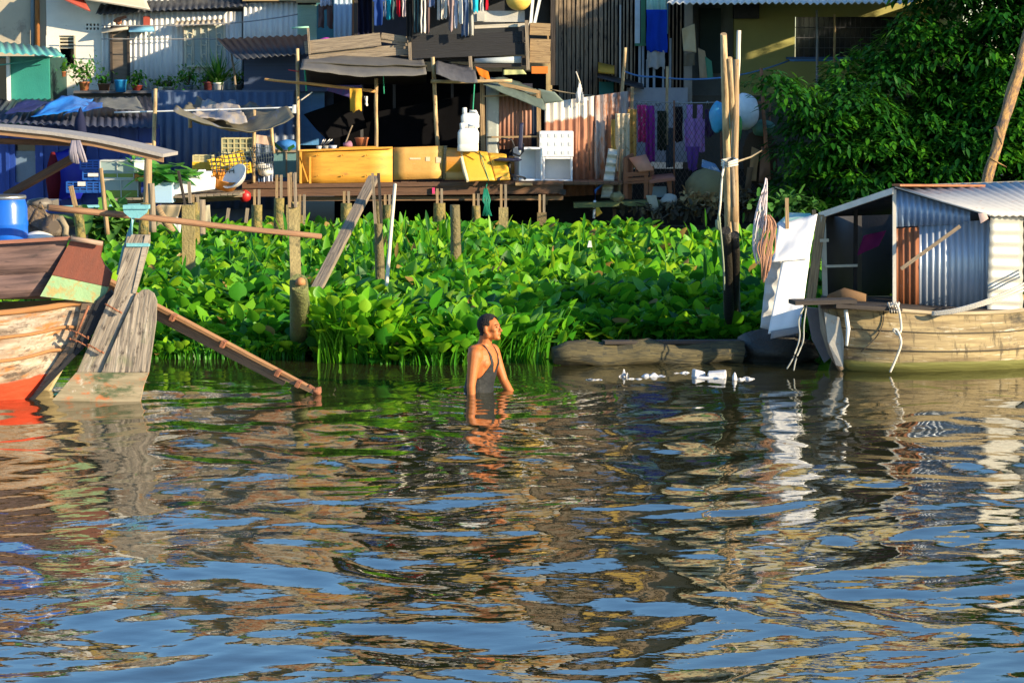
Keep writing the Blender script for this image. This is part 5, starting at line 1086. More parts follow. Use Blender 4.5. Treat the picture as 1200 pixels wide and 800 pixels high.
# ---------------------------------------------------------------- right part of the bank
FENCE_M = mat('rusty_fence_tin', (.42, .19, .11), (.24, .09, .05), rough=.7, scale=3, stretch=(4, .8), band=[(1, 1.32, .09, (.70, .66, .58))], stain=((.12, .05, .04), .66, 4, (3, 1)))
c = [P(638, 232, 43.5), P(741, 226, 43.75), P(741, 106, 43.75), P(638, 121, 43.5)]
t = thing('corrugated_fence', 'rusty corrugated fence with a pale top edge between deck and clothes line', 'fence', (c[0]+c[1])/2)
m = MB(); m.corrw([c[0]*.43+c[1]*.57, c[1], c[2], c[3]*.43+c[2]*.57], .13, .024); m.build('panel', mat('pale_fence_tin', (.50, .46, .44), (.26, .16, .12), scale=3, stretch=(4, .8), stain=[((.32, .12, .05), .49, 2.5, (4, .5)), ((.1, .05, .04), .6, 4, (3, .6))]), t)
m = MB(); m.corrw([c[0], c[0]*.43+c[1]*.57, c[3]*.43+c[2]*.57, c[3]], .13, .024); m.build('panel', FENCE_M, t)
beams('post', WOOD_TAN, t, (P(739, 190, 43.65), P(741, 102, 43.65), .05), (P(640, 240, 43.6), P(640, 120, 43.6), .05))
pole_one('fence_pole', 'pale pole standing up above the corrugated fence', P(727, 125, 44.0), P(733, 56, 44.0), .035, BAMBOO, .025)
pole_one('fence_pole', 'tan pole above the clothes line right of the fence', P(781, 170, 44.5), P(782, 78, 44.5), .03, BAMBOO, .024)
pole_one('fence_pole', 'thin brown rod leaning on the corrugated fence', P(691, 200, 43.5), P(689, 118, 43.5), .014, WOOD_BROWN, .012)
hang('white_shirt', 674, 685, 96, 122, 43.45, CL['white_cotton'], 'white cloth pinched to a point on the line above the fence', 'cloth', folds=1.5, shape=lambda u, v: abs(u-.5) < .5-.42*v**1.3)
m = MB(); m.tube([P(680, 98, 43.45), P(675, 84, 43.45)], .012, 5); one('string', m, ROPE_W, 'short cord pulling up the pointed white cloth', 'cord')
m = MB(); m.psheet([(636, 122), (661, 119), (650, 108), (630, 104)], 43.2, 8, 5, lambda u, v: .04*math.sin(u*5), .01); one('green_flap', m, mat('grey_green_flap', (.17, .22, .19)), 'grey green flap hanging past the shed corner', 'tarpaulin')
# drying mats on the fence end
hang('draped_mat', 721, 738, 133, 201, 43.4, cloth('beige_print', (.6, .50, .36), stain=((.35, .25, .14), .56, 16)), 'beige patterned mat draped at the end of the fence', 'mat', folds=3)
hang('draped_mat', 716, 728, 140, 200, 43.45, cloth('ochre_print', (.62, .38, .10), stain=((.4, .2, .05), .56, 12)), 'ochre patterned mat left of the beige one', 'mat', folds=2)
hang('draped_mat', 735, 746, 128, 198, 43.5, cloth('amber_print', (.58, .32, .09), stain=((.3, .14, .05), .56, 12)), 'amber mat between beige mat and pink dress', 'mat', folds=2)
hang('hanging_dress', 747, 757, 123, 166, 44.05, cloth('pink_floral', (.78, .05, .28), stain=((.9, .7, .75), .58, 14)), 'pink floral dress on the line', 'dress', folds=2)
hang('hanging_dress', 756, 767, 124, 190, 44.15, cloth('violet_pink', (.36, .04, .36), stain=((.75, .08, .25), .6, 12)), 'violet dress with pink flowers right of the pink floral dress', 'dress', folds=2)
hang('hanging_dress', 802, 826, 123, 178, 44.05, cloth('lilac_print', (.52, .30, .66), (.40, .2, .55), stain=((.62, .16, .5), .58, 9)), 'lilac patterned dress hanging on the chain link fence', 'dress', folds=2.5, shape=SH_VEST)
hang('hanging_cloth', 804, 820, 172, 200, 44.00, cloth('purple_hem', (.2, .08, .4)), 'purple cloth trailing below the lilac dress', 'cloth', folds=2, taper=3)
hang('hanging_shirt', 770, 781, 130, 176, 44.45, cloth('dark_olive_cloth', (.03, .035, .02)), 'dark shirt beside the tan pole', 'shirt', folds=2)
hang('hanging_shirt', 789, 800, 125, 165, 44.45, cloth('black_blouse', (.02, .015, .02)), 'black blouse left of the lilac dress', 'shirt', folds=2)
hang('hanging_shirt', 780, 790, 150, 196, 44.50, cloth('slate_cloth', (.07, .09, .12)), 'slate cloth behind the chain link fence', 'cloth', folds=2)
hang('hanging_shirt', 826, 836, 128, 160, 44.25, cloth('dark_violet', (.1, .05, .14)), 'dark violet cloth right of the lilac dress', 'cloth', folds=2)
wire([(740, 118), (800, 121), (850, 120)], 44.1, .01, GREYW, 'line carrying the dresses over the chain link fence', 'cord')
m = MB(); [m.tube([P(x, 118.5, 44.1), P(x-2, 124, 44.1), P(x+2, 124, 44.1), P(x, 118.5, 44.1)], .008, 4) for x in (749, 757, 771, 794, 810, 829)]; one('clothes_hanger', m, STEEL, 'row of thin wire hangers on the dress line', 'hangers')
# chain link fence
t = thing('chain_link_fence', 'rusty chain link fence along the right bank', 'fence', P(820, 240, 43.3))
m = MB(); Y = 43.9
for k in range(-10, 38):
    for s in (1, -1):
        x0 = 735+k*5.6; pts = []
        a = (x0, 118) if s > 0 else (x0, 118); dx = 68*s
        xa, ya, xb, yb = x0, 121, x0+dx, 240
        def cl(x): return max(735, min(903, x))
        def at(x): return ya+(yb-ya)*(x-xa)/(xb-xa)
        X0, X1 = cl(xa), cl(xb)
        if X0 == X1: continue
        m.tube([P(X0, at(X0), Y+.004*s), P(X1, at(X1), Y+.004*s)], .0035, 3, False)
m.build('mesh', mat('fence_wire', (.13, .10, .08), (.07, .05, .04), rough=.7), t)
for x in (739, 790, 845, 902):
    m = MB(); m.tube([P(x, 245, 43.95), P(x, 118, 43.95)], .018, 6); m.build('post', RUST_STEEL, t)
pole_one('rusty_pole', 'rusty iron pole at the corner of the chain link fence', P(898, 180, 43.0), P(892, 80, 43.0), .035, RUST_STEEL, .028)
m = MB(); m.pbox(868, 119, 905, 122, 43.5, .1); one('rusty_rail', m, RUST_STEEL, 'rusty horizontal rail behind the white sack', 'rail')
# armchair, bench, panel
RB = wood('red_brown_chair_wood', (.33, .12, .05), (.17, .06, .03))
c = P(747, 233, 43.0); t = thing('wooden_armchair', 'old red brown wooden armchair with a tilted back panel', 'armchair', c)
for x, y0 in ((733, 185), (738, 182), (757, 205), (764, 195)):
    m = MB(); m.beam(P(x, 233, 43.0 if x in (733, 757) else 43.3), P(x, y0, 43.0 if x in (733, 757) else 43.3), .07, .06); m.build('leg', RB, t)
m = MB(); m.beam(P(731, 205, 42.98), P(760, 203, 42.98), .06, .07); m.build('armrest', RB, t)
beams('rail', RB, t, (P(733, 211, 43.0), P(764, 209, 43.0), .05, .05), (P(733, 186, 43.25), P(742, 181, 43.3), .05, .05)); m = MB(); m.psheet([(733, 214), (765, 212), (763, 207), (735, 208)], [42.95, 42.95, 43.35, 43.35], 1, 1, None, .03); m.build('seat', RB, t)
m = MB(); m.psheet([(749, 201), (766, 199), (757, 181), (737, 185)], [42.9, 42.9, 43.1, 43.1], 1, 1, None, .03); m.build('backrest', mat('salmon_panel', (.56, .24, .14), (.48, .2, .12)), t)
m = MB(); [m.beam(P(x, 204, 43.02), P(x+1, 186, 43.1), .025, .02) for x in (741, 745, 749)]; m.build('slat', RB, t)
c = P(780, 230, 43.0); t = thing('wooden_bench', 'red brown bench end with a worn seat beside the armchair', 'bench', c)
m = MB(); m.psheet([(761, 212), (791, 208), (788, 203), (764, 205)], [42.9, 42.9, 43.3, 43.3], 4, 2, None, .05); m.build('seat', mat('worn_red_seat', (.40, .15, .10), (.25, .09, .06)), t)
for a, b2 in ((784, 786), (763, 762)):
    m = MB(); m.beam(P(a, 210, 43.0), P(b2, 230, 43.0), .09, .06, w2=.05); m.build('leg', RB, t)
m = MB(); m.pbox(761, 219, 781, 231, 43.2, .2); one('pale_blue_tub', m, mat('pale_blue_tub', (.3, .38, .42)), 'pale blue grey tub under the bench', 'tub')
pole_one('prop_stick', 'pale prop stick between the white plate and the armchair', P(725, 233, 43.1), P(729, 175, 43.2), .03, WOOD_TAN, .028)
m = MB(); m.psheet([(704, 232), (717, 232), (724, 176), (713, 174)], 43.0, 4, 60, lambda u, v: .03*math.sin(v*2*PI/.14), .03); one('ribbed_plastic_sheet', m, mat('old_white_plastic', (.62, .58, .5), (.48, .44, .38), stain=((.3, .26, .2), .62, 6)), 'dirty white ribbed plastic sheet leaning at the foot of the fence', 'sheet')
t = thing('mossy_staging', 'low mossy plank staging under the armchair', 'staging', P(725, 243, 42.9))
m = MB(); m.beam(P(672, 240, 42.8), P(772, 237, 42.8), .5, .08); m.build('plank', mat('mossy_plank', (.16, .18, .05), (.07, .08, .03), scale=5, bump=.6), t)
beams('post', WOOD_BROWN, t, (P(720, 244, 42.8), P(720, 262, 42.8), .06), (P(760, 244, 42.9), P(760, 262, 42.9), .06))
m = MB(); m.tube([P(706, 216, 42.8), P(698, 223, 42.7), P(697, 240, 42.7)], .02, 7); one('blue_pipe', m, mat('blue_pvc', (.03, .14, .45), rough=.4), 'bent blue pipe below the ribbed plastic sheet', 'pipe')
m = MB(); m.tube([P(697, 235, 42.65), P(696, 256, 42.6)], .024, 7); one('white_pipe', m, WHITE_PL, 'short white pipe hanging from the bent blue pipe', 'pipe')
rag('yellow_scrap', [(699, 254), (706, 250), (702, 243), (698, 243)], 42.5, cloth('mustard_scrap', (.5, .35, .05)), 'mustard scrap under the mossy staging', 'cloth', .04)
m = MB(); m.blob(P(723, 231, 42.6), (.12, .1, .08), 12, 8, .3, 20); one('stone_lump', m, mat('lichen_stone', (.35, .3, .14), (.2, .17, .08), bump=.8), 'lichen covered lump at the foot of the armchair', 'stone')
rag('pale_rag', [(765, 257), (775, 256), (769, 229), (757, 229)], 42.5, cloth('dirty_rag', (.45, .42, .33)), 'dirty pale rag hanging off the mossy staging', 'cloth', .08)
m = MB(); m.blob(P(784, 235, 42.6), (.14, .1, .09), 12, 8, .3, 21); one('plastic_bag', m, CL['grey_stone'], 'crumpled grey bag on the bank below the bench', 'bag')
# sack heap and dried brush behind the fence
m = MB(); m.blob(P(828, 221, 43.8), (.36, .3, .36), 18, 12, .08, 30); one('mesh_sack', m, mat('yellow_grey_sack', (.36, .30, .14), (.24, .2, .1), bump=.5), 'bulging yellowish sack behind the chain link fence', 'sack')
def litter(name, label, cx, cy, w, hh, Y, n, c1, c2, seed, cat, ls=.09):
    r = np.random.RandomState(seed); px = cx+r.randn(n)*w; py = cy+r.randn(n)*hh
    s = np.array([P(a, b, Y) for a, b in zip(px, py)]); s[:, 1] += r.randn(n)*.12
    v, q = blades(s, r.rand(n)*6.28, r.randn(n)*.7, ls*(.6+r.rand(n)), ls*.6*(.5+r.rand(n)), r.rand(n)*.6, [.6, 1, .8, .9, .3], .5*r.rand(n)); v, q, at = merge([(v, q)], [r.rand(n)])
    o = np_mesh(name, v, q, leaf_material(name+'_leaf', [(0, c2), (1, c1)], .8, .2), True, at); o['kind'] = 'stuff'; o['label'] = label; o['category'] = cat
litter('dried_leaves', 'heap of curled dry tan leaves along the bank below the fence', 822, 237, 11, 5, 42.7, 320, (.55, .40, .18), (.3, .18, .07), 41, 'dry leaves', .12)
litter('dry_brush', 'dark dry brush and litter behind the bamboo poles', 880, 235, 12, 6, 42.9, 260, (.2, .14, .07), (.05, .035, .02), 42, 'brush', .14)
litter('dark_litter', 'dark rubbish scattered at the foot of the fence', 790, 245, 30, 3, 42.5, 260, (.14, .11, .06), (.03, .025, .015), 43, 'litter', .12)
litter('bank_grass', 'long grass tuft growing beside the boat engine', 130, 262, 14, 9, 38, 160, (.12, .3, .03), (.04, .14, .02), 44, 'grass', .3)
litter('bank_weeds', 'low weeds in the shade under the big tree', 925, 240, 20, 5, 40, 300, (.05, .2, .02), (.02, .08, .01), 45, 'weeds', .14)
rag('blue_white_cloth', [(822, 196), (845, 202), (838, 192), (823, 187)], 43.2, cloth('blue_white', (.2, .35, .65), stain=((.75, .75, .8), .52, 5)), 'blue and white crumpled cloth on the sack', 'cloth', .05)
for k, (q, c_, l) in enumerate((([(877, 212), (886, 212), (890, 176), (881, 172)], (.42, .24, .12), 'orange brown cloth hung on the fence behind the poles'), ([(889, 214), (904, 216), (901, 174), (892, 172)], (.30, .15, .09), 'reddish brown cloth hung nearest the rusty pole'), ([(872, 225), (880, 222), (882, 196), (876, 196)], (.2, .12, .07), 'dark brown cloth low behind the bamboo poles'))):
    rag('brown_cloth', q, 43.1, cloth('brown_fence_cloth_%d' % k, c_), l, 'cloth', .06)
m = MB(); m.blob(P(873, 131, 43.0), (.24, .2, .3), 20, 14, .05, 50); one('white_sack', m, mat('white_sack_plastic', (.85, .86, .88), rough=.5), 'large round white sack hung behind the bamboo poles', 'sack')
m = MB(); m.blob(P(841, 137, 42.6), (.13, .1, .26), 16, 12, .12, 51); one('blue_bag', m, mat('sky_blue_bag', (.05, .36, .68), rough=.4), 'sky blue plastic bag tied left of the bamboo poles', 'bag')
m = MB(); m.blob(P(861, 150, 42.55), (.12, .1, .24), 16, 12, .15, 52); one('green_bag', m, mat('green_bag', (.03, .38, .08), rough=.4), 'bright green plastic bag between the bamboo poles', 'bag')
m = MB(); m.blob(P(857, 138, 42.4), (.08, .08, .14), 12, 10, .2, 53); one('teal_bag', m, mat('teal_white_bag', (.1, .45, .45), rough=.4, stain=((.7, .8, .8), .55, 8)), 'small teal and white bag knotted above the green bag', 'bag')
m = MB(); m.blob(P(894, 150, 43.2), (.2, .15, .14), 14, 10, .1, 54); one('green_net_bundle', m, mat('pale_green_net', (.10, .24, .18), (.06, .14, .11)), 'pale green net bundle right of the white sack', 'net')
m = MB(); m.blob(P(890, 185, 43.4), (.3, .2, .5), 14, 10, .1, 55); one('dark_bundle', m, cloth('dark_brown_bundle', (.06, .04, .025)), 'dark brown bundle piled behind the brown cloths', 'bundle')
# ---------------------------------------------------------------- bamboo mooring poles
T1 = 'bamboo mooring pole '
pole_one('mooring_pole', 'tallest thick '+T1+'of the cluster left of the white sheets', W(859, 428, -.3), P(848, 40, 25.9), .05, BAMBOO, .034, bend=.012, group='bamboo mooring poles')
pole_one('mooring_pole', 'paler '+T1+'tied to the tallest, cut off lower', W(866, 426, -.3), P(855, 68, 26.0), .042, BAMBOO, .028, bend=.01, group='bamboo mooring poles')
pole_one('mooring_pole', 'thin white '+T1+'leaning with a curved tip', P(860, 175, 26.3), P(866, 36, 26.4), .03, mat('pale_bamboo', (.72, .66, .55), (.5, .43, .33), stretch=(1, 9)), .022, bend=.03, group='bamboo mooring poles')
pole_one('mooring_pole', 'short gnarled '+T1+'at the right of the bundle', W(868, 424, -.3), P(858, 195, 25.8), .035, WOOD_GREY, .022, bend=.03, wob=.4, group='bamboo mooring poles')
pole_one('mooring_pole', 'second '+T1+'with a cut flat tip beside the white one', P(860, 260, 26.2), P(863, 70, 26.3), .04, WOOD_TAN, .032, bend=.01, group='bamboo mooring poles')
pole_one('mooring_stake', 'black wet stake at the foot of the bamboo poles', W(857, 430, -.3), P(851, 270, 25.5), .06, mat('wet_black_wood', (.03, .027, .02), (.015, .013, .01), rough=.5, bump=.6), .05)
pole_one('mooring_stake', 'second black wet stake right of the first', W(864, 428, -.3), P(861, 275, 25.6), .05, mat('wet_black_wood', (.03, .027, .02)), .045)
m = MB()
for k in range(3): m.tube([P(846, 188+k*3, 25.7), P(853, 191+k*2.2, 25.5), P(864, 187+k*3, 25.8), P(858, 185+k*2, 26.3), P(846, 188+k*3, 25.7)], .011, 6)
m.tube(sp([P(849, 190, 25.6), P(846, 210, 25.5), P(844, 240, 25.45), P(841, 262, 25.5)]), .012, 6)
one('mooring_rope', m, ROPE_W, 'pale rope wound round the bamboo poles with a hanging end', 'rope')
m = MB(); m.tube(sp([P(842, 250, 25.4), P(845, 275, 25.4), P(848, 310, 25.4), P(849, 340, 25.45)]), .009, 5); m.blob(P(842, 262, 25.45), (.03, .03, .06), 8, 6, .3)
one('thin_rope', m, mat('dull_green_rope', (.25, .3, .2)), 'thin dull rope trailing down the bamboo poles to the plants', 'rope')
m = MB(); m.tube([P(862, 190, 25.9), P(880, 184, 33), P(895, 175, 42.9)], .012, 5); one('tan_rope', m, mat('tan_cord', (.35, .28, .18)), 'tan rope running from the poles back to the fence', 'rope')
# log and debris
t = thing('floating_log', 'thick old log lying half sunk in front of the hyacinth', 'log', W(740, 428))
LOGM = wood('old_log', (.14, .115, .05), (.04, .034, .018), bump=1, stain=((.03, .03, .02), .52, 3, (1, 4)))  # tone darkened to stand for the shade over most of the log
a = W(648, 430)+V(0, .15, .10); b2 = W(872, 428)+V(0, .3, .08)
m = MB(); pts = [a.lerp(b2, k/12)+V(0, 0, .02*math.sin(k*1.3)) for k in range(13)]; m.tube(pts, [.08, .115]+[.12+.01*math.sin(k*2.1) for k in range(11)], 16, True, .4); m.build('trunk', LOGM, t)
m = MB(); m.beam(a+V(.5, .05, .125), b2+V(0, .05, .12), .14, .03); m.build('plank', WOOD_DARK, t)
m = MB(); m.blob(W(915, 428)+V(0, .45, .1), (.38, .3, .2), 18, 12, .15, 60); one('dark_hull_float', m, mat('wet_black_wood', (.03, .027, .02)), 'low black waterlogged lump beside the boat bow', 'driftwood')
FP = mat('floating_foam', (.72, .72, .74), (.5, .5, .52), rough=.4, stain=((.35, .32, .26), .66, 10))
def chunk(px, py, w, hh, label, seed, cat='plastic scrap', k=.09):
    b = W(px, py); o = rnd(0, 99); wm = w/F*b.y; hm = hh/F*b.y; m = MB(); rr = random.Random(seed)
    base = len(m.v)
    def fn(u, v):
        x = (u-.5)*wm; y = (v-.5)*wm*.5
        z = hm*(.15+1.1*abs(mnoise.noise(V(u*3+seed, v*3, seed))))*(math.sin(PI*u)**.4)*(.4+.8*math.sin(PI*v))
        return b+V(x, y+.05*mnoise.noise(V(u*5, v*5, seed)), z-.008), V(0, 0, 1)
    m.grid(fn, 18, 10, .006, True, 1, 1); return one('floating_plastic', m, FP, label, cat, 'plastic rubbish floating by the log')
chunk(697, 445, 24, 3, 'flat smear of pale plastic, leftmost of the floating rubbish', 1)
chunk(731, 441, 13, 9, 'upright crumpled piece of plastic floating before the log', 2)
chunk(745, 444, 26, 4, 'thin wet film right under the upright crumpled piece', 8)
chunk(766, 441, 32, 7, 'long low piece of plastic in the middle of the rubbish', 3)
chunk(800, 437, 24, 3, 'faint flat film beside the foam block', 4)
chunk(873, 444, 26, 5, 'small white piece floating nearest the right boat', 6)
t = thing('foam_block', 'torn white foam block floating below the bamboo poles', 'foam block', W(833, 443))
b = W(833, 443); m = MB(); w_ = b.y/F
m.beam(b+V(-.02, .08, .015), b+V(.15, .06, .03), .17, .07); m.build('block', FP, t, bevel=.012); m = MB(); m.beam(b+V(-.16, .1, .03), b+V(-.05, .12, .02), .13, .09, w2=.08); m.build('corner_piece', FP, t, bevel=.015); m = MB(); m.beam(b+V(-.14, .03, .0), b+V(.12, 0, .0), .08, .03); m.build('flat_piece', FP, t, bevel=.01)
b = W(862, 445); m = MB(); m.blob(b+V(-.01, 0, .02), (.025, .02, .045), 8, 6, .3, 4); one('floating_scrap', m, FP, 'tiny upright white scrap left of the small white piece', 'plastic scrap')
rag('white_wrapper', [(688, 290), (697, 290), (696, 283), (690, 282)], 34.5, WHITE_PL, 'small white wrapper caught on the hyacinth leaves', 'litter', .02)
for k, (px, py, w) in enumerate(((283, 409, 16), (337, 398, 18), (300, 398, 14), (226, 415, 10))): 
    b = W(px, py+4); m = MB(); m.blob(b+V(0, 0, .02), (w/F*b.y, .12, .04), 12, 6, .3, 70+k); one('drift_stick', m, mat('drift_grey', (.3, .3, .27), (.15, .15, .13)), ['pale grey driftwood lump between pile and shaft', 'long grey driftwood left of the mooring pile', 'flat piece of driftwood at the plants edge', 'small tan driftwood by the rudder'][k], 'driftwood')
# ---------------------------------------------------------------- right boat
HULL_R = wood('weathered_boat_hull', (.50, .40, .22), (.26, .20, .10), scale=1.6, stretch=(.8, 5), bump=.6, stain=[((.09, .07, .05), .60, 1.6, (.8, 3)), ((.62, .56, .42), .63, 2.5, (1, 5))])
b0 = W(985, 432)
t = thing('cabin_boat', 'old wooden boat with a patched corrugated tin cabin', 'boat', b0)
def hullsec(prof, closed=False):  # prof: list of sections; each list of points
    m = MB(); nu = len(prof)-1; nv = len(prof[0])-1
    # resample smoothly
    def cr(p, s):
        n = len(p)-1; x = s*n; i = min(int(x), n-1); f = x-i
        p0 = p[max(i-1, 0)]; p1 = p[i]; p2 = p[i+1]; p3 = p[min(i+2, n)]
        return .5*((2*p1)+(p2-p0)*f+(2*p0-5*p1+4*p2-p3)*f*f+(3*p1-3*p2+p0-p0+(p3-p0)*1-(p3-p0)+( -p0+3*p1-3*p2+p3)-(3*p1-3*p2))*f**3) if False else .5*((2*p1)+(p2-p0)*f+(2*p0-5*p1+4*p2-p3)*f*f+(-p0+3*p1-3*p2+p3)*f**3)
    def fn(u, v):
        secs = [cr(s, v) for s in prof]; return cr(secs, u), V(0, -1, 0)
    return m, fn
# hull side sections from bow to far right; each from keel(below water) to gunwale
def sec(px, ytop, ybot, Yt, Yb, bulge=.12):
    a = P(px[0], ybot, Yb); a.z = min(a.z, -.0); c = P(px[1], ytop, Yt); q = []
    for k in range(6):
        s = k/5; p = a.lerp(c, s); p.y -= bulge*math.sin(PI*min(1, s*1.1)); q.append(p)
    q.insert(0, a+V(.25, .5, -.35)); return q
prof = [sec((986, 962), 356, 431, 24.75, 24.75, .0), sec((1000, 985), 358, 433, 24.65, 24.6, .05), sec((1050, 1040), 362, 433, 24.6, 24.5, .12), sec((1110, 1105), 366, 432, 24.7, 24.55, .14), sec((1170, 1170), 365, 429, 24.9, 24.7, .14), sec((1230, 1230), 360, 426, 25.1, 24.95, .12), sec((1400, 1400), 352, 424, 25.8, 25.7, .1)]
m, fn = hullsec(prof); 
GR = (.20, .21, .04)
HULL_R2 = wood('weathered_boat_hull_side', (.40, .31, .155), (.17, .12, .06), scale=1.6, stretch=(.8, 7), bump=.9, contrast=.14, stain=[((.09, .07, .045), .57, 1.8, (.8, 3)), ((.60, .53, .40), .60, 3, (1, 7)), ((.11, .085, .045), .57, 4, (3, .5)), ((.05, .045, .03), .62, 1.2, (1, 1.5))], band=(1, .30, -.05, (.15, .15, .035)))
m.grid(fn, 60, 28, .035, True, 3.6, 1.0); m.build('hull', HULL_R2, t)
def strake(v, r_, m_, nm, u0=0.0, u1=1.0):
    m = MB(); pts = [fn(u0+(u1-u0)*k/24, v)[0]+V(0, -.012, 0) for k in range(25)]; m.tube(pts, r_, 6); m.build(nm, m_, t)
strake(.985, .022, wood('gunwale_wood', (.52, .42, .27), (.25, .2, .13)), 'gunwale'); strake(.72, .006, mat('plank_seam', (.05, .04, .025)), 'plank_seam'); strake(.47, .006, mat('plank_seam', (.05, .04, .025)), 'plank_seam')
m = MB(); m.tube([fn(.32, 1-.05*k)[0]+V(-.006*k*k*.4, -.014, 0) for k in range(12)], .006, 5); m.build('crack', mat('plank_seam', (.05, .04, .025)), t)
m = MB(); m.prism([(966, 366, 24.5), (984, 372, 24.48), (989, 400, 24.45), (988, 430, 24.5), (980, 428, 24.52), (970, 400, 24.5)], 24.5, .05); m.build('bow_patch', mat('grey_sheet_metal', (.50, .48, .44), (.36, .34, .3), rough=.5, metal=.2, stain=((.4, .2, .08), .64, 6)), t)
m = MB(); m.tube([P(963, 352, 24.6), P(967, 385, 24.55), P(975, 412, 24.55), P(986, 433, 24.6)], [.04, .045, .04, .03], 8, True, .2); m.build('stem_post', WOOD_GREY, t)
m = MB(); m.tube([P(991, 363, 24.42), P(994, 385, 24.4), P(992, 405, 24.38)], [.02, .022, .015], 6, True, .4); m.build('white_seal', WHITE_PL, t)
m = MB(); m.beam(P(928, 354, 24.4), P(1000, 352, 24.5), .25, .04); m.beam(P(975, 357, 24.45), P(1052, 361, 24.55), .3, .035); m.build('bow_plank', WOOD_DARK, t)
m = MB(); m.prism([(945, 360, 24.8), (964, 362, 24.8), (978, 415, 24.8), (966, 425, 24.8), (952, 398, 24.8)], 24.8, .06); m.build('bow_board', mat('dark_painted_board', (.13, .13, .15), (.07, .07, .08), stain=((.4, .4, .42), .7, 8)), t)
m = MB(); m.sheet(P(962, 358, 24.5), P(1230, 364, 25.1), P(1230, 352, 27.0), P(962, 346, 26.0), 4, 4, None, .03); m.build('deck', WOOD_DARK, t)
# far side hull so the boat is a closed body
m = MB(); m.sheet(P(985, 425, 26.6)+V(0, 0, -.2), P(1400, 425, 27.5)+V(0, 0, -.2), P(1400, 345, 27.6), P(965, 350, 26.0), 8, 2, None, .04); m.build('hull_far_side', HULL_R, t)
# cabin
TS = mat('blue_silver_tin', (.46, .50, .56), (.30, .35, .44), rough=.38, metal=.35, scale=3, stretch=(5, .8), stain=((.15, .2, .3), .66, 3, (4, 1)))
G1 = 25.0; GP = 25.3; G0 = 25.7
m = MB(); m.corr([(1048, 266), (1137, 262), (1137, 248), (1047, 221)], [GP-.02, G1+.1, G1+.1, GP-.02], .062, .011); m.build('gable_sheet', mat('blue_tin_gable', (.26, .36, .52), (.17, .26, .42), rough=.4, metal=.3, stretch=(5, .8)), t)
m = MB(); m.corr([(1076, 360), (1160, 366), (1160, 258), (1076, 262)], [G1+.24, G1+.03, G1+.03, G1+.24], .062, .011); m.build('wall_sheet', TS, t)
m = MB(); m.corr([(1049, 356), (1077, 359), (1077, 266), (1049, 268)], [GP+.0, G1+.22, G1+.22, GP+.0], .062, .011); m.build('rusty_sheet', mat('orange_rust_tin', (.38, .13, .045), (.18, .06, .03), rough=.7, scale=3, stretch=(5, .7), stain=((.45, .36, .3), .62, 3, (4, 1))), t)
m = MB(); m.beam(P(1048, 358, GP-.03), P(1048, 222, GP-.03), .035); m.build('corner_post', mat('pale_post', (.6, .58, .52)), t)
m = MB(); m.beam(P(1056, 315, GP-.25), P(1125, 265, G1-.05), .05, .035); m.build('diagonal_batten', wood('batten', (.4, .3, .2), (.22, .16, .1)), t)
m = MB(); m.corr([(1157, 368), (1199, 370), (1199, 253), (1160, 253)], [G1-.06, G1+.1, G1+.1, G1-.06], .115, .007, along='v', nv=6); m.build('side_panel', mat('pale_galvanised', (.42, .42, .38), (.33, .33, .31), rough=.5, metal=.2, scale=2, stretch=(1, 6), stain=((.3, .24, .17), .66, 6)), t)
m = MB(); m.corr([(1201, 370), (1400, 372), (1400, 253), (1201, 253)], [G1+.16, G1+.7, G1+.7, G1+.16], .115, .007, along='v', nv=6); m.build('side_panel', mat('pale_galvanised', (.58, .57, .52)), t)
ROOFM = mat('worn_tin_roof', (.62, .60, .56), (.46, .45, .44), rough=.45, metal=.25, scale=2, stretch=(1, 3), stain=((.42, .15, .07), .64, 1.8, (.8, 3)))
q = [P(1158, 256, G1-.12), P(1420, 262, G1+.55), P(1420, 212, 28.3), P(1052, 219, GP+.0)]
q = [P(1160, 252, G1-.14), P(1420, 254, G1+.5), P(1420, 205, 27.6), P(1049, 218.5, GP-.1)]
m = MB(); m.corrw(q, .11, .008, t=.012); m.build('roof', ROOFM, t)
m = MB(); m.corrw([P(955, 253, 26.5), P(1052, 218, GP-.08), P(1420, 204, 27.65), P(1200, 245, 28.6)], .11, .008, t=.012); m.build('roof', TIN_DARK, t)
m = MB(); m.beam(P(961, 252.5, 26.15), P(1047, 223.5, GP-.06), .03, .06); m.build('fascia', mat('white_fascia', (.78, .76, .7)), t)
m = MB(); m.beam(P(1050, 217, GP-.14), P(1150, 217.5, GP+.45), .12, .02); m.build('ridge_strip', TIN_RUST, t)
m = MB(); m.beam(P(950, 352, 25.9), P(963, 252, 26.1), .10, .02); m.build('door_board', WOOD_TAN, t)
m = MB(); m.beam(P(967, 350, 25.95), P(964.5, 254, 26.1), .05, .04); m.beam(P(961, 282, 25.9), P(971, 281.5, 25.9), .03, .03); m.beam(P(967, 312, 25.95), P(1005, 311, 25.9), .025, .025); m.build('door_frame', mat('cream_frame', (.62, .56, .42)), t)
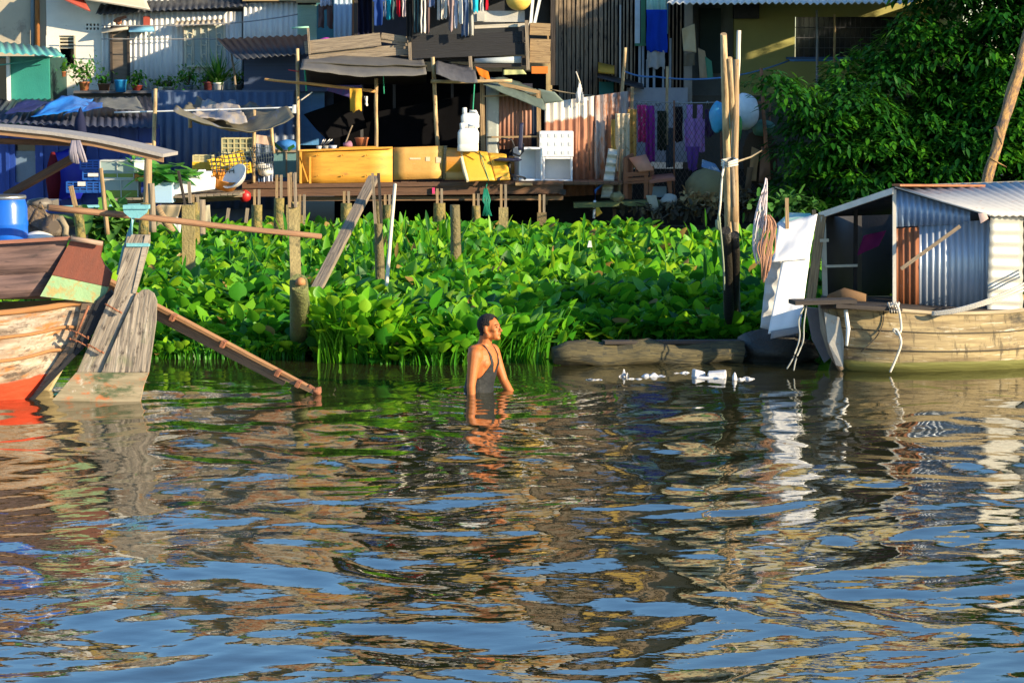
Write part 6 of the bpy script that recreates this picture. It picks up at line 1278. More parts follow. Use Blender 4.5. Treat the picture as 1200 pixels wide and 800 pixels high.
# inner darkness: side and back walls
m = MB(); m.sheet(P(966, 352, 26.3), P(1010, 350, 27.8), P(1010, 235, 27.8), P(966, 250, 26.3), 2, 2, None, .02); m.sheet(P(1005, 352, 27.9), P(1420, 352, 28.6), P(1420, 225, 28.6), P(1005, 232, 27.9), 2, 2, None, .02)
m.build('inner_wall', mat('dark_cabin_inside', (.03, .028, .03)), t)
m = MB(); m.beam(P(1002, 352, 26.4), P(1003, 240, 26.4), .04); m.build('inner_post', WOOD_DARK, t)
rag('pink_cloth', [(1004, 300), (1030, 288), (1038, 270), (1012, 276)], 26.9, cloth('magenta_cloth', (.45, .06, .32)), 'magenta cloth hanging inside the dark cabin doorway', 'cloth', .05)
m = MB(); m.tube([P(972, 350, 25.6), P(990, 347, 25.5), P(1015, 349, 25.4)], [.05, .09, .04], 8, True, .3); one('brown_bundle', m, cloth('brown_sackcloth', (.25, .15, .08)), 'brown sackcloth bundle lying on the bow planks', 'bundle')
rag('pink_rag', [(1149, 262), (1158, 256), (1155, 249), (1146, 250)], G1-.12, cloth('pinkish_rag', (.75, .55, .5)), 'pinkish rag tucked under the cabin eave', 'cloth', .03)
# boat pole, ropes
pole_one('boat_pole', 'peeling orange brown pole leaning up behind the tin cabin', P(1148, 245, 27.4), P(1212, 20, 28.0), .055, mat('peeling_bark_pole', (.66, .38, .12), (.26, .15, .08), scale=6, stretch=(2, 5), bump=1, contrast=.12, stain=((.16, .11, .09), .52, 5, (1, 4))), .062, wob=.55, bend=.014, seg=30)
m = MB(); m.tube([P(1167, 150, 27.4), P(1172, 162, 27.3), P(1174, 170, 27.3)], [.03, .02, .004], 5, True, .5); one('peeling_bark', m, mat('peeling_bark_pole', (.6, .36, .13)), 'upper flake of bark peeling from the leaning pole', 'bark'); m = MB(); m.tube([P(1160, 185, 27.3), P(1168, 190, 27.3), P(1180, 196, 27.3)], [.015, .01, .003], 5); one('peeling_bark', m, mat('peeling_bark_pole', (.6, .36, .13)), 'lower flake of bark sticking out from the leaning pole', 'bark')
m = MB()
for k in range(3): m.tube(sp([P(1092, 366+k*1.5, 24.52), P(1120, 362+k*2, 24.45), P(1160, 350+k*2.4, 24.4), P(1202, 331+k*4, 24.5), P(1260, 300+k*4, 24.8)]), .011, 6)
one('hull_ropes', m, ROPE_W, 'three pale ropes stretched along the hull up to the right', 'rope')
m = MB(); m.tube(sp([P(1042, 360, 24.38), P(1050, 356, 24.36), P(1054, 366, 24.34), P(1056, 385, 24.32), P(1052, 392, 24.33), P(1047, 386, 24.33), P(1052, 388, 24.32), P(1056, 402, 24.3), P(1050, 420, 24.3), P(1043, 436, 24.3)]), .012, 6)
for k in range(3): m.tube([P(1041+k*3, 355, 24.4), P(1044+k*3, 366, 24.33), P(1047+k*3, 355, 24.5)], .014, 6)
one('mooring_rope', m, ROPE_W, 'white rope knotted on the gunwale and dangling into the water', 'rope')
m = MB(); m.tube(sp([P(943, 358, 24.4), P(936, 375, 24.35), P(937, 395, 24.35), P(930, 418, 24.3), P(922, 432, 24.3)]), .008, 5); m.tube(sp([P(945, 358, 24.4), P(942, 380, 24.35), P(941, 400, 24.35), P(933, 420, 24.3), P(930, 434, 24.3)]), .008, 5)
one('bow_cords', m, mat('dull_cord', (.35, .36, .33)), 'two thin cords hanging from the bow plank into the water', 'cord')
# white sheets screen
WS = mat('white_vinyl_sheet', (.86, .86, .86), (.78, .78, .79), rough=.5, scale=3, bump=.05, stain=((.6, .6, .6), .7, 5))
t = thing('white_screen', 'screen of white sheets and a pale ribbed panel at the boat bow', 'screen', P(925, 392, 25.2))
m = MB(); m.psheet([(905, 306), (948, 303), (958, 250), (912, 262)], [25.1, 25.1, 25.4, 25.4], 12, 10, lambda u, v: .035*mnoise.noise(V(u*4, v*3, 2))+.02*mnoise.noise(V(u*11, v*7, 2)), .01); m.build('upper_sheet', WS, t)
m = MB(); m.psheet([(900, 391), (938, 386), (949, 300), (917, 302)], [25.0, 25.0, 25.15, 25.15], 12, 12, lambda u, v: .04*mnoise.noise(V(u*3, v*2, 6))+.02*mnoise.noise(V(u*12, v*5, 6)), .01); m.build('lower_sheet', WS, t)
m = MB(); m.psheet([(891, 384), (908, 388), (919, 303), (900, 300)], 25.3, 6, 40, lambda u, v: .012*math.sin(v*2*PI/.16), .01); m.build('ribbed_panel', mat('pale_ribbed_panel', (.62, .62, .6), (.5, .5, .5), rough=.5), t)
m = MB(); m.psheet([(908, 264), (954, 258), (950, 250), (925, 249)], [25.5, 25.5, 25.9, 25.9], 6, 4, None, .01); m.build('top_fold', mat('green_white_sheet', (.5, .62, .58), (.15, .45, .38), contrast=.08), t)
m = MB(); m.psheet([(903, 397), (939, 390), (937, 382), (904, 388)], 24.98, 8, 3, None, .01); m.build('lower_strip', mat('grey_strip', (.3, .3, .32)), t)
beams('stake', WOOD_TAN, t, (P(922.5, 268, 25.35), P(922, 232, 25.35), .035), (P(954, 256, 25.7), P(954, 246, 25.7), .035), (P(936, 300, 25.45), P(936, 430, 25.45), .05), (P(905, 300, 25.5), P(905, 425, 25.5), .05))
m = MB()
for k in range(14):
    a = rnd(-5, 5); m.tube(sp([P(898+a*.2, 208+rnd(0, 9), 25.1), P(895+a*.8, 232+rnd(-5, 5), 25.05+rnd(-.05, .05)), P(891+a*1.4, 262+rnd(-5, 5), 25.0+rnd(-.06, .06)), P(888+a*1.2, 288, 25.0), P(890+a*.9, 306+rnd(-6, 6), 25.0)]), rnd(.005, .008), 5)
one('rope_bundle', m, mat('pale_violet_cord', (.72, .65, .66), (.5, .4, .42)), 'long bundle of pale cords hanging at the left of the white sheets', 'cords')
m = MB()
for k in range(16):
    a = rnd(-6, 6); m.tube(sp([P(899+a*.5, 252, 25.0), P(902+a+rnd(-3, 3), 268+rnd(-5, 5), 24.95), P(898+a*1.3+rnd(-4, 4), 290+rnd(-5, 5), 24.95), P(897+a, 308+rnd(-5, 5), 24.95), P(895+a*.4, 330+rnd(-14, 2), 25.0)]), rnd(.006, .01), 5)
one('rope_tangle', m, mat('rust_brown_cord', (.42, .22, .12), (.25, .12, .08)), 'tangle of brown ropes between the pale cords and the white sheets', 'ropes')
# ---------------------------------------------------------------- left boat
t = thing('wooden_boat', 'old wooden river boat stern with red painted bottom at the left edge', 'boat', W(40, 470))
HB = 22.35
UP = wood('purple_brown_planks', (.22, .135, .12), (.085, .052, .05), scale=2, stretch=(.8, 9), contrast=.13, stain=[((.42, .37, .33), .68, 4, (1, 2)), ((.05, .035, .035), .6, 3, (1, 5))])
m = MB(); m.psheet([(-160, 330), (70, 318), (80, 281), (-160, 296)], [HB-.15, HB, HB, HB-.15], 8, 2, None, .04); m.build('side_plank', UP, t)
m = MB(); m.psheet([(-160, 362), (52, 346), (68, 318.6), (-160, 331)], [HB-.14, HB+.01, HB+.01, HB-.14], 8, 2, None, .04); m.build('side_plank', UP, t)
m = MB(); m.beam(P(-160, 293, HB-.2), P(82, 279, HB-.05), .06, .03); m.build('gunwale', wood('red_gunwale', (.36, .14, .09), (.2, .1, .07)), t)
TRM = mat('painted_transom', (.19, .04, .016), (.10, .024, .012), rough=.55, scale=3, stretch=(1, 5), stain=((.55, .4, .2), .72, 5))
TRG = mat('green_painted_transom', (.28, .44, .22), (.18, .30, .15), rough=.6, scale=4, stain=[((.32, .26, .09), .53, 9), ((.6, .6, .5), .66, 4, (1, .3))])
m = MB(); m.prism([(61, 322, HB-0.0600), (83, 281, HB-0.0116), (100, 282.5, HB+0.0258), (120, 287, HB+0.0698), (117.5, 301, HB+0.0643), (122, 310, HB+0.0742), (131, 320, HB+0.0940), (127, 336, HB+0.0852)], HB, .05); m.build('transom', TRM, t)
m = MB(); m.prism([(47, 347, HB-0.0908), (61, 322.6, HB-0.0600), (127, 336.6, HB+0.0852), (119, 356, HB+0.0676)], HB, .05); m.build('transom_band', TRG, t)
m = MB(); m.tube([P(83, 279.5, HB-.08), P(101, 282, HB-.05), P(120, 285.5, HB)], .025, 6, True, .3); m.build('transom_cap', wood('rotten_edge', (.42, .3, .22), (.2, .12, .09)), t)
LH = wood('peeling_hull_paint', (.58, .50, .39), (.26, .155, .09), scale=2, stretch=(.9, 5), bump=.9, contrast=.14, stain=[((.42, .17, .05), .55, 2.2, (.9, 5)), ((.12, .085, .06), .55, 3.5, (1, 4)), ((.3, .22, .15), .55, 9, (1, 1.5))], band=[(1, .33, -.03, (.66, .06, .015))])
def s2(pt, pb, Yt, Yb, bulge):
    a = P(pb[0], pb[1], Yb); c = P(pt[0], pt[1], Yt); q = [a.lerp(c, k/5)-V(0, bulge*math.sin(PI*k/5), 0) for k in range(6)]; return q
prof = [s2((-170, 374), (-200, 500), HB-.2, HB+.0, .18), s2((-90, 371), (-120, 498), HB-.12, HB+.02, .18), s2((0, 364), (-40, 494), HB, HB+.05, .15), s2((55, 358), (0, 490), HB+.05, HB+.08, .09), s2((92, 352), (24, 481), HB+.1, HB+.1, .03), s2((122, 356), (32, 474), HB+.12, HB+.12, 0)]
m, fn = hullsec(prof); m.grid(fn, 50, 24, .03, True, 2.2, 1.0); m.build('hull', LH, t)
for v in (.97, .76, .55):
    m = MB(); m.tube([fn(k/24*.93, v)[0]+V(0, -.012, 0) for k in range(25)], .016 if v < .9 else .03, 6, True, .2); m.build('rubbing_strake' if v > .9 else 'plank_edge', wood('orange_strake', (.55, .25, .08), (.3, .14, .06)), t)
m = MB(); m.sheet(P(-200, 480, 24.2)+V(0, 0, -.2), P(36, 468, 23.0)+V(0, 0, -.2), P(118, 350, 23.2), P(-200, 360, 24.2), 6, 2, None, .04); m.build('hull_far_side', HULL_R, t)
m = MB(); m.sheet(P(-160, 348, HB), P(118, 346, HB+.1), P(118, 340, 23.2), P(-160, 340, 24.1), 6, 2, None, .03); m.build('deck', WOOD_BROWN, t)
m = MB(); m.psheet([(-160, 352), (110, 344), (110, 290), (-160, 296)], [24.0, 23.3, 23.3, 24.0], 6, 2, None, .03); m.build('far_bulwark', UP, t)
SP = wood('stern_post', (.25, .17, .11), (.1, .07, .05), stain=((.4, .2, .08), .64, 5))
m = MB(); m.prism([(97, 351, HB+.06), (114, 352, HB+.05), (60, 445, HB+.05), (33, 471, HB+.08), (30, 471, HB+.08), (82, 420, HB+.05)], HB, .1); m.build('stern_post', SP, t)
m = MB(); m.prism([(114, 352, HB+.03), (129, 340, HB+.03), (133, 345, HB+.03), (100, 405, HB+.03), (36, 472, HB+.03), (33, 471, HB+.03), (88, 410, HB+.03)], HB, .08); m.build('stern_strip', WOOD_BLACK, t)
m = MB()
for y in (388, 398):
    m.tube([P(80, y-2, HB-.02), P(92, y+2, HB-.03), P(104, y+9, HB-.02)], .012, 6, squash=.5); [m.blob(P(82+k*7, y-1+k*2.6, HB-.035), .011, 6, 4, 0) for k in range(4)]
m.tube([P(104, 358, HB-.02), P(88, 395, HB-.02)], .012, 6); m.build('iron_strap', RUST_STEEL, t)
# rudder
RW = wood('rudder_wood', (.44, .37, .29), (.15, .12, .095), stretch=(.8, 9), scale=2.2, bump=.9, contrast=.12, stain=[((.07, .055, .045), .58, 7, (1, 2.2)), ((.62, .58, .5), .64, 2.5, (.8, 6)), ((.2, .2, .12), .62, 1.5)])
RW2 = wood('rudder_foot', (.42, .34, .22), (.24, .2, .12), stretch=(1, 8), stain=[((.52, .17, .06), .56, 5, (1, 1.5)), ((.08, .11, .05), .55, 3, (.6, 1.5)), ((.6, .55, .45), .64, 5)])
t = thing('boat_rudder', 'big weathered grey rudder hanging on the stern of the left boat', 'rudder', W(110, 470))
R0 = HB-.02
m = MB(); m.prism([(90, 436, R0), (127, 352, R0), (133, 345, R0), (149, 278, R0), (152, 275, R0), (175, 275.5, R0), (175, 284, R0), (166, 318, R0), (158, 345, R0), (133, 402, R0), (118, 436, R0)], R0, .07); m.build('rudder_post', RW, t)
m = MB(); m.prism([(182.5, 378, R0-.03), (174, 436, R0-.03), (119, 436, R0-.03), (134, 402, R0-.03), (159, 346, R0-.03), (166, 340, R0-.03), (173, 339.5, R0-.03), (180, 344, R0-.03), (183.5, 353, R0-.03)], R0, .05); m.build('blade', RW, t)
m = MB(); m.prism([(89, 436.5, R0-.02), (174, 436.5, R0-.035), (168, 452, R0-.035), (163, 476, R0-.035), (55, 476, R0-.02)], R0, .06); m.build('blade_foot', RW2, t)
m = MB(); m.prism([(170, 276, R0-.01), (175.5, 276, R0-.01), (159, 344, R0-.01), (155, 343, R0-.01)], R0, .02); m.build('edge_batten', wood('pale_batten', (.5, .42, .33), (.3, .25, .2)), t)
m = MB(); m.pbox(148, 285, 174, 289, R0-.02, .1); m.build('rope_binding', TEAL_STEEL, t)
for x, y in ((131, 361), (110, 408)):
    m = MB(); m.tube([P(x-8, y-5, R0-.05), P(x+12, y+6, R0-.045)], .016, 6, squash=.5); [m.blob(P(x-6+k*8, y-4+k*4.3, R0-.06), .011, 6, 4, 0) for k in range(3)]; m.build('iron_strap', RUST_STEEL, t)
t = thing('tiller', 'turquoise metal tiller with a flared head over the rudder', 'tiller', P(150, 320, R0))
m = MB(); m.tube([P(157, 249, R0), P(152, 275, R0+.02), P(147, 290, R0+.12), P(140, 322, R0+.14)], .028, 9); m.build('shaft', TEAL_STEEL, t)
m = MB(); m.prism([(144, 242), (173, 244), (171, 250), (163, 256), (152, 255), (145, 249)], R0-.03, .07); m.pbox(144, 240.5, 174, 245, R0-.05, .11); m.build('head', TEAL_STEEL, t)
pole_one('long_pole', 'long brown pole lying across the tiller head towards the right', P(56, 243, R0-.1), P(376, 277, 23.4), .03, wood('reddish_pole', (.30, .16, .08), (.16, .085, .05)), .026, bend=.006)
# roof edge, strut
t = thing('boat_roof', 'thin curved grey roof slab with brown edge over the left boat', 'roof', P(60, 300, HB))
def roof(y0, y1, th, nm, m_, dY, dep):
    m = MB(); pts = [(-160, 139), (0, 150), (60, 156), (110, 163.5), (150, 172), (191, 182)]
    for (xa, ya), (xb, yb) in zip(pts[:-1], pts[1:]):
        a, b = P(xa, ya+y0, HB+dY), P(xb, yb+y0, HB+dY); c_, d_ = P(xb, yb+y1, HB+dY), P(xa, ya+y1, HB+dY)
        m.prismw([d_, c_, b, a], V(0, dep, -.01*dep))
    m.build(nm, m_, t)
roof(-1.5, 2.5, 0, 'slab', mat('grey_roof_slab', (.38, .35, .32), (.24, .22, .2), stain=((.25, .16, .1), .64, 6)), 0, 1.0); roof(2.7, 8.5, 0, 'edge_board', wood('rusty_edge_board', (.34, .19, .09), (.16, .09, .05)), .03, .05)
m = MB(); m.beam(P(-20, 165, HB+.3), P(86, 168, HB+.3), .06, .05); m.build('rafter', WOOD_BROWN, t)
m = MB(); m.beam(P(8, 229, HB+.95), P(88, 184, HB+.5), .075, .06); m.build('strut', WOOD_BROWN, t)
m = MB()
for k in range(12): a = rnd(-7, 9); m.tube([P(88+a*.5, 165, HB-.05), P(88+a, 178, HB-.08), P(90+a*1.2, 186+rnd(0, 7), HB-.06)], .014, 5, True, .3)
one('rag_tuft', m, cloth('grey_violet_rag', (.42, .38, .42), (.22, .2, .27)), 'tuft of grey and violet rags tied under the boat roof', 'rags')
# barrel and tub, engine
t = thing('blue_barrel', 'blue plastic barrel with a grey metal ring on the left boat', 'barrel', P(10, 290, 22.9))
BB = mat('barrel_blue', (.012, .13, .62), (.01, .10, .52), rough=.28, scale=3, bump=.03, stain=((.3, .35, .55), .72, 6))
c = P(7, 292, 22.9); r_ = 26/F*22.9
MB().lathe(c, [(r_*.85, 0), (r_*.97, .04), (r_, .14), (r_, .2), (r_*1.02, .22), (r_*1.02, .24), (r_, .26), (r_*.99, .38), (r_*.9, .445), (r_*.86, .46)], 36).build('body', BB, t)
MB().lathe(c+V(0, 0, .445), [(r_*.88, 0), (r_*.95, .01), (r_*.95, .03), (r_*.9, .04), (r_*.86, .035)], 36).build('ring', STEEL, t); MB().lathe(c+V(0, 0, .47), [(r_*.84, 0), (r_*.84, .01), (.01, .02)], 24).build('lid', mat('dark_lid', (.05, .05, .06)), t)
m = MB(); m.blob(P(45, 285, 23.0), (.17, .15, .11), 20, 12, .03, 3); one('white_tub', m, WHITE_PL, 'rounded white tub behind the gunwale beside the blue barrel', 'tub')
EM = mat('greasy_engine', (.20, .15, .10), (.08, .06, .045), rough=.5, scale=6, bump=.6, stain=((.35, .2, .08), .6, 6))
t = thing('boat_engine', 'greasy brown boat engine with a frame behind the blue barrel', 'engine', P(58, 285, 23.3))
m = MB(); m.pbox(34, 235, 62, 246, 23.3, .3); m.blob(P(47, 238, 23.3), (.12, .1, .05), 10, 6, .1); m.build('tank', mat('grey_tank', (.18, .16, .14), rough=.5), t)
m = MB(); m.beam(P(32, 248, 23.2), P(56, 262, 23.2), .2, .14); m.beam(P(34, 262, 23.25), P(55, 276, 23.25), .16, .1); m.build('block', EM, t)
m = MB(); m.lathe(P(66, 266, 23.1), [(.05, 0), (.10, .01), (.11, .05), (.11, .1), (.05, .12)], 18, (0, -1, .1)); m.build('flywheel', EM, t)
m = MB(); m.tube([P(34, 262, 23.1), P(47, 237, 23.1), P(60, 262, 23.1)], .012, 6); m.tube([P(70, 262, 23.1), P(80, 278, 23.1)], .016, 6); m.build('frame_bar', EM, t)
m = MB(); m.tube([P(60, 278, 23.1), P(62, 260, 23.05), P(72, 256, 23.0), P(77, 266, 23.0), P(76, 280, 23.0)], .03, 8); m.build('exhaust_pipe', mat('tan_pipe', (.3, .25, .17), bump=.4), t)
# posts between boat and bank
def cpost(label, a, b, Y, w, m_, top=None):
    t = thing('wooden_post', label, 'post', P(*a, Y)); m = MB(); m.pole(P(*a, Y), P(*b, Y), w/2/F*Y*1.15, w/2/F*Y, 9, .12); m.build('post', m_, t)
    if top: m = MB(); m.beam(P(b[0], b[1]+12, Y-.03), P(*top, Y-.03), .04, .05); m.build('board', WOOD_TAN, t)
cpost('mossy tapered post with a stick on top behind the engine', (96, 288), (91, 241), 30, 11, PILE, (83, 218))
cpost('thin leaning post in front of the fish tanks', (126, 275), (118, 197), 33, 5, WOOD_TAN)
cpost('thick tan post under the end of the boat roof', (171, 275), (174, 168), 34, 9, wood('cracked_tan_post', (.45, .3, .16), (.24, .16, .09)))
cpost('mossy lower post behind the tiller head', (168, 275), (170, 238), 31, 11, PILE)
cpost('grey post right of the tiller head by the planter', (179, 272), (177, 215), 33, 8, WOOD_GREY)
m = MB(); m.psheet([(198, 275), (206, 270), (186, 240), (179, 244)], 38, 1, 1, None, .03); one('leaning_board', m, WOOD_TAN, 'leaning brown board under the pale blue planter', 'board')
rag('tan_sack', [(182, 272), (202, 275), (213, 240), (186, 240)], 40, cloth('tan_sackcloth', (.45, .36, .24)), 'tan sackcloth hanging below the pale blue planter', 'cloth', .06)
rag('white_paper', [(203, 262), (211, 275), (213, 258), (207, 254)], 38.5, WHITE_PL, 'torn white paper scrap below the staging', 'litter', .04)
rag('tan_sack', [(236, 262), (247, 262), (246, 240), (238, 241)], 40.3, cloth('pale_sackcloth', (.5, .45, .33)), 'pale sackcloth hanging right of the mossy posts under the staging', 'cloth', .05)
# long propeller shaft plank
t = thing('propeller_shaft_beam', 'long brown timber propeller shaft beam sloping into the water', 'shaft beam', W(375, 458))
SB = wood('shaft_beam_wood', (.30, .18, .10), (.14, .09, .06), stain=((.5, .28, .1), .64, 4, (1, 4)))
a, b = P(120, 332, 23.2), P(335, 445, 22.9); d = (b-a).normalized()
m = MB(); m.beam(a, b, .07, .125, up=(0, -.15, 1), w2=.06); m.build('beam', SB, t)
a2, b2 = P(120, 325, 23.15), P(371, 458, 22.8)
m = MB(); m.beam(a2, b2, .075, .035, up=(0, -.15, 1), w2=.05); m.build('top_batten', wood('orange_brown_shaft', (.46, .24, .10), (.26, .13, .06), stain=((.12, .08, .05), .62, 4, (1, 3))), t)
m = MB(); m.beam(P(312, 431, 22.92), P(368, 459, 22.78), .06, .05, w2=.04); m.build('lower_batten', SB, t)
for x in (203, 262, 326, 350):
    y = 327+(x-120)*.528; q = P(x, y+1, 23.08-(x-120)/250*.3); beams('iron_strap', RUST_STEEL, t, (q-d*.018, q+d*.018, .095, .06))
m = MB(); m.blob(P(372, 458, 22.8), (.05, .05, .035), 10, 6, .3); m.beam(P(362, 452, 22.8), P(376, 461, 22.8), .05, .03); m.build('propeller_guard', RUST_STEEL, t)
# ---------------------------------------------------------------- the man
SKIN = bpy.data.materials.new('wet_tanned_skin'); SKIN.use_nodes = True
_b = SKIN.node_tree.nodes['Principled BSDF']; _b.inputs['Base Color'].default_value = (.43, .135, .033, 1); _b.inputs['Roughness'].default_value = .58
_b.inputs['Subsurface Weight'].default_value = .12; _b.inputs['Subsurface Scale'].default_value = .02; _b.inputs['Subsurface Radius'].default_value = (1, .35, .2)
_n = SKIN.node_tree.nodes.new('ShaderNodeTexNoise'); _n.inputs['Scale'].default_value = 14; _bp = SKIN.node_tree.nodes.new('ShaderNodeBump'); _bp.inputs['Strength'].default_value = .15; _bp.inputs['Distance'].default_value = .01
SKIN.node_tree.links.new(_n.outputs[0], _bp.inputs['Height']); SKIN.node_tree.links.new(_bp.outputs[0], _b.inputs['Normal'])
HAIR = mat('wet_black_hair', (.006, .005, .004), (.010, .008, .007), rough=.8, coord='Object', scale=60, bump=.8, bscale=90)
TANK = mat('dark_wet_vest', (.011, .014, .016), (.007, .009, .011), rough=.7, coord='Object', scale=12, bump=.4, bscale=30)
def loft(m, secs, n=20):
    """secs: (centre, rx, ry, xdir) stacked ellipses"""
    k = len(m.v)
    for i, (c, rx, ry) in enumerate(secs):
        for j in range(n):
            a = 2*PI*j/n; m.v.append(V(*c)+V(math.cos(a)*rx, math.sin(a)*ry, 0))
    for i in range(len(secs)-1):
        for j in range(n): q = (j+1) % n; m.face((k+i*n+j, k+i*n+q, k+(i+1)*n+q, k+(i+1)*n+j), [(0, 0)]*4, True)
    m.face([k+j for j in reversed(range(n))], [(0, 0)]*n); e = k+(len(secs)-1)*n; m.face([e+j for j in range(n)], [(0, 0)]*n)
def limb(m, pts, rs, n=12):
    # dense smooth tapered chain with rounded ends
    P_, R_ = [], []; N = len(pts)-1
    for i in range(N*6+1):
        x = i/6; a = min(int(x), N-1); f = x-a; P_.append(Vector(pts[a]).lerp(Vector(pts[a+1]), f)); R_.append(rs[a]*(1-f)+rs[a+1]*f)
    m.tube(P_, R_, n); m.blob(P_[0], R_[0]*.99, 12, 8, 0); m.blob(P_[-1], R_[-1]*.99, 12, 8, 0)
m = MB()
loft(m, [((-.01, 0, -.45), .07, .12), ((-.01, 0, -.38), .115, .165), ((-.01, 0, -.2), .115, .16), ((-.02, 0, -.05), .105, .145), ((-.015, 0, .08), .105, .15), ((.0, 0, .2), .115, .165), ((.012, 0, .30), .118, .178), ((.008, 0, .37), .105, .175), ((0, 0, .415), .085, .15), ((-.002, 0, .445), .065, .10), ((0, 0, .47), .055, .06)])
limb(m, [(-.006, 0, .40), (.006, 0, .48), (.018, 0, .56)], [.070, .062, .058])
for s in (-1, 1):                                   # shoulders, shoulder blades, pectorals
    m.blob((-.0, s*.17, .362), (.074, .068, .082), 14, 10, 0); m.blob((-.03, s*.12, .41), (.06, .08, .045), 14, 10, 0); m.blob((.065, s*.075, .30), (.055, .075, .06), 14, 10, 0); m.blob((-.06, s*.085, .32), (.05, .07, .08), 14, 10, 0)
    m.blob((-.02, s*.09, .425), (.05, .09, .035), 14, 10, 0)
limb(m, [(0, -.18, .375), (.008, -.21, .25), (.02, -.245, .10), (.035, -.24, -.03), (.05, -.225, -.16)], [.062, .052, .040, .037, .026])
limb(m, [(.01, .185, .375), (.055, .205, .25), (.12, .215, .115), (.19, .205, .03), (.265, .19, -.035)], [.056, .050, .040, .038, .026])
def hand(m, w, d, side):
    w = Vector(w); d = Vector(d).normalized(); up = V(0, 0, 1); sdir = d.cross(up).normalized()*side; nn = sdir.cross(d).normalized()
    for k in range(5): limb(m, [w, w+d*.085+sdir*(.034-.017*k)], [.019, .013], 8)
    for k, L in enumerate((.068, .078, .072, .056)):
        b = w+d*.085+sdir*(.032-.021*k); m1 = b+d*L*.5-up*.006; limb(m, [b, m1, m1+d*L*.45-up*.018], [.0095, .009, .0075], 8)
    b = w+d*.03+sdir*.03; limb(m, [b, b+d*.03+sdir*.028, b+d*.06+sdir*.034], [.013, .011, .008], 8)
hand(m, (.05, -.225, -.16), (.25, 0, -.9), 1); hand(m, (.265, .19, -.035), (.85, -.1, -.35), -1)
# head built from overlapping forms, face towards +X
H = V(.042, 0, .602); HN = len(m.v); HR = Matrix.Rotation(-R(10), 3, 'Y')
def hb(x, y, z, a, b, c): m.blob(H+V(x, y, z), (a, b, c), 18, 12, 0)
hb(-.012, 0, .035, .098, .076, .085)               # skull
hb(-.045, 0, .02, .062, .068, .07)
hb(.045, 0, .015, .048, .060, .075)                # forehead to cheeks
hb(.052, 0, -.045, .044, .050, .062)               # jaw front
hb(.025, 0, -.05, .055, .056, .05)
hb(.078, 0, -.088, .020, .026, .017)               # chin
hb(.082, 0, .030, .015, .048, .010)                # brow
for s in (-1, 1):
    hb(.064, s*.036, -.014, .022, .020, .017)      # cheekbone
    hb(-.0, s*.056, -.055, .03, .018, .03)         # jaw angle
    m.blob(H+V(-.004, s*.082, -.002), (.021, .013, .034), 12, 10, 0); m.blob(H+V(.006, s*.074, -.024), (.010, .008, .014), 10, 8, 0)
limb(m, [H+V(.088, 0, .018), H+V(.106, 0, -.008), H+V(.113, 0, -.022)], [.008, .011, .014], 10)   # nose
for s in (-1, 1): m.blob(H+V(.100, s*.012, -.027), (.011, .009, .008), 10, 8, 0)
m.blob(H+V(.092, 0, -.048), (.013, .024, .006), 12, 8, 0); m.blob(H+V(.089, 0, -.060), (.012, .021, .007), 12, 8, 0)
m.v = [v if i < HN else H+HR@(v-H) for i, v in enumerate(m.v)]
b = MB(); b.v = m.v; b.f = m.f; b.uv = m.uv; b.sm = m.sm
person = thing('person', 'man in a dark vest standing chest deep in the river looking right', 'person', V(MAN[0], MAN[1], -.025))
def finish(ob, vox, smooth):
    r = ob.modifiers.new('remesh', 'REMESH'); r.mode = 'VOXEL'; r.voxel_size = vox; r.use_smooth_shade = True
    s = ob.modifiers.new('smooth', 'SMOOTH'); s.factor = .5; s.iterations = smooth
    dg = bpy.context.evaluated_depsgraph_get(); dg.update(); me = bpy.data.meshes.new_from_object(ob.evaluated_get(dg)); ob.modifiers.clear(); old = ob.data; ob.data = me; return me
body = b.build('body', SKIN, None, 0, V(0, 0, 0)); me = finish(body, .006, 5)
me.polygons.foreach_set('use_smooth', [True]*len(me.polygons)); me.materials.clear(); me.materials.append(SKIN)
def shell(name, test, off, material):
    """clothing or hair: the part of the body surface that passes test, lifted by off"""
    n = [v.normal.copy() for v in me.vertices]; co = [v.co.copy() for v in me.vertices]
    keep = [f for f in me.polygons if test(f.center, f.normal)]
    idx = {}; vv = []; ff = []
    for f in keep:
        q = []
        for i in f.vertices:
            if i not in idx: idx[i] = len(vv); vv.append(co[i]+n[i]*(off(co[i], n[i]) if callable(off) else off))
            q.append(idx[i])
        ff.append(q)
    ms = bpy.data.meshes.new(name); ms.from_pydata([tuple(v) for v in vv], [], ff); ms.materials.append(material); ms.polygons.foreach_set('use_smooth', [True]*len(ms.polygons)); ms.update()
    o = bpy.data.objects.new(name, ms); COL.objects.link(o); o.parent = person
    s = o.modifiers.new('thick', 'SOLIDIFY'); s.thickness = .004; s.offset = -1
    return o
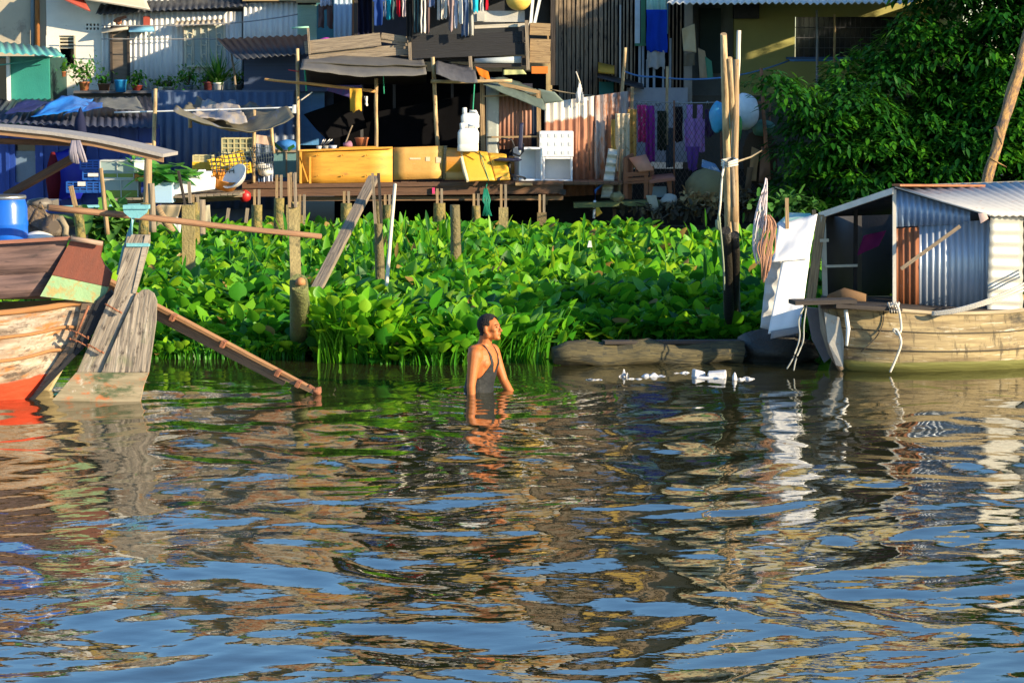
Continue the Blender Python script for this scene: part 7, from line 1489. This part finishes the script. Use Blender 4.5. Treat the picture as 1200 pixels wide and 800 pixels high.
def in_vest(p, n):
    if abs(p.y) > .17 or p.z > .455 or (p.z < .3 and p.y < -.165) or (p.z < .3 and p.y > .165): return False
    if p.z < .12: return abs(p.y) < .168
    ay = abs(p.y)
    if p.z > .14:
        arm = .165 - .085*min(1, max(0, (p.z-.14)/.17))**.7          # deep arm hole
        if ay > max(arm, .07): return False
    if p.x > 0:                                                     # low scooped neck in front
        if p.z > .21+ (ay/.07)**2*.22 and ay < .07: return False
    else:
        if p.z > .34 + (ay/.07)**2*.10 and ay < .055: return False
    return True
shell('vest', in_vest, lambda p, n: .007 + .022*min(1, max(0, .22-p.z)*4)*(1 if p.x < .05 else .5) + .003*mnoise.noise(V(p.x*20, p.y*20, p.z*14)), TANK)
def in_hair(p, n):
    q = HR.inverted()@(p-H)
    if q.z > .12: return True
    if q.z < -.055 or (p-H).length > .2: return False
    if abs(q.y) > .066 and -.05 < q.z < .034 and q.x > -.026: return False
    front = .056 if q.z > .075 else (.034 if q.z > .03 else (.018 if q.z > .0 else -.028))
    return q.x < front and (q.z > -.035 or q.x < -.04)
shell('hair', in_hair, lambda p, n: .005 + .012*max(0, (HR.inverted()@(p-H)).z/.1) + .0035*mnoise.noise(V(p.x*70, p.y*70, p.z*70)), HAIR)
def tilt(e):
    e.v = [H+HR@(v-H) for v in e.v]; return e
DARKE = mat('dark_eye', (.01, .008, .008), rough=.2, bump=0)
for s in (-1, 1):
    e = MB(); e.blob(H+V(.0875, s*.029, .012), (.009, .013, .006), 12, 8, 0); tilt(e).build('eye', DARKE, None, 0, V(0, 0, 0)).parent = person
    e = MB(); e.tube([H+V(.094, s*.012, .033), H+V(.094, s*.03, .037), H+V(.082, s*.046, .032)], .0035, 6); tilt(e).build('eyebrow', HAIR, None, 0, V(0, 0, 0)).parent = person
e = MB(); e.tube([H+V(.098, -.02, -.0535), H+V(.1045, 0, -.054), H+V(.098, .02, -.0535)], .0022, 6); tilt(e).build('mouth', mat('lip_line', (.25, .07, .045)), None, 0, V(0, 0, 0)).parent = person
body.parent = person
person.rotation_euler = (0, R(5), R(-26))
# tidy helper properties
for o in list(bpy.data.objects):
    if '_w' in o: del o['_w']
